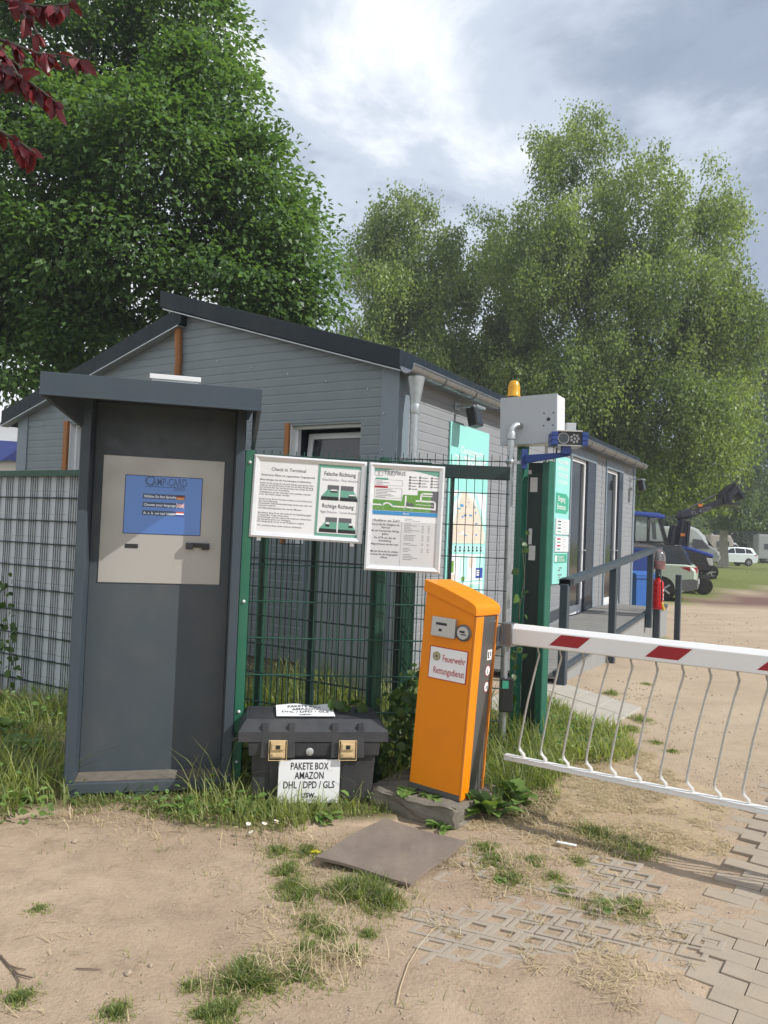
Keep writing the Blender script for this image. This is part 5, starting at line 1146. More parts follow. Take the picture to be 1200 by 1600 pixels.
# arm: rises from the far side of the narrow face and runs along +x; heights follow the photograph
AY = PD + 0.05
def ap(px, py): return loc(bb, HIT(px, py, N0 + E2 * AY, E2))
l0, l1, l2 = ap(800, 975), ap(1195, 1017), ap(800, 1002)
AX0 = l0.x; ztp = (l0.z + l1.z) / 2; AH = 0.116; AL = 4.3
rail_z = (ap(800, 1181).z + ap(1195, 1266).z) / 2
mb = MB(); prof = [(0.0, ztp - AH), (0.012, ztp - AH - 0.006), (0.055, ztp - AH - 0.006), (0.065, ztp - AH), (0.065, ztp - 0.012), (0.05, ztp), (0.025, ztp), (0.0, ztp - 0.026)]
mb.prism(prof, lambda a, b, d: Vector((d, AY + a, b)), AX0, AX0 + AL); arm = mb.build('boom_arm', 'white_paint', bb, bevel=0.002, seg=1)
mb = MB(); mb.bx(AX0 - 0.07, AX0 + 0.004, AY - 0.012, AY + 0.08, ztp - AH - 0.02, ztp + 0.0015); mb.bx(0.0, AX0 - 0.07, PD + 0.014, AY + 0.05, ztp - 0.11, ztp - 0.02); mb.build('arm_clamp', 'zinc_gutter', bb, bevel=0.004)
sx = [(ap(858, 1002).x, ap(899, 1002).x), (ap(1008, 1018).x, ap(1064, 1018).x), (ap(1183, 1040).x, ap(1183, 1040).x + 0.19)]
st = sx[2][0] - sx[1][0]
for k in range(3): sx.append((sx[2][0] + st * (k + 1), sx[2][0] + st * (k + 1) + 0.19))
for a, b_ in sx:
    a0, b0 = a, a + 0.17
    mb = MB(); zA, zB = ztp - 0.098, ztp - 0.032; mb.add([(a0, AY - 0.0012, zA), (b0 - 0.0, AY - 0.0012, zA), (b0 + 0.07, AY - 0.0012, zB), (a0 + 0.07, AY - 0.0012, zB)], [(0, 1, 2, 3)]); mb.build('reflective_stripe', 'stripe_red', arm, recalc=False)
mb = MB(); mb.bx(AX0 - 0.03, AX0 + AL, AY + 0.012, AY + 0.052, rail_z - 0.032, rail_z); mb.bx(AX0 - 0.03, AX0 + AL, AY + 0.008, AY + 0.056, rail_z - 0.008, rail_z - 0.0005); mb.build('bottom_rail', 'white_paint', bb, bevel=0.003, seg=1)
tops = [ap(x / 2.727 + 760, y / 2.727 + 940).x for x, y in ((210, 180), (305, 190), (400, 200), (505, 215), (610, 230), (715, 245), (832, 262), (952, 275), (1072, 292), (1190, 305))]
bots = [ap(x / 2.727 + 760, y / 2.727 + 940).x for x, y in ((148, 650), (243, 672), (341, 694), (440, 718), (545, 740), (650, 762), (760, 785), (875, 808), (995, 832), (1122, 858))]
sp_ = (tops[-1] - tops[0]) / 9; lean = sum(b - t for b, t in zip(bots, tops)) / 10
def bar_mb():
    mb = MB(); zT, zB = ztp - AH - 0.006, rail_z; y = AY + 0.032
    # flattened, twisted end - round rod - flattened end
    P = [(0.0, zT + 0.01, 0.004, 0.012), (0.004, zT - 0.02, 0.004, 0.013), (0.012, zT - 0.04, 0.005, 0.012), (0.008, zT - 0.065, 0.006, 0.0066), (lean * 0.06, zT - 0.11, 0.006, 0.006), (lean * 0.58 - 0.014, (zT + zB) / 2, 0.006, 0.006), (lean - 0.025, zB + 0.1, 0.006, 0.006), (lean - 0.03, zB + 0.062, 0.006, 0.0066), (lean - 0.024, zB + 0.04, 0.005, 0.012), (lean - 0.002, zB + 0.02, 0.004, 0.013), (lean + 0.004, zB - 0.006, 0.004, 0.012)]
    n = 8; vs = []
    for i, (x, z, a, b_) in enumerate(P):
        tw = R_(35) if i < 3 else (R_(-35) if i > 7 else 0)
        for k in range(n):
            an = 2 * math.pi * k / n; ca, sa = a * math.cos(an), b_ * math.sin(an); vs.append((x + ca * math.cos(tw) - sa * math.sin(tw), y + ca * math.sin(tw) + sa * math.cos(tw), z))
    fs = [(i * n + k, i * n + (k + 1) % n, (i + 1) * n + (k + 1) % n, (i + 1) * n + k) for i in range(len(P) - 1) for k in range(n)]
    mb.add(vs, fs); return mb
b0 = bar_mb().build('bar', 'bar_grey', arm, smooth=True)
b0.location.x = tops[0]
for k in range(1, 20):
    c = b0.copy(); COL.objects.link(c); c.parent = arm; c.location.x = tops[0] + sp_ * k

# concrete footing under the pillar
ft = thing('concrete_footing', 'rough weathered concrete footing under the orange pillar', 'footing', (*N0.xy, 0), bb.rotation_euler.z)
rg = random.Random(2); mb = MB(); nx_, ny_ = 12, 8; vs, fs = [], []
me = bmesh.new(); bmesh.ops.create_cube(me, size=1.0); bmesh.ops.subdivide_edges(me, edges=me.edges, cuts=9, use_grid_fill=True)
for v in me.verts:
    x, y, z = v.co; n = 1.3 * mnoise.noise(Vector((x * 4, y * 4, z * 2))) + 0.8 * mnoise.noise(Vector((x * 13, y * 13, z * 5 + 7))); c_ = 1 - 0.04 * (abs(x) > 0.44) * (abs(y) > 0.42)
    v.co = Vector((-0.235 + x * 0.6 * c_ + n * 0.02, 0.14 + y * 0.54 * c_ + 0.02 * n, (z + 0.5) * (PZ + 0.06) - 0.06 + (0.012 * n if z > 0.4 else 0)))
k = bpy.data.meshes.new('footing_block'); bmesh.ops.bevel(me, geom=[e for e in me.edges if e.calc_face_angle(0) > 1], offset=0.012, segments=2, affect='EDGES'); me.to_mesh(k); me.free(); k.materials.append(MAT['concrete'])
fo = bpy.data.objects.new('footing_block', k); COL.objects.link(fo); fo.parent = ft

# ---------------------------------------------------------------- gate posts, conduit pipe, cabinet, beacon, camera
L0p = G(801, 1173)
gp = thing('gate_posts', 'pair of tall green steel gate posts with a dark plate between them', 'gate post', (*L0p.xy, 0), math.atan2(E1.y, E1.x) + R_(8))
gpl = lambda px, py: AT(px, py, L0p.y)
zt1 = gpl(815, 690).z; zt2 = gpl(845, 722).z
S1 = 0.034
PR = Matrix.Rotation(R_(-55) - gp.rotation_euler.z, 4, 'Z')
mb = MB(); mb.bx(-S1, S1, -S1, S1, 0, zt1, 0, PR); pL = mb.build('post', 'post_green', gp, bevel=0.005, seg=1)
dx_ = 0.2
mb = MB(); mb.bx(-S1, S1, -S1, S1, 0, zt2, 0, Matrix.Translation((dx_, 0, 0)) @ PR); mb.build('post', 'post_green', gp, bevel=0.005, seg=1)
mb = MB(); mb.bx(S1 * 1.3, dx_ - S1 * 1.1, 0.01, 0.02, 0.08, zt2 - 0.01); mb.build('plate', 'fence_dark', gp)
mb = MB()
for px, py, w_, h_ in ((822, 737, 0.03, 0.03), (833, 757, 0.055, 0.11), (827, 838, 0.025, 0.12), (830, 864, 0.05, 0.11)):
    q = loc(gp, AT(px, py, L0p.y - 0.05)); x = min(max(S1 + 0.005 + w_ / 2, q.x), dx_ - S1 - w_ / 2 - 0.002); mb.bx(x - w_ / 2, x + w_ / 2, 0.0075, 0.0095, q.z - h_ / 2, q.z + h_ / 2)
mb.build_each('sticker_remnant', 'paper_grey', gp)
# conduit
pb, pt = AT(784, 1178, 5.62), AT(799, 668, 5.62)
cp = thing('conduit_pipe', 'galvanised conduit pipe rising past the gate post into the white cabinet', 'pipe', (*pb.xy, 0), 0)
tp_ = loc(cp, pt); rdir = Vector((0.85, 0.53, 0)).normalized()
mb = MB(); mb.tube([(0, 0, 0), (tp_.x * 0.9, 0, tp_.z - 0.09)], 0.0245, 16)
mb.tube([(tp_.x * 0.9, 0, tp_.z - 0.03)] + [(tp_.x * 0.9 + 0.06 * (1 - math.cos(a)), 0.03 * (1 - math.cos(a)), tp_.z - 0.03 + 0.055 * math.sin(a)) for a in np.linspace(0.2, math.pi / 2, 6)], 0.024, 14)
mb.tube([(tp_.x * 0.9 + 0.05, 0.02, tp_.z + 0.025), (tp_.x * 0.9 + 0.13, 0.13, tp_.z + 0.015)], 0.022, 14)
mb.build('pipe', 'galvanised', cp, smooth=True)
mb = MB(); mb.lathe([(0.024, -0.09), (0.031, -0.085), (0.031, -0.045), (0.026, -0.03)], Matrix.Translation((tp_.x * 0.9, 0, tp_.z)), 16); mb.build('coupling', 'galvanised', cp, smooth=True)
for py in (722,):
    q = loc(cp, AT(797, py, 5.62)); mb = MB(); mb.lathe([(0.03, -0.015), (0.032, -0.01), (0.032, 0.01), (0.03, 0.015)], Matrix.Translation((q.x, 0, q.z)), 14); mb.bx(q.x + 0.025, q.x + 0.09, -0.01, 0.01, q.z - 0.012, q.z + 0.012); mb.build('pipe_clip', 'galvanised', cp, smooth=True)
q = loc(cp, AT(788, 1080, 5.62)); mb = MB(); mb.bx(q.x - 0.035, q.x + 0.055, -0.055, 0.03, q.z - 0.14, q.z + 0.1); ph_ = mb.build('photocell', 'black_plastic', cp, bevel=0.008)
mb = MB(); mb.bx(q.x - 0.025, q.x + 0.02, -0.0565, -0.0552, q.z + 0.03, q.z + 0.085); mb.build('photocell_window', 'teal_dark', ph_)
# cabinet
CE = Vector((0.86, -0.51, 0)); CN = Vector((0.51, 0.86, 0))
c0 = AT(781, 696, 5.75)
cb = thing('control_cabinet', 'white control cabinet with shade-toned front and amber beacon on top of the gate posts', 'cabinet', c0, math.atan2(CE.y, CE.x))
def cbp(px, py): return loc(cb, HIT(px, py, c0, CN))
cw = (cbp(872, 617).x + cbp(870, 696).x) / 2; ch = (cbp(782, 622).z + cbp(782, 696).z * 0 - 0)
mb = MB(); TI = Matrix.Rotation(R_(-1.5), 4, 'Y')
mb.bx(0, cw, 0, 0.02, 0, ch, 0, TI); dr = mb.build('cabinet_door', 'cabinet_shaded', cb, bevel=0.004)
mb = MB(); mb.bx(0.004, cw - 0.004, 0.0202, 0.2, 0.004, ch - 0.004, 0, TI); mb.build('cabinet_body', 'white_paint', cb, bevel=0.006)
mb = MB()
q = cbp(857, 655); mb.disc((q.x, -0.001, q.z), r, u, 0.014, 16, 0)
for dx, dz_ in ((-0.035, 0.045), (0.035, 0.045), (-0.035, -0.045), (0.035, -0.045)): mb.disc((q.x + dx, -0.001, q.z + dz_), r, u, 0.006, 10, 0)
mb.build('speaker_hole', 'ink', dr, recalc=False)
mb = MB()
for x, z in ((0.03, 0.03), (0.03, ch - 0.03), (cw - 0.03, ch - 0.03)): mb.bx(x - 0.011, x + 0.011, -0.003, 0.0, z - 0.011, z + 0.011, 0, TI)
mb.build_each('door_screw', 'galvanised', dr)
q = cbp(796, 618); M = Matrix.Translation((q.x - 0.005, 0.1, ch))
mb = MB(); mb.lathe([(0.054, -0.01), (0.054, 0.018), (0.05, 0.022)], M, 22, 1); bc = mb.build('beacon_base', ['panel_grey', 'black_plastic'], cb, smooth=True)
mb = MB(); mb.lathe([(0.05, 0.022), (0.05, 0.035), (0.047, 0.04), (0.046, 0.09), (0.038, 0.13), (0.03, 0.142), (0.012, 0.147), (0.0, 0.148)], M, 26, caps=False)
mb.build('beacon_lens', 'beacon_amber', bc, smooth=True)
mb = MB(); q = cbp(795, 700); mb.tube([(q.x, 0.05, 0), (q.x, 0.04, -0.05), (q.x + 0.03, 0.03, -0.1)], 0.006, 6); mb.build('cable', 'cable', cb)
mb = MB()
for px in (848, 860): q = cbp(px, 700); mb.tube([(q.x, 0.08, 0.0), (q.x, 0.09, -0.12)], 0.011 if px == 848 else 0.006, 8)
mb.build('cable_gland', 'reader_silver', cb)
# camera on a blue swan-neck bracket
k0 = AT(819, 718, 5.66)
cm = thing('camera_unit', 'blue and black number plate camera on a blue bracket beside the cabinet', 'camera', (*k0.xy, 0), 0)
def cl(px, py, Y): return loc(cm, AT(px, py, Y))
a, b_ = cl(815, 702, 5.6), cl(823, 733, 5.6)
mb = MB(); mb.bx(a.x, b_.x, -0.08, -0.07, b_.z, a.z); mb.bx(a.x + .005, b_.x - .005, -0.07, -0.02, b_.z + .01, a.z - .01)
p0, p1 = cl(823, 711, 5.55), cl(890, 710, 5.35); p2, p3 = cl(823, 724, 5.55), cl(890, 706, 5.35)
hgt = 0.025
mb.add([(p2.x - .01, -0.12, p2.z), (p1.x, p1.y - .02, p1.z - 0.012), (p1.x, p1.y - .02, p1.z + 0.016), (p0.x - .01, -0.12, p0.z), (p2.x - .01, -0.07, p2.z), (p1.x, p1.y + .03, p1.z - 0.012), (p1.x, p1.y + .03, p1.z + 0.016), (p0.x - .01, -0.07, p0.z)],
       [(0, 1, 2, 3), (7, 6, 5, 4), (0, 4, 5, 1), (3, 2, 6, 7), (1, 5, 6, 2), (0, 3, 7, 4)])
q = cl(884, 700, 5.35); mb.bx(q.x - 0.03, q.x + 0.03, q.y - 0.03, q.y + 0.03, q.z - 0.045, q.z + 0.03)
mb.build('bracket', 'signal_blue', cm, bevel=0.004)
f0, f1 = cl(872, 674, 5.3), cl(909, 696, 5.3); w_ = f1.x - f0.x
M = Matrix.Translation(((f0.x + f1.x) / 2, f0.y, (f0.z + f1.z) / 2)) @ Matrix.Rotation(R_(-4), 4, 'Z'); hh = (f0.z - f1.z) / 2
mb = MB(); mb.bx(-w_ / 2, w_ / 2, 0, 0.16, -hh, hh, 0, M); bd = mb.build('camera_body', 'black_plastic', cm, bevel=0.004)
for s in (-1, 1):
    mb = MB()
    for k in range(3): mb.bx(s * w_ / 2 - 0.022 + s * 0.02, s * w_ / 2 + 0.022 + s * 0.02, -0.01, 0.17, -hh * 1.05 + k * hh * 0.7, -hh * 1.05 + (k + 0.93) * hh * 0.7, 0, M)
    mb.bx(s * w_ / 2 - 0.014 + s * 0.02, s * w_ / 2 + 0.014 + s * 0.02, -0.005, 0.165, -hh, hh, 0, M)
    mb.build('end_cap', 'signal_blue', cm, bevel=0.006)
mb = MB(); mb.bx(-w_ / 2, w_ / 2, -0.012, 0.17, hh, hh + 0.01, 0, M); mb.bx(-w_ / 2, w_ / 2, -0.006, 0.16, -hh - 0.008, -hh, 0, M); mb.build('rain_shield', 'reader_silver', cm, bevel=0.002, seg=1)
MX = M.to_3x3(); rr_, uu_ = MX @ Vector((1, 0, 0)), MX @ Vector((0, 0, 1))
mb = MB(); mb.disc(M @ Vector((-w_ * 0.26, -0.0015, 0)), rr_, uu_, hh * 0.85, 20, 0); mb.disc(M @ Vector((-w_ * 0.26, -0.002, 0)), rr_, uu_, hh * 0.85, 20, 1, hh * 0.78)
for i in range(8):
    an = 2 * math.pi * i / 7; rr2 = hh * 0.55 if i < 7 else 0; mb.disc(M @ Vector((w_ * 0.2 + rr2 * math.cos(an), -0.002, rr2 * math.sin(an))), rr_, uu_, hh * 0.17, 10, 1, hh * 0.09)
mb.build('lens', ['glass_dark', 'reader_silver'], bd, recalc=False)
mb = MB(); q = cl(891, 668, 5.4); mb.bx(q.x - 0.035, q.x + 0.035, q.y - 0.03, q.y + 0.03, q.z - 0.03, q.z + 0.03); mb.build('sensor_head', 'reader_silver', cm, bevel=0.008)
mb = MB(); q = cl(870, 700, 5.4); mb.tube([(q.x, q.y, q.z), (q.x, q.y + .01, q.z - 0.05), (q.x - 0.02, q.y + .02, q.z - 0.075)], 0.006, 6); mb.build('cable', 'cable', cm)

# ---------------------------------------------------------------- board on the ground and small litter
cs = [G(x, y) for x, y in ((492, 1350), (640, 1392), (728, 1328), (600, 1288))]
gb_ = thing('ground_board', 'weathered brown board lying flat on the earth before the orange pillar', 'board', sum(cs, Vector()) / 4, 0)
mb = MB(); n = 16; vs = []
for lay in (0.014, 0.0):
    for j in range(n + 1):
        for i in range(n + 1):
            s, t2 = i / n, j / n; p = (cs[0] * (1 - s) + cs[1] * s) * (1 - t2) + (cs[3] * (1 - s) + cs[2] * s) * t2 - gb_.location
            e_ = min(s, t2, 1 - s, 1 - t2); wob = 0.004 * math.sin(s * 40 + t2 * 9) * (e_ < 0.02)
            vs.append((p.x + wob, p.y - wob, 0.022 + lay + 0.006 * math.sin(s * 5 + t2 * 3) + 0.012 * max(0, s - 0.8)))
f_ = [(j * (n + 1) + i, j * (n + 1) + i + 1, (j + 1) * (n + 1) + i + 1, (j + 1) * (n + 1) + i) for j in range(n) for i in range(n)]; o_ = (n + 1) ** 2
fs = f_ + [tuple(q + o_ for q in f[::-1]) for f in f_]
for i in range(n):
    for a, b_ in ((i, i + 1), (n * (n + 1) + i + 1, n * (n + 1) + i)): fs.append((b_, a, a + o_, b_ + o_))
    for a, b_ in (((i + 1) * (n + 1), i * (n + 1)), (i * (n + 1) + n, (i + 1) * (n + 1) + n)): fs.append((b_, a, a + o_, b_ + o_))
mb.add(vs, fs); mb.build('panel', 'board_brown', gb_, smooth=True)
def on_ground(px, py, dz=0.0): p = G(px, py); return Vector((p.x, p.y, GZ(p.x, p.y) + dz))
p = on_ground(492, 1330, 0.004); mb = MB(); mb.add([(-0.032, -0.004, 0.004), (0.034, -0.01, 0.006), (0.036, 0.006, 0.002), (0.0, 0.012, 0.012), (-0.03, 0.01, 0.003)], [(0, 1, 2, 3, 4)]); mb.add([(-0.032, -0.004, 0.001), (0.034, -0.01, 0.003), (0.036, 0.006, -0.001), (0.0, 0.012, 0.009), (-0.03, 0.01, 0.0)], [(4, 3, 2, 1, 0)])
o = mb.build('plastic_scrap', 'yellow_scrap', recalc=False); o.location = p; tag(o, 'small yellow plastic scrap beside the brown board corner', 'litter')
p = on_ground(885, 1328, 0.02); mb = MB(); mb.bx(-0.05, 0.05, -0.008, 0.008, 0, 0.006); mb.bx(-0.045, -0.02, -0.012, -0.004, 0.002, 0.009)
o = mb.build('plastic_strip', 'ink_white', bevel=0.002); o.location = p; o.rotation_euler = (0.05, 0.02, -0.35); tag(o, 'short white plastic strip lying on the perforated paving stones', 'litter')
def twig(name, label, pix, rad, mat):
    pts = [on_ground(x, y, rad + 0.004) for x, y in pix]; b0_ = pts[0]
    mb = MB(); mb.tube([q - b0_ for q in pts], [rad * (1 - 0.5 * i / len(pts)) for i in range(len(pts))], 6, 0); return mb, b0_, name, label, mat
mb, b0_, nm, lb, mtn = twig('dry_stalk', 'long pale dry grass stalk lying on the earth below the board', [(620, 1574), (626, 1545), (638, 1510), (655, 1480), (675, 1455), (690, 1445)], 0.0022, 'straw'); o = mb.build(nm, mtn); o.location = b0_; tag(o, lb, 'stalk')
mb, b0_, nm, lb, mtn = twig('fallen_twig', 'dark forked twig lying on bare earth at the left edge', [(0, 1498), (14, 1512), (28, 1524), (50, 1530)], 0.004, 'twig')
for br in ([(20, 1518), (30, 1534), (27, 1545)], [(10, 1508), (24, 1514), (40, 1516)]): mb.tube([on_ground(x, y, 0.006) - b0_ for x, y in br], [0.003, 0.0024, 0.0015], 6)
o = mb.build(nm, mtn); o.location = b0_; tag(o, lb, 'twig')
mb, b0_, nm, lb, mtn = twig('fallen_twig', 'short thin twig lying straight on bare earth, left of the tufts', [(118, 1517), (138, 1518), (158, 1519)], 0.0024, 'twig'); o = mb.build(nm, mtn); o.location = b0_; tag(o, lb, 'twig')
def stone(px, py, sz, seed, label):
    bm = bmesh.new(); bmesh.ops.create_icosphere(bm, subdivisions=2, radius=sz); rg = random.Random(seed); d = [(Vector((rg.gauss(0, 1), rg.gauss(0, 1), rg.gauss(0, 1))).normalized(), rg.uniform(0.55, 0.85)) for _ in range(9)]
    for v in bm.verts:
        for n_, k in d:
            h = v.co.dot(n_) - sz * k
            if h > 0: v.co -= n_ * h
        v.co.z *= 0.7
    me = bpy.data.meshes.new('stone'); bm.to_mesh(me); bm.free(); me.materials.append(MAT['stone']); o = bpy.data.objects.new('stone', me); COL.objects.link(o); o.location = on_ground(px, py, sz * 0.35); tag(o, label, 'stone')
stone(728, 1354, 0.021, 3, 'dark rounded stone beside the right corner of the brown board'); stone(423, 1418, 0.014, 5, 'pale grey stone alone on bare earth left of the largest tufts')
stone(201, 1524, 0.016, 7, 'beige stone on bare earth near the bottom left twigs'); stone(641, 1433, 0.014, 9, 'small white stone right of the grass tuft under the board'); stone(235, 1511, 0.012, 11, 'small light stone beside a thin pale straw on bare earth')
stone(117, 1258 + 60, 0.016, 13, 'flat grey stone on the earth edge at the kiosk corner')
# ---------------------------------------------------------------- vehicles beyond the cabin
def loft(mb, prof, W, mi=0, st=((1.0, 0.9), (0.955, 0.965), (0.8, 1.0)), cz=0.7, cx=0.0):
    ys = [(-s, k) for s, k in st] + [(s, k) for s, k in st[::-1]]; n = len(prof); vs = []
    for s, k in ys:
        for x, z in prof: vs.append((cx + (x - cx) * (1 - (1 - k) * 0.35), s * W, cz + (z - cz) * (k if z > cz else 1)))
    fs = [tuple(range(n - 1, -1, -1)), tuple(range((len(ys) - 1) * n, len(ys) * n))]
    for i in range(len(ys) - 1):
        for j in range(n): fs.append((i * n + j, i * n + (j + 1) % n, (i + 1) * n + (j + 1) % n, (i + 1) * n + j))
    mb.add(vs, fs, mi)
def wheel(parent, x, y, r, wd, n=24):
    M = Matrix.Translation((x, y, r)) @ Matrix.Rotation(R_(90), 4, 'X')
    mb = MB(); mb.lathe([(r * 0.66, -wd / 2), (r * 0.93, -wd / 2), (r, -wd * 0.32), (r, wd * 0.32), (r * 0.93, wd / 2), (r * 0.66, wd / 2)], M, n); t_ = mb.build('wheel', 'rubber', parent, smooth=True)
    mb = MB(); mb.lathe([(r * 0.1, -wd * 0.47), (r * 0.655, -wd * 0.44), (r * 0.655, wd * 0.44), (r * 0.1, wd * 0.47)], M, n, 1)
    for s in (-1, 1):
        for k in range(5):
            an = 2 * math.pi * k / 5; Q = M @ Matrix.Rotation(an, 4, 'Z'); mb.bx(0.06 * r, r * 0.62, -r * 0.07, r * 0.07, s * wd * 0.46 - 0.01, s * wd * 0.46 + 0.012, 0, Q)
    mb.build('rim', ['lamp_clear', 'panel_grey'], t_)
def arch(x, r, z0): return [(x + r * math.cos(a), z0 + r * math.sin(a)) for a in np.linspace(math.pi, 0, 9)]
def car(name, label, base, rz, body, roofmat, W=0.92, clad=True, lampmat='lamp_red'):
    o = thing(name, label, 'car', base, rz)
    low = [(-2.1, 0.36), (-1.72, 0.26)] + arch(-1.3, 0.37, 0.33) + arch(1.32, 0.37, 0.33) + [(1.8, 0.24), (2.1, 0.3), (2.16, 0.55), (2.1, 0.78), (1.85, 0.92), (1.15, 1.02), (-1.9, 1.06), (-2.05, 1.03), (-2.17, 0.88), (-2.16, 0.6)]
    mb = MB(); loft(mb, low, W); mb.build('body', body, o, smooth=True)
    gp_ = [(-2.02, 1.05), (-1.78, 1.46), (-1.66, 1.56), (-0.9, 1.62), (0.0, 1.6), (0.35, 1.54), (1.18, 1.0)]
    yw = lambda z: W * 0.93 - (z - 1.0) * 0.36
    mb = MB(); n = len(gp_); vs = [(x, s * yw(z), z) for s in (-1, 1) for x, z in gp_]
    mb.add(vs, [tuple(range(n)), tuple(range(2 * n - 1, n - 1, -1))] + [(i, i + n, (i + 1) % n + n, (i + 1) % n) for i in range(n)]); mb.build('roof', roofmat, o, bevel=0.035, smooth=True)
    for s in (-1, 1):
        for pts in ([(-1.72, 1.1), (-1.5, 1.44), (-1.06, 1.5), (-1.06, 1.1)], [(-1.0, 1.1), (-1.0, 1.5), (-0.12, 1.52), (-0.12, 1.08)], [(-0.05, 1.08), (-0.05, 1.52), (0.3, 1.47), (0.92, 1.08)]):
            mb = MB(); mb.prism([(x, z) for x, z in pts], lambda a, b, d: Vector((a, s * (yw(b) + d), b)), -0.01, 0.006); mb.build('window', 'glass_car', o)
    q = lambda x, z, k: Vector((x, yw(z) * k, z))
    mb = MB(); mb.add([(-2.0, -yw(1.1) * .86, 1.12), (-2.0, yw(1.1) * .86, 1.12), (-1.79, yw(1.45) * .82, 1.47), (-1.79, -yw(1.45) * .82, 1.47), (-1.98, -yw(1.1) * .86, 1.12), (-1.98, yw(1.1) * .86, 1.12), (-1.77, yw(1.45) * .82, 1.47), (-1.77, -yw(1.45) * .82, 1.47)], [(0, 1, 2, 3), (7, 6, 5, 4), (0, 3, 7, 4), (1, 5, 6, 2), (0, 4, 5, 1), (3, 2, 6, 7)]); mb.build('rear_window', 'glass_car', o)
    mb = MB(); mb.add([(1.13, -0.74, 1.05), (1.13, 0.74, 1.05), (0.45, 0.6, 1.5), (0.45, -0.6, 1.5)], [(0, 1, 2, 3)]); mb.build('windscreen', 'glass_car', o)
    if clad:
        lw = [(-2.19, 0.38), (-2.2, 0.62), (-2.1, 0.66), (-1.75, 0.62), (-1.75, 0.36), (-1.9, 0.3)]
        mb = MB(); loft(mb, lw, W * 1.01, st=((1.0, 0.96), (0.96, 1.0), (0.8, 1.0)), cx=-1.9); mb.build('bumper', 'car_grey', o, smooth=True)
        mb = MB()
        for s in (-1, 1): mb.bx(-0.9, 0.92, s * W * 0.99 - 0.015, s * W * 0.99 + 0.015, 0.25, 0.4)
        mb.build_each('sill', 'car_grey', o)
    for s in (-1, 1):
        mb = MB(); mb.add([(-2.19, s * W * 0.45, 0.93), (-2.19, s * W * 0.9, 0.83), (-2.0, s * W * 1.005, 0.86), (-1.72, s * W * 1.0, 0.97), (-1.98, s * W * 1.0, 1.0), (-2.16, s * W * 0.9, 0.98)], [(0, 1, 5), (1, 2, 4, 5), (2, 3, 4)])
        mb.add([(-1.8, s * W * 0.5, 0.9), (-1.8, s * W * 0.8, 0.9)], []); mb.build('tail_lamp', lampmat, o)
    mb = MB(); mb.bx(-2.215, -2.2, -0.26, 0.26, 0.5, 0.61); mb.build('number_plate', 'ink_white', o)
    for x in (-1.3, 1.32):
        for s in (-1, 1): wheel(o, x, s * (W - 0.13), 0.34, 0.22)
    mb = MB()
    for s in (-1, 1): mb.tube([(-1.4, s * 0.6, 1.6), (-1.2, s * 0.6, 1.66), (0.0, s * 0.6, 1.64), (0.2, s * 0.6, 1.58)], 0.018, 6)
    mb.build_each('roof_rail', 'car_black', o)
    mb = MB(); mb.bx(0.75, 0.92, W * 0.95, W * 1.15, 1.02, 1.16); mb.bx(0.75, 0.92, -W * 1.15, -W * 0.95, 1.02, 1.16); mb.build_each('mirror', 'car_black', o, bevel=0.02)
    return o
hd = Vector((-0.915, 0.40, 0)); p = AT(1088, 930, 22.3)
car('parked_car', 'pale mint green SUV with black roof parked past the ramp, tail to the right', Vector((p.x, p.y, 0)) + hd * 2.15, math.atan2(hd.y, hd.x), 'car_mint', 'car_black')
p = AT(1178.5, 880, 67); car('parked_car', 'white SUV parked on the lawn right of the birch trunk', Vector((p.x - 2.2, p.y, 0)), math.pi + 0.12, 'car_white', 'car_white', clad=False)

class Side:   # a vehicle drawn in its own vertical centre plane: pixel -> (forward, up) on that plane
    def __init__(s, name, label, cat, px, py, Y, head):
        h = Vector((*head, 0)).normalized(); s.n = Vector((-h.y, h.x, 0)); s.p = AT(px, py, Y); s.o = thing(name, label, cat, (s.p.x, s.p.y, 0), math.atan2(h.y, h.x))
    def __call__(s, px, py): q = loc(s.o, HIT(px, py, s.p, s.n)); return (q.x, q.z)
    def plate(s, name, pix, y0, y1, mat, bevel=0.02, parent=None, raw=False):
        pts = pix if raw else [s(*q) for q in pix]; mb = MB(); mb.prism(pts, lambda a, b, d: Vector((a, d, b)), y0, y1); return mb.build(name, mat, parent or s.o, bevel=bevel)
T = Side('tractor', 'blue tractor with dark front loader raised, standing behind the mint green car', 'tractor', 1095, 925, 26.2, (0.96, -0.28))
fw = T(1094, 914); 
T.plate('hood', [(1058, 852.5), (1076, 854.5), (1113, 866), (1112, 871), (1076, 860), (1058, 858)], -0.42, 0.42, 'tractor_blue', 0.05)
T.plate('engine_cover', [(1056, 857), (1076, 859.5), (1112, 870.5), (1112, 886), (1106, 893), (1080, 893), (1056, 893)], -0.39, 0.39, 'car_black', 0.05)
for s in (-1, 1):
    T.plate('headlight', [(1101, 871), (1111, 872.5), (1111.5, 884), (1105, 882.5)], s * 0.3 - 0.12, s * 0.3 + 0.12, 'lamp_clear', 0.02)
T.plate('grille', [(1107, 886), (1112.6, 873), (1112.8, 889), (1109, 893)], -0.3, 0.3, 'panel_grey', 0.01)
T.plate('front_hitch', [(1096, 899), (1113, 900), (1118, 899), (1118, 904), (1100, 903)], -0.35, 0.35, 'car_black', 0.02)
T.plate('axle', [(1088, 908), (1099, 908), (1099, 916), (1088, 916)], -0.7, 0.7, 'car_black', 0.02)
for s in (-1, 1): wheel(T.o, fw[0], s * 0.82, fw[1] + 0.02, 0.42)
rw = T(1014, 880)
for s in (-1, 1): wheel(T.o, rw[0], s * 0.85, 0.85, 0.5)
c0_, c1_ = T(990, 803), T(1036, 806); zr = (c0_[1] + c1_[1]) / 2
T.plate('cab_roof', [(984, 799.5), (1026, 802.5), (1037, 807), (1036, 812), (984, 806)], -0.82, 0.82, 'tractor_blue', 0.07)
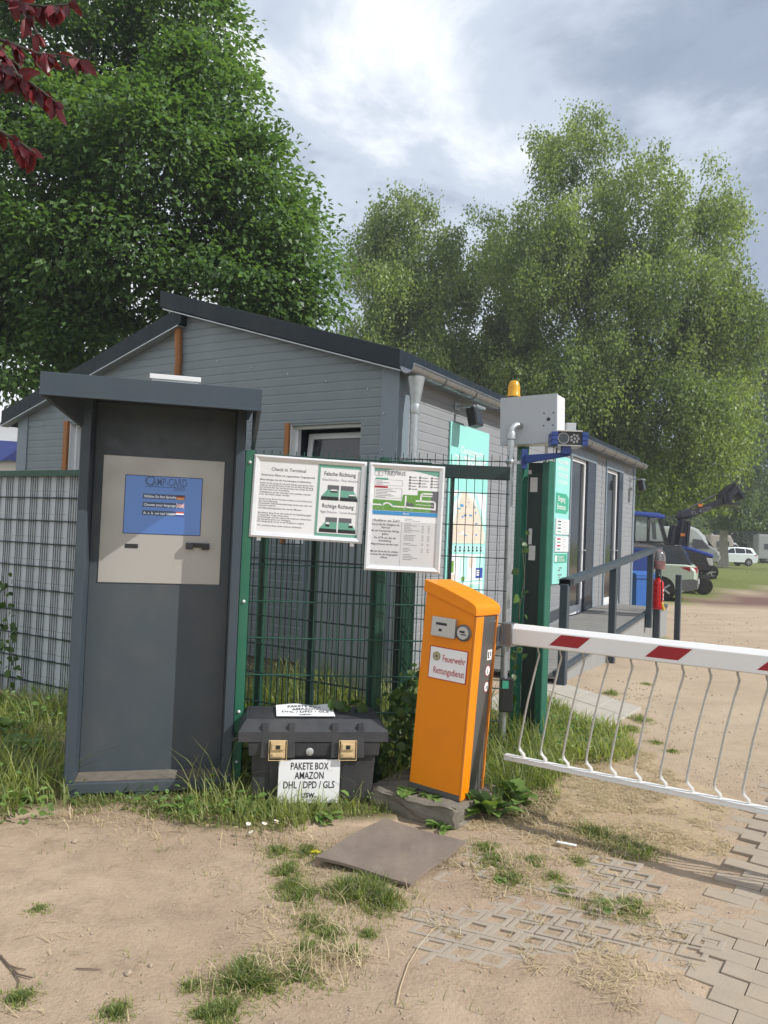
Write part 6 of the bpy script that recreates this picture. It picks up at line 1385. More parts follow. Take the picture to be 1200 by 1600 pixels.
x0, x1 = T(990, 820)[0], T(1034, 830)[0]; zb0 = T(1034, 846)[1]; zc0 = T(1030, 810)[1]
mb = MB()
for s in (-1, 1):
    mb.tube([(x1 + 0.2, s * 0.7, zb0 - 0.3), (x1 - 0.12, s * 0.7, zc0)], 0.05, 6); mb.tube([(x0, s * 0.75, zb0 - 0.3), (x0, s * 0.72, zc0)], 0.05, 6); mb.tube([((x0 + x1) / 2, s * 0.76, zb0 - 0.3), ((x0 + x1) / 2, s * 0.73, zc0)], 0.04, 6)
mb.build_each('cab_pillar', 'car_black', T.o)
mb = MB(); 
for s in (-1, 1): mb.add([(x1 + 0.18, s * 0.7, zb0 - 0.3), (x1 - 0.12, s * 0.7, zc0), (x0, s * 0.73, zc0), (x0, s * 0.75, zb0 - 0.3)], [(0, 1, 2, 3)])
mb.add([(x1 + 0.18, -0.7, zb0 - 0.3), (x1 + 0.18, 0.7, zb0 - 0.3), (x1 - 0.12, 0.7, zc0), (x1 - 0.12, -0.7, zc0)], [(0, 1, 2, 3)]); mb.build('cab_glass', 'cab_clear', T.o)
mb = MB(); mb.bx(x0 - 0.3, x1 + 0.25, -0.75, 0.75, 0.7, zb0 - 0.25); mb.build('cab_base', 'tractor_navy', T.o, bevel=0.05)
mb = MB(); q = T(1011, 820); mb.bx(q[0] - 0.03, q[0] + 0.05, -1.25, -1.0, q[1] - 0.16, q[1] + 0.14); mb.tube([(q[0] + .02, -1.12, q[1] + 0.14), (x1 - 0.1, -0.75, q[1] + 0.22)], 0.02, 6); mb.build('mirror', 'panel_grey', T.o, bevel=0.02)
mb = MB(); q, q2 = T(1019, 816), T(1021, 843); mb.tube([(q2[0], -0.6, q2[1]), (q[0], -0.6, q[1])], 0.07, 8); mb.build('exhaust', 'panel_grey', T.o)
ldr = MB()
for s in (-1, 1):
    for a, b_, t_ in (((1053, 822), (1047, 852), 0.1), ((1066, 812), (1060, 852), 0.1), ((1074, 815), (1071, 854), 0.06), ((1061, 806), (1077, 803), 0.16)):
        p0_, p1_ = T(*a), T(*b_); ldr.tube([(p0_[0], s * 0.55, p0_[1]), (p1_[0], s * 0.55, p1_[1])], t_, 6)
ldr.build_each('loader_post', 'tractor_navy', T.o, bevel=0.01)
for s in (-1, 1):
    T.plate('loader_arm', [(1055, 808), (1064, 800), (1082, 796), (1125, 779), (1128, 788), (1086, 806), (1066, 814)], s * 0.55 - 0.07, s * 0.55 + 0.07, 'tractor_navy', 0.02)
    a, b_ = T(1068, 803), T(1116, 777); mb = MB(); mb.tube([(a[0], s * 0.45, a[1] + .08), (b_[0], s * 0.45, b_[1] + .06)], 0.04, 8); mb.build('hydraulic_ram', 'panel_grey', T.o)
mb = MB(); a = T(1078, 806); rr3 = Vector((0.955, 0, 0.297)); mb.text('FL 4220', 0.15, Vector((a[0], -0.625, a[1])), rr3, Vector((-0.297, 0, 0.955)), 0, bold=0.02); mb.build('lettering', 'ink_grey', T.o, recalc=False)
bk = T.plate('bucket', [(1124, 772), (1139, 757), (1142, 757), (1158, 778), (1155, 781), (1141, 763), (1132, 774), (1134, 788), (1150, 787), (1149, 791), (1127, 790)], -0.95, 0.95, 'tractor_navy', 0.01)
for s in (-1, 1): T.plate('bucket_side', [(1126, 772), (1140, 758), (1148, 770), (1139, 778), (1136, 789), (1129, 789)], s * 0.93 - 0.02, s * 0.93 + 0.02, 'tractor_navy', 0.0, parent=bk)
for px, py in ((1091, 791), (1064, 836)): q = T(px, py); mb = MB(); mb.bx(q[0] - 0.07, q[0] + 0.07, -0.66, -0.6, q[1] - 0.05, q[1] + 0.05); mb.build('marker_lamp', 'lamp_orange', T.o, bevel=0.01)
V = Side('camper_van', 'white high-roofed camper van with grey lower body behind the tractor', 'camper van', 1118, 878, 38, (0.97, -0.24))
lowv = [(960, 876), (960, 846), (1104, 852), (1112, 857), (1119, 862), (1121, 872), (1117, 878), (1109, 878)]
V.plate('body', lowv, -0.95, 0.95, 'van_silver', 0.08); V.plate('roof', [(960, 846.5), (960, 823), (1078, 823), (1088, 828), (1097, 838), (1104, 852)], -0.9, 0.9, 'car_white', 0.15)
for s in (-1, 1):
    V.plate('window', [(1078, 842), (1093, 844), (1104, 857), (1078, 857)], s * 0.95 - 0.02, s * 0.95 + 0.02, 'glass_car', 0.0); V.plate('window', [(1048, 833), (1072, 833), (1072, 845), (1048, 844)], s * 0.91 - 0.02, s * 0.91 + 0.02, 'glass_car', 0.0)
mb = MB(); a, b_ = V(1098.3, 840), V(1111.5, 856.5); mb.add([(a[0], -0.75, a[1]), (a[0], 0.75, a[1]), (b_[0], 0.85, b_[1]), (b_[0], -0.85, b_[1])], [(0, 1, 2, 3)]); mb.build('windscreen', 'glass_car', V.o)
for px in (1106, 1010): 
    for s in (-1, 1): wheel(V.o, V(px, 875)[0], s * 0.82, 0.36, 0.24)
V.plate('headlight', [(1114, 862), (1119, 864), (1119.5, 869), (1115, 867)], -0.97, -0.6, 'lamp_clear', 0.01)
def motorhome(label, Y, px0, px1, py0, py1, col, head, cab):
    M_ = Side('motorhome', label, 'motorhome', px1, py1, Y, head)
    z1_ = M_(px1, py0)[1]; x0_ = M_(px0, py1)[0]; x1_ = 0.0
    M_.plate('body', [(x0_, 0.45), (x1_, 0.45), (x1_, z1_ - 0.5), (x1_ - 0.3, z1_), (x0_, z1_)], -1.1, 1.1, col, 0.12, raw=True)
    M_.plate('cab', [(x1_ - 0.05, 0.4), (x1_ + 1.7, 0.4), (x1_ + 1.75, 0.95), (x1_ + 1.0, 1.2), (x1_ + 0.25, 2.0), (x1_ - 0.05, 2.05)], -0.95, 0.95, cab, 0.1, raw=True)
    mb = MB(); mb.add([(x1_ + 0.99, -0.82, 1.23), (x1_ + 0.99, 0.82, 1.23), (x1_ + 0.28, 0.78, 1.98), (x1_ + 0.28, -0.78, 1.98)], [(0, 1, 2, 3)]); mb.v = [(x + 0.03, y, z + 0.02) for x, y, z in mb.v]; mb.build('windscreen', 'glass_car', M_.o)
    for s in (-1, 1):
        M_.plate('window', [(x1_ + 0.0, 1.25), (x1_ + 0.85, 1.25), (x1_ + 0.3, 1.85), (x1_ + 0.0, 1.85)], s * 0.95 - 0.02, s * 0.95 + 0.02, 'glass_car', 0.0, raw=True); M_.plate('window', [(x0_ + 0.6, 1.5), (x0_ + 1.7, 1.5), (x0_ + 1.7, 2.1), (x0_ + 0.6, 2.1)], s * 1.1 - 0.02, s * 1.1 + 0.02, 'glass_car', 0.0, raw=True)
        for x in (x0_ + 1.0, x1_ + 1.0): wheel(M_.o, x, s * 0.85, 0.36, 0.24)
    return M_
motorhome('cream motorhome standing just right of the birch trunk behind the white car', 74, 1105, 1141, 837, 874, 'van_cream', (0.98, -0.2), 'car_white')
motorhome('white motorhome behind the white car, right of the cream one', 96, 1112, 1151, 834, 866, 'car_white', (0.99, -0.1), 'car_white')
motorhome('white motorhome with open cab front behind the tail of the white car', 92, 1140, 1182, 837, 868, 'car_white', (0.98, -0.18), 'navy_panel')
motorhome('grey-white motorhome at the right edge of the parking lawn', 84, 1180, 1215, 836, 872, 'van_silver', (0.97, -0.2), 'car_white')

motorhome('white coach-built motorhome far behind the tractor, left of the birch trunk', 88, 1058, 1100, 835, 868, 'car_white', (0.99, -0.12), 'car_white')
motorhome('pale motorhome parked further back between the two white ones', 120, 1120, 1168, 836, 862, 'car_white', (0.98, -0.15), 'car_white')
# striped awning at the left edge
q0, q1 = AT(-90, 640, 11.5), AT(36, 690, 11.2)
aw = thing('awning_tent', 'pale grey tent awning with blue valance at the left edge beyond the fence', 'tent', (*q1.xy, 0), 0)
zt_, zm_, zb_ = AT(0, 640, 11.3).z, AT(20, 690, 11.2).z, AT(20, 722, 11.2).z
mb = MB(); mb.add([(-4.5, -0.1, zm_ + 0.1), (0.0, 0.0, zm_), (-0.1, 2.2, zt_ - 0.05), (-4.5, 2.2, zt_ + 0.35), (-4.5, -0.1, zm_ + 0.08), (0, 0, zm_ - 0.02), (-0.1, 2.2, zt_ - 0.07), (-4.5, 2.2, zt_ + 0.33)], [(0, 1, 2, 3), (7, 6, 5, 4), (0, 4, 5, 1), (1, 5, 6, 2), (2, 6, 7, 3), (3, 7, 4, 0)]); mb.build('roof', 'awning_grey', aw)
mb = MB(); mb.prism([(-4.5 + 4.5 * i / 24, zm_ + 0.1 - 0.1 * i / 24) for i in range(25)] + [(-4.5 + 4.5 * i / 24, zb_ + 0.02 * (i % 2)) for i in range(24, -1, -1)], lambda a, b, d: Vector((a, d, b)), -0.03, -0.02); mb.build('valance', 'awning_blue', aw)
mb = MB(); mb.bx(-4.5, -0.05, 0.05, 0.06, 0.1, zb_ + 0.1); mb.build('side_wall', 'awning_cream', aw)
mb = MB()
for x in (-0.05, -2.2, -4.4): mb.tube([(x, 0.03, 0), (x, 0.03, zm_)], 0.025, 8)
mb.build_each('pole', 'aluminium', aw)

# ---------------------------------------------------------------- trees
def unit(v): return v / np.maximum(np.linalg.norm(v, axis=1, keepdims=True), 1e-6)
def leaf_arrays(P, D, Nn, L, Wd, fold=0.22):
    S_ = unit(np.cross(D, Nn)); Nn = np.cross(S_, D); L = L[:, None]; Wd = Wd[:, None]
    mid = P + D * L * 0.48 + Nn * L * 0.04
    V = np.stack([P, mid + S_ * Wd * 0.5 + Nn * Wd * fold, P + D * L - Nn * L * 0.06, mid - S_ * Wd * 0.5 + Nn * Wd * fold], 1).reshape(-1, 3)
    return V, np.arange(len(P) * 4).reshape(-1, 4)
def lobe_points(lobes, n, rs, shell=0.62):
    """points spread through ellipsoid lobes given as (px, py, Y, rx_px, rz_px, depth_m)"""
    C_, R3 = [], []
    for px, py, Y, rx, rz, ry in lobes:
        c = AT(px, py, Y); C_.append((c.x, c.y, c.z)); k = Y / FPX; R3.append((rx * k, ry, rz * k))
    C_, R3 = np.array(C_), np.array(R3); wt = (R3[:, 0] * R3[:, 2]) ** 0.9; idx = rs.choice(len(C_), n, p=wt / wt.sum())
    d = unit(rs.normal(size=(n, 3))); d[:, 1] = np.where(rs.rand(n) < 0.72, -np.abs(d[:, 1]), d[:, 1])
    rr = shell + (1 - shell) * rs.rand(n) ** 0.6; rr = np.where(rs.rand(n) < 0.25, rs.rand(n) ** 0.5, rr)
    return C_[idx] + d * R3[idx] * rr[:, None], d, C_, R3
def limbs(o, base, height, r0, targets, rs, mat, n_limb=26, lean=(0, 0), fork=0.35):
    mb = MB(); bx_, by_ = base; top = Vector((lean[0], lean[1], height)); pts, rad = [], []
    for i in range(9):
        t_ = i / 8; pts.append(Vector((top.x * t_ ** 1.4 + 0.12 * math.sin(3 * t_ + bx_), top.y * t_ ** 1.4, height * t_))); rad.append(r0 * (1 - 0.86 * t_) * (1.35 if i == 0 else 1))
    mb.tube(pts, rad, 10)
    sel = targets[rs.choice(len(targets), min(n_limb, len(targets)), replace=False)]
    for q in sel:
        q = Vector(q) - Vector((bx_, by_, 0)); t_ = max(0.18, min(0.85, (q.z - 0.25 * (Vector((q.x, q.y)).length)) / height * 0.85)); i = min(7, int(t_ * 8)); a = pts[i].lerp(pts[i + 1], t_ * 8 - i)
        m1 = a.lerp(q, 0.4) + Vector((0, 0, 0.12 * (q - a).length)); m2 = a.lerp(q, 0.75) + Vector((0, 0, 0.08 * (q - a).length)); rb = rad[i] * 0.42
        mb.tube([a, m1, m2, q], [rb, rb * 0.6, rb * 0.35, rb * 0.12], 6, cap=False)
    t_ = mb.build('trunk', mat, o, smooth=True); return t_
def broadleaf(name, label, base, height, r0, lobes, n_clump, per, leaf, mat, bark, seed, rad=(0.5, 0.2), lean=(0, 0), group=None, droop=0.45, cat='tree', n_limb=30):
    rs = np.random.RandomState(seed); o = thing(name, label, cat, (base[0], base[1], 0), 0, group)
    c, d, C_, R3 = lobe_points(lobes, n_clump, rs)
    n = n_clump * per; ci = np.repeat(np.arange(n_clump), per); dd = unit(rs.normal(size=(n, 3)))
    cr = rad[0] * (0.6 + 0.8 * rs.rand(n_clump)); r_ = cr[ci] * rs.rand(n) ** 0.5
    tiltax = unit(d + np.array([0, 0, 0.3])); off = dd * r_[:, None]; off[:, 2] *= rad[1] / rad[0]
    out = d[ci].copy(); off[:, 2] -= 0.35 * np.hypot(off[:, 0], off[:, 1]) * np.clip((off[:, :2] * out[:, :2]).sum(1) / (cr[ci]), -0.3, 1)
    P = c[ci] + off
    hz = off.copy(); hz[:, 2] = 0; D = unit(unit(hz) * 0.7 + out * 0.5 + rs.normal(size=(n, 3)) * 0.45 + np.array([0, 0, -droop]))
    Nn = unit(np.array([0, 0, 1.0]) + out * 0.35 + rs.normal(size=(n, 3)) * 0.4)
    L = leaf[0] * (0.65 + 0.6 * rs.rand(n)); V, F = leaf_arrays(P - np.array([base[0], base[1], 0]), D, Nn, L, L * leaf[1])
    tint = np.clip(0.5 + 0.28 * rs.normal(size=n_clump)[ci] * 0.7 + 0.22 * rs.normal(size=n), 0, 1)
    np_mesh('crown', V, F, mat, o, np.repeat(tint, 4)); limbs(o, base, height, r0, c, rs, bark, n_limb, lean); return o
def birch(label, base, height, r0, lobes, n_str, per, leaf, mat, seed, hang=(0.5, 1.5), group=None, lean=(0, 0), n_limb=26, bark='bark_birch', zmin=2.7, name='birch_tree'):
    rs = np.random.RandomState(seed); o = thing(name, label, 'tree', (base[0], base[1], 0), 0, group)
    nb = max(40, n_str // 20); bc_, bd_, C_, R3 = lobe_points(lobes, nb, rs, 0.62); cc0 = bc_   # boughs, each a hanging curtain of shoots
    bs = leaf[0] / 0.13 * (0.5 + 0.5 * rs.rand(nb)); ncl = n_str // 8; bk_ = rs.choice(nb, ncl, p=bs ** 2 / (bs ** 2).sum())
    q_ = rs.normal(size=(ncl, 3)) * np.array([0.5, 0.5, 0.62]); c = bc_[bk_] + q_ * bs[bk_][:, None] * 1.05; c[:, 2] -= 0.3 * (q_[:, :2] ** 2).sum(1) * bs[bk_]
    ck = np.repeat(np.arange(ncl), 8); n_str = ncl * 8; sp_c = 0.2 * (leaf[0] / 0.12); btint = rs.normal(size=nb)
    c = c[ck] + rs.normal(size=(n_str, 3)) * np.array([sp_c, sp_c, sp_c]); d = unit(bd_[bk_][ck] + 0.5 * rs.normal(size=(n_str, 3)))
    n = n_str * per; ci = np.repeat(np.arange(n_str), per); t_ = np.tile(np.arange(per) / per, n_str) + rs.rand(n) / per
    hl = (hang[0] + (hang[1] - hang[0]) * rs.rand(n_str))[ci]
    out = d[ci]; arc = 0.3 * hl; P = c[ci] + out * (arc * np.sin(t_ * 1.6))[:, None] * np.array([1, 1, 0.3]); P[:, 2] -= hl * t_ ** 1.3
    P += rs.normal(size=(n, 3)) * (0.05 + 0.09 * (1 - t_))[:, None] * np.array([1, 1, 0.7]) * (1.6 if leaf[0] > 0.1 else 1.3)
    kp_ = P[:, 2] > zmin; P, ci, out, t_ = P[kp_], ci[kp_], out[kp_], t_[kp_]; n = len(P)
    D = unit(rs.normal(size=(n, 3)) * 0.55 + np.array([0, 0, -0.9])); Nn = unit(rs.normal(size=(n, 3)) + out * 0.8 + np.array([0, 0, 0.5]))
    L = leaf[0] * (0.6 + 0.7 * rs.rand(n)); V, F = leaf_arrays(P - np.array([base[0], base[1], 0]), D, Nn, L, L * leaf[1])
    tint = np.clip(0.5 + 0.16 * btint[bk_][ck][ci] + 0.14 * rs.normal(size=ncl)[ck][ci] + 0.1 * rs.normal(size=n_str)[ci] + 0.18 * rs.normal(size=n), 0, 1)
    np_mesh('crown', V, F, mat, o, np.repeat(tint, 4)); limbs(o, base, height, r0, cc0[cc0[:, 2] > height * 0.25], rs, bark, n_limb, lean); return o
b0 = AT(95, 830, 16.5)
HB = [(120, 90, 16, 200, 190, 3.4), (290, 90, 15.5, 90, 130, 2.4), (330, 220, 15.2, 85, 120, 2.4), (400, 330, 15, 80, 100, 2.2), (450, 420, 15, 78, 95, 2.0), (240, 300, 14.6, 170, 140, 2.8), (60, 300, 14.8, 170, 170, 3.0), (70, 500, 15.2, 130, 70, 2.2), (10, 560, 15.6, 80, 60, 1.8),
      (370, 470, 14.6, 130, 70, 2.2), (180, 430, 14.4, 170, 90, 2.6), (-150, 250, 16, 180, 250, 3.2), (-60, 470, 15.2, 90, 90, 2.2), (40, 590, 14.2, 70, 50, 1.6), (150, 530, 14.6, 90, 50, 1.6), (460, 500, 14.8, 70, 60, 1.8), (-60, -80, 16.5, 300, 160, 3.5)]
broadleaf('hornbeam_tree', 'huge dark green leafy tree towering behind the cabin on the left', (b0.x, b0.y), 12.5, 0.34, HB, 2900, 62, (0.132, 0.58), 'leaf_hornbeam', 'bark_dark', 1, (0.55, 0.27))
b0 = AT(905, 850, 34.5)
MAIN = [(880, 247, 34, 48, 46, 2.64), (960, 342, 33.5, 81, 81, 3.6), (1085, 337, 34, 56, 41, 2.64), (860, 412, 33.5, 76, 86, 3.36), (1010, 482, 33, 116, 106, 4.08), (1125, 502, 33.5, 48, 71, 2.64), (900, 612, 33, 136, 86, 4.08), (1040, 652, 32.5, 96, 86, 3.84), (1075, 742, 32.3, 36, 36, 2.16), (960, 732, 32.7, 96, 36, 3.12), (1130, 652, 33, 31, 46, 2.16)]
birch('tall spreading birch with long drooping branches right behind the cabin', (b0.x, b0.y), 18.5, 0.28, MAIN, 8200, 24, (0.14, 0.66), 'leaf_birch', 2, (0.5, 1.7), lean=(0.3, 0), zmin=2.9)
b0 = AT(650, 850, 36)
birch('middle birch with rounded top between the dark tree and the tall birch', (b0.x, b0.y), 14.0, 0.2, [(645, 357, 36, 61, 26, 2.3), (580, 367, 36, 28, 26, 1.84), (600, 462, 35.5, 61, 71, 2.76), (690, 452, 36, 34, 71, 2.53), (640, 562, 35, 106, 46, 2.99), (560, 552, 35, 46, 36, 2.3)], 3200, 24, (0.14, 0.66), 'leaf_birch', 3, (0.5, 1.7))
b0 = AT(765, 850, 38.5)
birch('slimmer birch half hidden behind the left side of the tall birch', (b0.x, b0.y), 13.0, 0.18, [(775, 397, 38, 38, 31, 2.3), (750, 492, 37.5, 58, 71, 2.76), (740, 602, 37, 81, 56, 2.99), (810, 572, 37.5, 56, 86, 2.76)], 2800, 24, (0.145, 0.66), 'leaf_birch', 4, (0.5, 1.7))
b0 = G(1127, 886)
birch('distant birch with pale trunk standing on the parking lawn', (b0.x, b0.y), 18.0, 0.34, [(1150, 560, 60, 55, 80, 3.0), (1185, 640, 60, 45, 80, 3.0), (1130, 690, 59, 50, 60, 3.0), (1100, 770, 58, 60, 45, 3.0), (1175, 770, 59, 50, 55, 3.0), (1150, 810, 59, 60, 22, 2.4)], 2300, 22, (0.22, 0.62), 'leaf_far', 5, (1.0, 3.0), zmin=3.0, n_limb=18)
for i, (px, Y, lb) in enumerate(((1010, 84, 'far green tree showing low behind the tractor roof'), (1085, 92, 'far green tree behind the camper van roof'), (1185, 108, 'far bushy tree over the motorhomes at the right edge'), (1260, 88, 'far tree just beyond the right edge of the lawn'), (900, 70, 'dense green tree far behind the tall birch trunk'), (700, 66, 'dense green tree far behind the cabin ridge'), (540, 60, 'dense green tree far behind the gap beside the dark tree'))):
    b0 = AT(px, 850, Y); k = 1 if i < 4 else 1.15
    broadleaf('far_tree', lb, (b0.x, b0.y), 11, 0.3, [(px, 790, Y, 75 * k, 62, 4), (px - 40, 815, Y - 1, 55, 40, 3), (px + 40, 810, Y - 2, 55, 45, 3), (px + 10, 735 if i < 4 else 690, Y, 55 * k, 50 if i < 4 else 90, 3.5)], 420, 50, (0.34, 0.6), 'leaf_far', 'bark_dark', 20 + i, (1.1, 0.7), n_limb=10, group='trees beyond the camping lawn')
# red-leaved plum reaching in from the left: trunk and most of the crown stand outside the picture
rs = np.random.RandomState(7); pb = Vector((-3.35, 3.3, 0))
pt_ = thing('plum_tree', 'dark red leaved plum branches hanging into the top left corner', 'tree', pb, 0)
PTW = [([(-260, -60), (-80, 20), (0, 62), (60, 84), (95, 86), (128, 93)], 2.7), ([(-240, -80), (-60, -20), (20, 4), (70, 10), (118, 6)], 2.9), ([(-260, -40), (-60, 70), (0, 100), (45, 128), (88, 160)], 2.6), ([(-250, 60), (-80, 170), (0, 205), (30, 222), (56, 240)], 2.75), ([(-200, -60), (-30, 20), (10, 90), (30, 120)], 2.65), ([(-160, -120), (0, -40), (40, 20), (60, 55)], 2.8), ([(-220, 20), (-60, 90), (0, 112), (36, 122), (62, 146)], 2.62), ([(-200, 0), (-50, 60), (0, 82), (30, 104), (38, 130)], 2.68)]
mb = MB(); mb.tube([(0, 0, 0), (0.05, 0.02, 1.0), (-0.05, 0, 2.0), (0.02, -0.05, 3.0), (0.1, -0.1, 3.9), (0.15, -0.1, 4.8)], [0.09, 0.07, 0.06, 0.05, 0.035, 0.01], 10)
lp, ld = [], []
for pix, Y in PTW:
    pts = [AT(x, y, Y) - pb for x, y in pix]; st_ = Vector((0.02, -0.05, min(3.6, max(2.2, pts[0].z - 0.6)))); mb.tube([st_, st_.lerp(pts[0], 0.6) + Vector((0, 0, 0.1))] + pts, [0.03, 0.018] + [0.009 - 0.0013 * i for i in range(len(pts))], 6)
    for a, b_ in zip(pts, pts[1:]):
        for k in range(max(2, int((b_ - a).length / 0.010))): lp.append(a.lerp(b_, rs.rand())); ld.append((b_ - a).normalized())
for k in range(1500):
    v = rs.normal(size=3); v /= np.linalg.norm(v); q = Vector((0.0 + v[0] * 1.0, v[1] * 1.1, 4.9 + v[2] * 0.9)) * 1.0; lp.append(q); ld.append(Vector(v))
for k in range(24):
    v = rs.normal(size=3); v /= np.linalg.norm(v); mb.tube([(0.1, -0.1, 3.6), (0.1 + v[0] * .5, v[1] * .5, 4.4 + v[2] * .3), (v[0] * 0.95, v[1], 4.9 + v[2] * .85)], [0.018, 0.01, 0.004], 5)
mb.build('trunk', 'bark_dark', pt_, smooth=True)
P = np.array(lp); D = unit(np.array(ld) * 0.35 + rs.normal(size=P.shape) * 0.4 + np.array([0, 0, -0.75])); Nn = unit(rs.normal(size=P.shape) + np.array([0, -0.4, 0.6])); L = 0.05 + 0.04 * rs.rand(len(P))
def broad_leaf(P, D, Nn, L, Wd):
    """six-sided leaf with a folded midrib"""
    S_ = unit(np.cross(D, Nn)); Nn = np.cross(S_, D); L = L[:, None]; Wd = Wd[:, None]
    V = np.stack([P, P + D * L * 0.3 + S_ * Wd * 0.42 + Nn * Wd * .12, P + D * L * 0.68 + S_ * Wd * 0.36 + Nn * Wd * .1, P + D * L - Nn * L * .08, P + D * L * 0.68 - S_ * Wd * 0.36 + Nn * Wd * .1, P + D * L * 0.3 - S_ * Wd * 0.42 + Nn * Wd * .12, P + D * L * .3, P + D * L * .68], 1).reshape(-1, 3)
    b_ = np.arange(len(P))[:, None] * 8; F = np.concatenate([b_ + np.array([[0, 6, 1, 1]]) * 1] * 0 + [b_ + np.array([[6, 7, 2, 1]]), b_ + np.array([[5, 4, 7, 6]])]); 
    T3 = np.concatenate([b_ + np.array([[0, 6, 1]]), b_ + np.array([[0, 5, 6]]), b_ + np.array([[7, 3, 2]]), b_ + np.array([[4, 3, 7]]), b_ + np.array([[6, 7, 2]]), b_ + np.array([[6, 2, 1]]), b_ + np.array([[5, 4, 7]]), b_ + np.array([[5, 7, 6]])])
    return V, T3
V, F = broad_leaf(P, D, Nn, L, L * 0.5); np_mesh('crown', V, F, 'leaf_plum', pt_, np.repeat(np.clip(0.45 + 0.3 * rs.normal(size=len(P)), 0, 1), 8))

# ---------------------------------------------------------------- grass, straw, weeds, climbers, pebbles
def blades(X, Y, Z, H, Wd, rs, bend=0.45, flat=False):
    n = len(X); az = rs.rand(n) * 2 * math.pi; b = np.stack([np.cos(az), np.sin(az), np.zeros(n)], 1); s = np.stack([-np.sin(az), np.cos(az), np.zeros(n)], 1)
    be = bend * (0.3 + rs.rand(n)); base = np.stack([X, Y, Z], 1); V = []
    for i, (t_, wk) in enumerate(((0, 0.8), (0.35, 1.0), (0.7, 0.75), (1.0, 0.08))):
        up_ = t_ * (1 - 0.35 * be * t_); c = base + np.array([0, 0, 1.0]) * (H * up_)[:, None] + b * (H * be * t_ ** 2)[:, None]
        V += [c - s * (Wd * wk * 0.5)[:, None], c + s * (Wd * wk * 0.5)[:, None]]
    V = np.stack(V, 1).reshape(-1, 3); o_ = np.arange(n)[:, None] * 8; F = np.concatenate([o_ + np.array([[2 * i, 2 * i + 1, 2 * i + 3, 2 * i + 2]]) for i in range(3)])
    return V, F
rs = np.random.RandomState(21)
def scatter(poly, n, soft_amp=0.14, seed=31):
    xs = [p[0] for p in poly]; ys = [p[1] for p in poly]; x = rs.uniform(min(xs), max(xs), n); y = rs.uniform(min(ys), max(ys), n)
    wx = x + soft_amp * vnoise(x, y, 0.45, seed) + 0.5 * soft_amp * vnoise(x, y, 0.14, seed + 1); wy = y + soft_amp * vnoise(x, y, 0.45, seed + 2) + 0.5 * soft_amp * vnoise(x, y, 0.14, seed + 3)
    k = inside(poly, wx, wy); return x[k], y[k]
XS_, YS_, HS_, WS_, TS_ = [], [], [], [], []
def put(x, y, h, w_, tint):
    XS_.append(x); YS_.append(y); HS_.append(h); WS_.append(w_); TS_.append(tint)
def region(poly, n, h0, h1, w_=0.006, seed=31, patchy=0.0, tint=0.5, keep=None):
    x, y = scatter(poly, n, seed=seed)
    if patchy: k = vnoise(x, y, 0.32, seed + 9) + 0.6 * vnoise(x, y, 0.11, seed + 10) > patchy * 1.4 - 1.0 + 0.0; x, y = x[k], y[k]
    if keep is not None: k = keep(x, y); x, y = x[k], y[k]
    hh = (h0 + (h1 - h0) * rs.rand(len(x)) ** 1.7) * (0.75 + 0.4 * vnoise(x, y, 0.4, seed + 20))
    put(x, y, np.maximum(hh, 0.02), np.full(len(x), w_) * (0.6 + 0.8 * rs.rand(len(x))), np.clip(tint + 0.2 * vnoise(x, y, 0.5, seed + 30) + 0.2 * rs.normal(size=len(x)), 0, 1))
def clear(x, y):   # nothing grows inside the kiosk, box, pillar or footing
    r = np.ones(len(x), bool)
    for o_, x0, x1, y0, y1 in ((ks, 0.02, W - 0.02, 0.03, 0.5), (tb, 0.03, TW - 0.03, 0.03, 0.37), (bb, -0.42, 0.08, -0.1, 0.34)):
        a = o_.rotation_euler.z; dx, dy = x - o_.location.x, y - o_.location.y; lx, ly = dx * math.cos(a) + dy * math.sin(a), -dx * math.sin(a) + dy * math.cos(a); r &= ~((lx > x0) & (lx < x1) & (ly > y0) & (ly < y1))
    return r
FRONT = [p for p in GRASS_L]
region(PX((-300, 1340), (-60, 1345), (30, 1288), (75, 1272), (110, 1268)) + [(-1.85, 4.6), (-2.4, 6.4), (-5.2, 8.2), (-6, 7)], 26000, 0.1, 0.38, 0.0075, keep=clear, tint=0.55)
region(PX((95, 1285), (150, 1268), (250, 1290), (330, 1298), (430, 1312), (500, 1300), (560, 1270), (610, 1258)) + [(0.2, 4.8), (-0.9, 4.75), (-1.75, 4.5)], 9500, 0.03, 0.13, 0.006, keep=clear, tint=0.5)
region(PX((330, 1290), (430, 1300), (500, 1292), (560, 1266), (610, 1255)) + [(0.2, 4.75), (-0.85, 4.72)], 700, 0.1, 0.26, 0.006, keep=clear, tint=0.6)
region([(-1.0, 4.8), (0.35, 4.95), (0.75, 5.4), (0.9, 6.3), (0.0, 7.0), (-2.2, 7.0)], 15000, 0.25, 0.72, 0.009, keep=clear, tint=0.55)
region([(0.36, 4.95), (0.95, 5.0), (1.3, 5.5), (1.2, 6.3), (0.7, 6.0)], 3500, 0.15, 0.5, 0.008, keep=clear, tint=0.5)
region(PX((845, 1200), (900, 1205), (965, 1185), (985, 1150), (940, 1140), (870, 1108), (835, 1100)) + [(1.15, 6.0)], 9000, 0.05, 0.2, 0.008, seed=41, tint=0.55)
region(PX((690, 1270), (745, 1285), (830, 1278), (860, 1235), (880, 1200), (830, 1175), (780, 1190)), 3600, 0.1, 0.36, 0.007, seed=43, keep=clear, tint=0.45)
region(PX((900, 1300), (960, 1330), (1060, 1350), (1040, 1335), (960, 1305), (910, 1290)), 800, 0.04, 0.1, 0.006, seed=45, tint=0.4)
region(LAWN, 60000, 0.06, 0.16, 0.03, seed=47, keep=lambda x, y: (y < 70) & (x < 60) & (y > 21), tint=0.55)
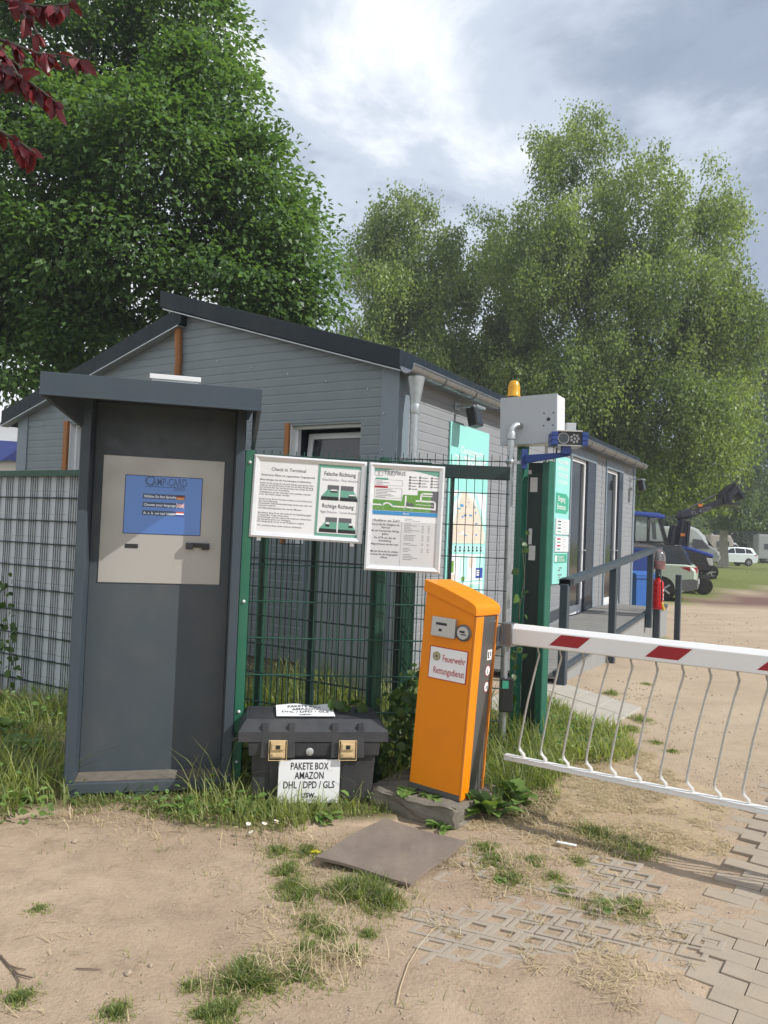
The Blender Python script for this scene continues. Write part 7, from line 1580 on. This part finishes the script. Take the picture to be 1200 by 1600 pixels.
region([(-6, 8), (-1, 8.3), (-4, 11), (-9, 12)], 2500, 0.2, 0.5, 0.012, seed=49)
for px, py, rpx, h in ((570, 1400, 50, 0.14), (540, 1395, 25, 0.12), (600, 1410, 30, 0.1), (470, 1405, 32, 0.07), (485, 1445, 22, 0.06), (515, 1462, 24, 0.05), (480, 1487, 22, 0.05), (380, 1535, 42, 0.11), (405, 1545, 25, 0.09), (468, 1528, 36, 0.05), (550, 1490, 14, 0.05), (575, 1460, 12, 0.04), (350, 1585, 30, 0.05), (180, 1585, 20, 0.05), (325, 1590, 25, 0.05), (300, 1540, 14, 0.04), (770, 1350, 30, 0.05), (800, 1378, 26, 0.05), (835, 1350, 18, 0.05), (865, 1375, 16, 0.04), (760, 1330, 22, 0.05), (940, 1420, 26, 0.07), (985, 1422, 26, 0.07), (905, 1350, 14, 0.04), (930, 1305, 30, 0.08), (975, 1318, 28, 0.06), (1010, 1330, 20, 0.05),
                       (30, 1560, 18, 0.05), (60, 1425, 12, 0.03), (450, 1360, 24, 0.07), (480, 1330, 22, 0.07), (455, 1385, 22, 0.06), (435, 1330, 20, 0.06), (880, 1395, 15, 0.04), (990, 1010, 8, 0.05), (955, 1085, 12, 0.1), (1000, 1125, 16, 0.1), (985, 1140, 14, 0.1), (930, 1035, 8, 0.08), (1010, 1070, 8, 0.05), (1000, 1008, 7, 0.08), (1058, 1004, 8, 0.08), (1025, 1160, 10, 0.05), (1050, 1175, 9, 0.05), (885, 1030, 6, 0.12)):
    c = G(px, py); rad = 1.15 * rpx * c.y / FPX; n = int(80 + 380 * min(1.5, rpx / 30)); a = rs.rand(n) * 6.283; r_ = rad * np.sqrt(rs.rand(n)) * (0.8 + 0.4 * np.sin(a * 3 + px)); x, y = c.x + r_ * np.cos(a), c.y + r_ * np.sin(a) * 1.15
    n2 = n // 2; a2 = rs.rand(n2) * 6.283; r2 = rad * (0.8 + 1.1 * rs.rand(n2) ** 1.5); put(c.x + r2 * np.cos(a2), c.y + r2 * np.sin(a2), 0.012 + 0.3 * h * rs.rand(n2), np.full(n2, 0.0032), np.clip(0.55 + 0.3 * rs.normal(size=n2), 0, 1))
    put(x, y, h * 0.85 * (0.35 + 0.65 * rs.rand(n)) * (1.15 - 0.7 * r_ / rad), np.full(n, 0.004) * (0.6 + 0.7 * rs.rand(n)), np.clip(0.3 + 0.3 * rs.normal(size=n), 0, 1))
for px, py, n, h in ((335, 1262, 16, 0.42), (318, 1275, 10, 0.28), (612, 1245, 14, 0.4), (690, 1268, 8, 0.22), (828, 1240, 22, 0.4), (870, 1255, 12, 0.32), (75, 1245, 22, 0.4), (20, 1255, 20, 0.42), (560, 1265, 10, 0.26)):   # a few tall stalks
    c = G(px, py); put(c.x + 0.05 * rs.normal(size=n), c.y + 0.04 * rs.normal(size=n), h * (0.6 + 0.5 * rs.rand(n)), np.full(n, 0.0045), np.clip(0.7 + 0.2 * rs.normal(size=n), 0, 1))
n = 1500; x = rs.uniform(-1.9, 1.0, n); y = rs.uniform(2.5, 4.1, n); k = vnoise(x, y, 0.35, 95) + 0.8 * vnoise(x, y, 0.12, 96) > 0.55; x, y = x[k], y[k]   # stray short blades on the bare earth
put(x, y, 0.015 + 0.035 * rs.rand(len(x)), np.full(len(x), 0.003), np.clip(0.4 + 0.3 * rs.normal(size=len(x)), 0, 1))
X_, Y_, H_, W_, T_ = map(np.concatenate, (XS_, YS_, HS_, WS_, TS_)); Z_ = ground_h(X_, Y_) - 0.004
V, F = blades(X_, Y_, Z_, H_, W_, rs, 0.75); g_ = np_mesh('grass', V, F, 'grass_blade', None, np.repeat(T_, 8)); tag(g_, 'long green grass and tufts along the fence and on bare earth', 'grass', kind='stuff')
# small broad leaves growing low between the grass
x1_, y1_ = scatter(PX((-200, 1335), (30, 1288), (75, 1270), (150, 1264), (250, 1290), (330, 1300), (430, 1314), (500, 1302), (560, 1272), (620, 1258)) + [(0.15, 4.75), (-0.9, 4.75), (-1.8, 4.6), (-2.6, 6.2), (-4.5, 7.0)], 9000, seed=81)
x2_, y2_ = scatter(PX((690, 1272), (760, 1290), (850, 1280), (870, 1230), (960, 1190), (980, 1150), (930, 1140), (860, 1105)), 2600, seed=83)
x3_, y3_ = scatter([(-1.0, 4.85), (0.4, 5.0), (0.9, 6.2), (-2.0, 6.9)], 2600, seed=85)
x, y = np.concatenate([x1_, x2_, x3_]), np.concatenate([y1_, y2_, y3_]); k = clear(x, y) & (vnoise(x, y, 0.25, 87) > -0.25); x, y = x[k], y[k]; n = len(x)
P = np.stack([x, y, ground_h(x, y) + 0.01 + 0.11 * rs.rand(n) ** 2 * np.where(x < -1.75, 2.4, 1.0)], 1); D = unit(np.stack([rs.normal(size=n), rs.normal(size=n), 0.3 * rs.normal(size=n) - 0.1], 1)); Nn = unit(np.array([0, -0.2, 1.0]) + 0.5 * rs.normal(size=(n, 3))); L = 0.02 + 0.045 * rs.rand(n) ** 2
V, F = broad_leaf(P, D, Nn, L, L * (0.35 + 0.45 * rs.rand(n))); g_ = np_mesh('ground_cover', V, F, 'leaf_weed', None, np.repeat(np.clip(0.45 + 0.28 * rs.normal(size=n), 0, 1), 8)); tag(g_, 'low broad-leaved herbs mixed into the grass at the fence foot', 'herbs', kind='stuff')
# dead blades among the tufts and along the edge of the grass
xd, yd = [], []
for px, py, rp in ((570, 1405, 60), (485, 1440, 60), (380, 1540, 60), (470, 1525, 50), (540, 1500, 50), (800, 1350, 80), (960, 1425, 50), (950, 1318, 70), (250, 1292, 120), (450, 1312, 90), (110, 1280, 60), (800, 1285, 60)):
    c = G(px, py); n = 150; rd = rp * c.y / FPX; xd.append(c.x + rd * rs.normal(size=n) * 0.6); yd.append(c.y + rd * rs.normal(size=n) * 0.35)
xd, yd = np.concatenate(xd), np.concatenate(yd); k = clear(xd, yd); xd, yd = xd[k], yd[k]; n = len(xd)
V, F = blades(xd, yd, ground_h(xd, yd) - 0.003, 0.02 + 0.08 * rs.rand(n) ** 1.6, 0.002 + 0.002 * rs.rand(n), rs, 1.3); g_ = np_mesh('dead_grass', V, F, 'grass_dry', None, np.repeat(rs.rand(n), 8)); tag(g_, 'bent dead grass blades among the green tufts', 'grass', kind='stuff')
# dry straw lying about
def straw(poly, n, seed, patch=0.0):
    x, y = scatter(poly, n, 0.2, seed); k = vnoise(x, y, 0.3, seed + 4) + 0.7 * vnoise(x, y, 0.09, seed + 5) > patch; return x[k], y[k]
sx_, sy_ = [], []
for poly, n, sd_, pt2 in ((STRAW, 26000, 51, -0.5), (PAVE, 8000, 55, 0.1), (PX((420, 1320), (520, 1315), (560, 1290), (700, 1290), (720, 1340), (640, 1420), (600, 1480), (440, 1560), (420, 1440)), 4200, 57, 0.1), (PX((60, 1300), (160, 1262), (480, 1320), (450, 1340)), 900, 59, -0.1), (PX((850, 1160), (1150, 1000), (1300, 1200), (1160, 1250)), 9000, 61, 0.1), (PX((0, 1330), (450, 1330), (620, 1600), (0, 1600)), 700, 63, 0.3)):
    x, y = straw(poly, n, sd_, pt2); sx_.append(x); sy_.append(y)
x, y = np.concatenate(sx_), np.concatenate(sy_); k = clear(x, y); x, y = x[k], y[k]; n = len(x); az = rs.rand(n) * 6.283; el = rs.normal(size=n) * 0.16; L = (0.015 + 0.065 * rs.rand(n) ** 2)
D = np.stack([np.cos(az) * np.cos(el), np.sin(az) * np.cos(el), np.abs(np.sin(el))], 1); P = np.stack([x, y, ground_h(x, y) + 0.003 + 0.006 * rs.rand(n)], 1); S_ = unit(np.cross(D, np.array([0, 0, 1.0]))); wd_ = (0.002 + 0.0024 * rs.rand(n))[:, None]
V = np.stack([P - S_ * wd_ / 2, P + S_ * wd_ / 2, P + D * L[:, None] + S_ * wd_ * 0.3, P + D * L[:, None] - S_ * wd_ * 0.3], 1).reshape(-1, 3)
g_ = np_mesh('dry_grass', V, np.arange(n * 4).reshape(-1, 4), 'grass_dry', None, np.repeat(rs.rand(n), 4)); tag(g_, 'short dry straw scattered over the trodden earth', 'straw', kind='stuff')
# pebbles
n = 26000; x = rs.uniform(-2.2, 3.2, n); y = rs.uniform(2.3, 8.5, n); x[20000:] = rs.uniform(2, 9, 6000); y[20000:] = rs.uniform(6, 18, 6000); k = (vnoise(x, y, 0.4, 71) + vnoise(x, y, 0.13, 72) > -0.1) & ~inside(GRASS_L, x, y) & ~inside(GRASS_R, x, y); x, y = x[k], y[k]; n = len(x)
sz = (0.0013 + 0.0062 * rs.rand(n) ** 3.4) * np.clip(y / 5, 1, 2.2); oc = np.array([(1, 0, 0), (0, 1, 0), (-1, 0, 0), (0, -1, 0), (0, 0, 0.8), (0, 0, -0.8)], float); V = oc[None] * (sz[:, None, None]) * (0.6 + 0.8 * rs.rand(n, 6, 1)); a = rs.rand(n) * 6.28
V = np.stack([V[:, :, 0] * np.cos(a)[:, None] - V[:, :, 1] * np.sin(a)[:, None], V[:, :, 0] * np.sin(a)[:, None] + V[:, :, 1] * np.cos(a)[:, None], V[:, :, 2]], 2) + np.stack([x, y, ground_h(x, y) + sz * 0.3], 1)[:, None]
T3 = np.array([(0, 1, 4), (1, 2, 4), (2, 3, 4), (3, 0, 4), (1, 0, 5), (2, 1, 5), (3, 2, 5), (0, 3, 5)]); F = (np.arange(n)[:, None, None] * 6 + T3[None]).reshape(-1, 3)
g_ = np_mesh('pebbles', V.reshape(-1, 3), F, 'stone'); tag(g_, 'fine pebbles and grit strewn over the earth', 'pebbles', kind='stuff')
# leafy weeds
def weed(label, px, py, n, L0_, up, seed, z=0.0, wd_=0.28, mat='leaf_weed'):
    c = G(px, py, z); rs_ = np.random.RandomState(seed); o = thing('leafy_weed', label, 'plant', (c.x, c.y, z if z else GZ(c.x, c.y)), 0); mb = MB(); tint = []
    for k in range(n):
        az = rs_.rand() * 6.283; e_ = up * (0.5 + 0.8 * rs_.rand()); L = L0_ * (0.5 + 0.7 * rs_.rand()); pos = Vector((rs_.normal() * L0_ * 0.25, rs_.normal() * L0_ * 0.25, 0)); hd_ = Vector((math.cos(az), math.sin(az), 0)); sd_ = Vector((-hd_.y, hd_.x, 0)); m_ = 9; vs = []
        for i in range(m_ + 1):
            t_ = i / m_; ang = e_ - t_ * 1.1; 
            pos = pos + (hd_ * math.cos(ang) + Vector((0, 0, 1)) * math.sin(ang)) * (L / m_) if i else pos
            wv = L * wd_ * (0.12 + 0.95 * math.sin(min(1, t_ * 1.05) * math.pi) ** 0.8 * (0.4 + 0.6 * t_)) * (1.0 if i % 2 else 0.7) * (0 if i == m_ else 1); vs += [pos - sd_ * wv + Vector((0, 0, wv * 0.25)), pos, pos + sd_ * wv + Vector((0, 0, wv * 0.25))]
        mb.add(vs, [(i * 3 + j, i * 3 + j + 1, i * 3 + j + 4, i * 3 + j + 3) for i in range(m_) for j in range(2)]); tint += [min(1, max(0, 0.5 + 0.3 * rs_.normal()))] * len(vs)
    f_ = mb.build('leaves', mat, o, recalc=False, smooth=True); a = f_.data.attributes.new('tint', 'FLOAT', 'POINT'); a.data.foreach_set('value', np.array(tint, np.float32))
weed('large lobed leafy weed growing at the right foot of the orange pillar', 757, 1280, 40, 0.15, 1.25, 1, wd_=0.36); weed('tall leafy weed beside the gate post foot right of the pillar', 795, 1262, 34, 0.17, 1.35, 2, wd_=0.34)
weed('low leafy weed on the left end of the concrete footing', 632, 1240, 34, 0.075, 0.6, 3, z=PZ, wd_=0.5); weed('leafy herb on the footing edge touching the pillar base', 672, 1246, 20, 0.06, 0.6, 13, z=PZ, wd_=0.5); weed('grassy herb at the front foot of the concrete footing', 690, 1296, 22, 0.1, 0.9, 14, wd_=0.2); weed('dandelion rosette in front of the kiosk base', 290, 1270, 16, 0.12, 0.7, 4); weed('dandelion rosette at the left foot of the black box', 395, 1275, 16, 0.12, 0.9, 5)
weed('broad leafy weed in the grass left of the kiosk', 45, 1180, 18, 0.2, 0.9, 6, wd_=0.4); weed('pale leafy weed close to the kiosk left corner', 78, 1215, 14, 0.13, 0.9, 7, wd_=0.35); weed('leafy weed deep in the grass at the far left edge', 8, 1150, 26, 0.16, 1.1, 21, wd_=0.4); weed('low leafy weed on the grass edge at the bottom left', 25, 1255, 30, 0.1, 0.9, 22, wd_=0.4); weed('bright leafy weed in the left grass halfway to the kiosk', 62, 1130, 26, 0.15, 1.1, 23, wd_=0.38)
weed('small dark green weed on the perforated pavers', 785, 1378, 14, 0.05, 0.5, 8, wd_=0.4); weed('dark green weed on the half buried pavers, right side', 960, 1420, 22, 0.08, 0.6, 9)
weed('leafy weed in front of the black box middle', 500, 1285, 14, 0.1, 0.9, 10)
# climbers
def climber(name, label, base, pts, n, sz, spread, seed, stems):
    rs_ = np.random.RandomState(seed); o = thing(name, label, 'plant', base, 0); P = []
    A = np.array([tuple(Vector(p) - Vector(base)) for p in pts]); idx = rs_.randint(0, len(A) - 1, n); t_ = rs_.rand(n, 1); P = A[idx] * (1 - t_) + A[idx + 1] * t_ + rs_.normal(size=(n, 3)) * np.array(spread)
    P[:, 2] = np.maximum(P[:, 2], 0.02); D = unit(rs_.normal(size=(n, 3)) * 0.6 + np.array([0, -0.3, -0.5])); Nn = unit(rs_.normal(size=(n, 3)) * 0.5 + np.array([0.1, -0.9, 0.6])); L = sz * (0.55 + 0.7 * rs_.rand(n)); V, F = broad_leaf(P, D, Nn, L, L * 0.95)
    np_mesh('leaves', V, F, 'leaf_vine', o, np.repeat(np.clip(0.4 + 0.3 * rs_.normal(size=n), 0, 1), 8)); mb = MB()
    for s in stems: mb.tube([Vector(p) - Vector(base) for p in s], 0.003, 5)
    mb.build('stem', 'twig', o)
pA = [AT(625, 1235, 4.85), AT(612, 1180, 4.85), AT(635, 1130, 4.9), AT(622, 1090, 4.9), AT(655, 1060, 4.95), AT(640, 1150, 4.9), AT(655, 1190, 4.9)]
climber('climbing_vine', 'dense dark bindweed climbing the mesh between the black box and the orange pillar', (*pA[0].xy, 0), pA, 260, 0.065, (0.07, 0.06, 0.06), 3, [[(*pA[0].xy, 0)] + pA[1:5]])
pB = [AT(565, 1105, 4.72), AT(535, 1100, 4.7), AT(525, 1092, 4.68)]; climber('climbing_vine', 'short bindweed shoot with few leaves resting over the black box lid', (*pB[0].xy, 0), pB, 9, 0.075, (0.02, 0.02, 0.012), 4, [[(*pA[1].xy, 0.3)] + pB])
pC = [AT(790, 1170, 5.7), AT(800, 1080, 5.65), AT(810, 1000, 5.62), AT(812, 950, 5.62), AT(820, 900, 5.62), AT(815, 840, 5.62)]; climber('climbing_vine', 'thin vine with sparse leaves climbing the tall green gate posts', (*pC[0].xy, 0), pC, 26, 0.07, (0.04, 0.03, 0.05), 5, [pC])
pD = [AT(15, 1010, 6.6), AT(10, 960, 6.65), AT(4, 900, 6.7)]; climber('climbing_vine', 'small leafy climber on the strip-filled fence at the left edge', (*pD[0].xy, 0), [AT(15, 1060, 6.6)] + pD, 70, 0.06, (0.06, 0.04, 0.06), 6, [[(*pD[0].xy, 0)] + pD])
# daisies in front of the box
mbp = MB(); C0 = Vector((0, 0, 0.085))
for k in range(11):
    an = 2 * math.pi * k / 11; e_ = Vector((math.cos(an), math.sin(an), 0.1)); s_ = Vector((-math.sin(an), math.cos(an), 0)); mbp.add([C0 + e_ * 0.003, C0 + e_ * 0.01 - s_ * 0.0032, C0 + e_ * 0.015, C0 + e_ * 0.01 + s_ * 0.0032], [(0, 1, 2, 3)], 0)
mbp.lathe([(0.0045, 0.085), (0.0035, 0.088), (0.001, 0.089)], None, 8, 1); mbp.tube([(0, 0, 0), (0.004, 0, 0.05), (0, 0, 0.085)], 0.0012, 5, 2)
d0 = mbp.build('daisy', ['petal', 'hose_yellow', 'leaf_weed'], recalc=False)
for k, (px, py) in enumerate(((386, 1280), (406, 1281), (425, 1279), (427, 1284), (371, 1292), (402, 1295))):
    o = d0 if k == 0 else d0.copy()
    if k: COL.objects.link(o)
    p = G(px, py, 0.085); o.location = (p.x, p.y, GZ(p.x, p.y) + 0.0); o.rotation_euler = (0.3 + 0.1 * math.sin(k * 3), 0.15 * math.cos(k), k)
    tag(o, 'tiny white daisy flowering in the grass in front of the black box', 'flower', 'daisies in front of the black box')

# ---------------------------------------------------------------- added haze volume, lifting the dark gaps like lens veil
mt = bpy.data.materials.new('haze'); mt.use_nodes = True; t = mt.node_tree; t.nodes.clear()
vo = t.nodes.new('ShaderNodeVolumePrincipled'); vo.inputs['Color'].default_value = (0.9, 0.94, 1.0, 1); vo.inputs['Density'].default_value = 0.0013; vo.inputs['Anisotropy'].default_value = 0.2
ou = t.nodes.new('ShaderNodeOutputMaterial'); t.links.new(vo.outputs[0], ou.inputs['Volume']); MAT['haze'] = mt
mb = MB(); mb.bx(-430, 430, -75, 470, -1.5, 26); hz_ = mb.build('haze', 'haze'); tag(hz_, 'thin haze volume added over the whole site to lift dark tones', 'haze', kind='stuff')
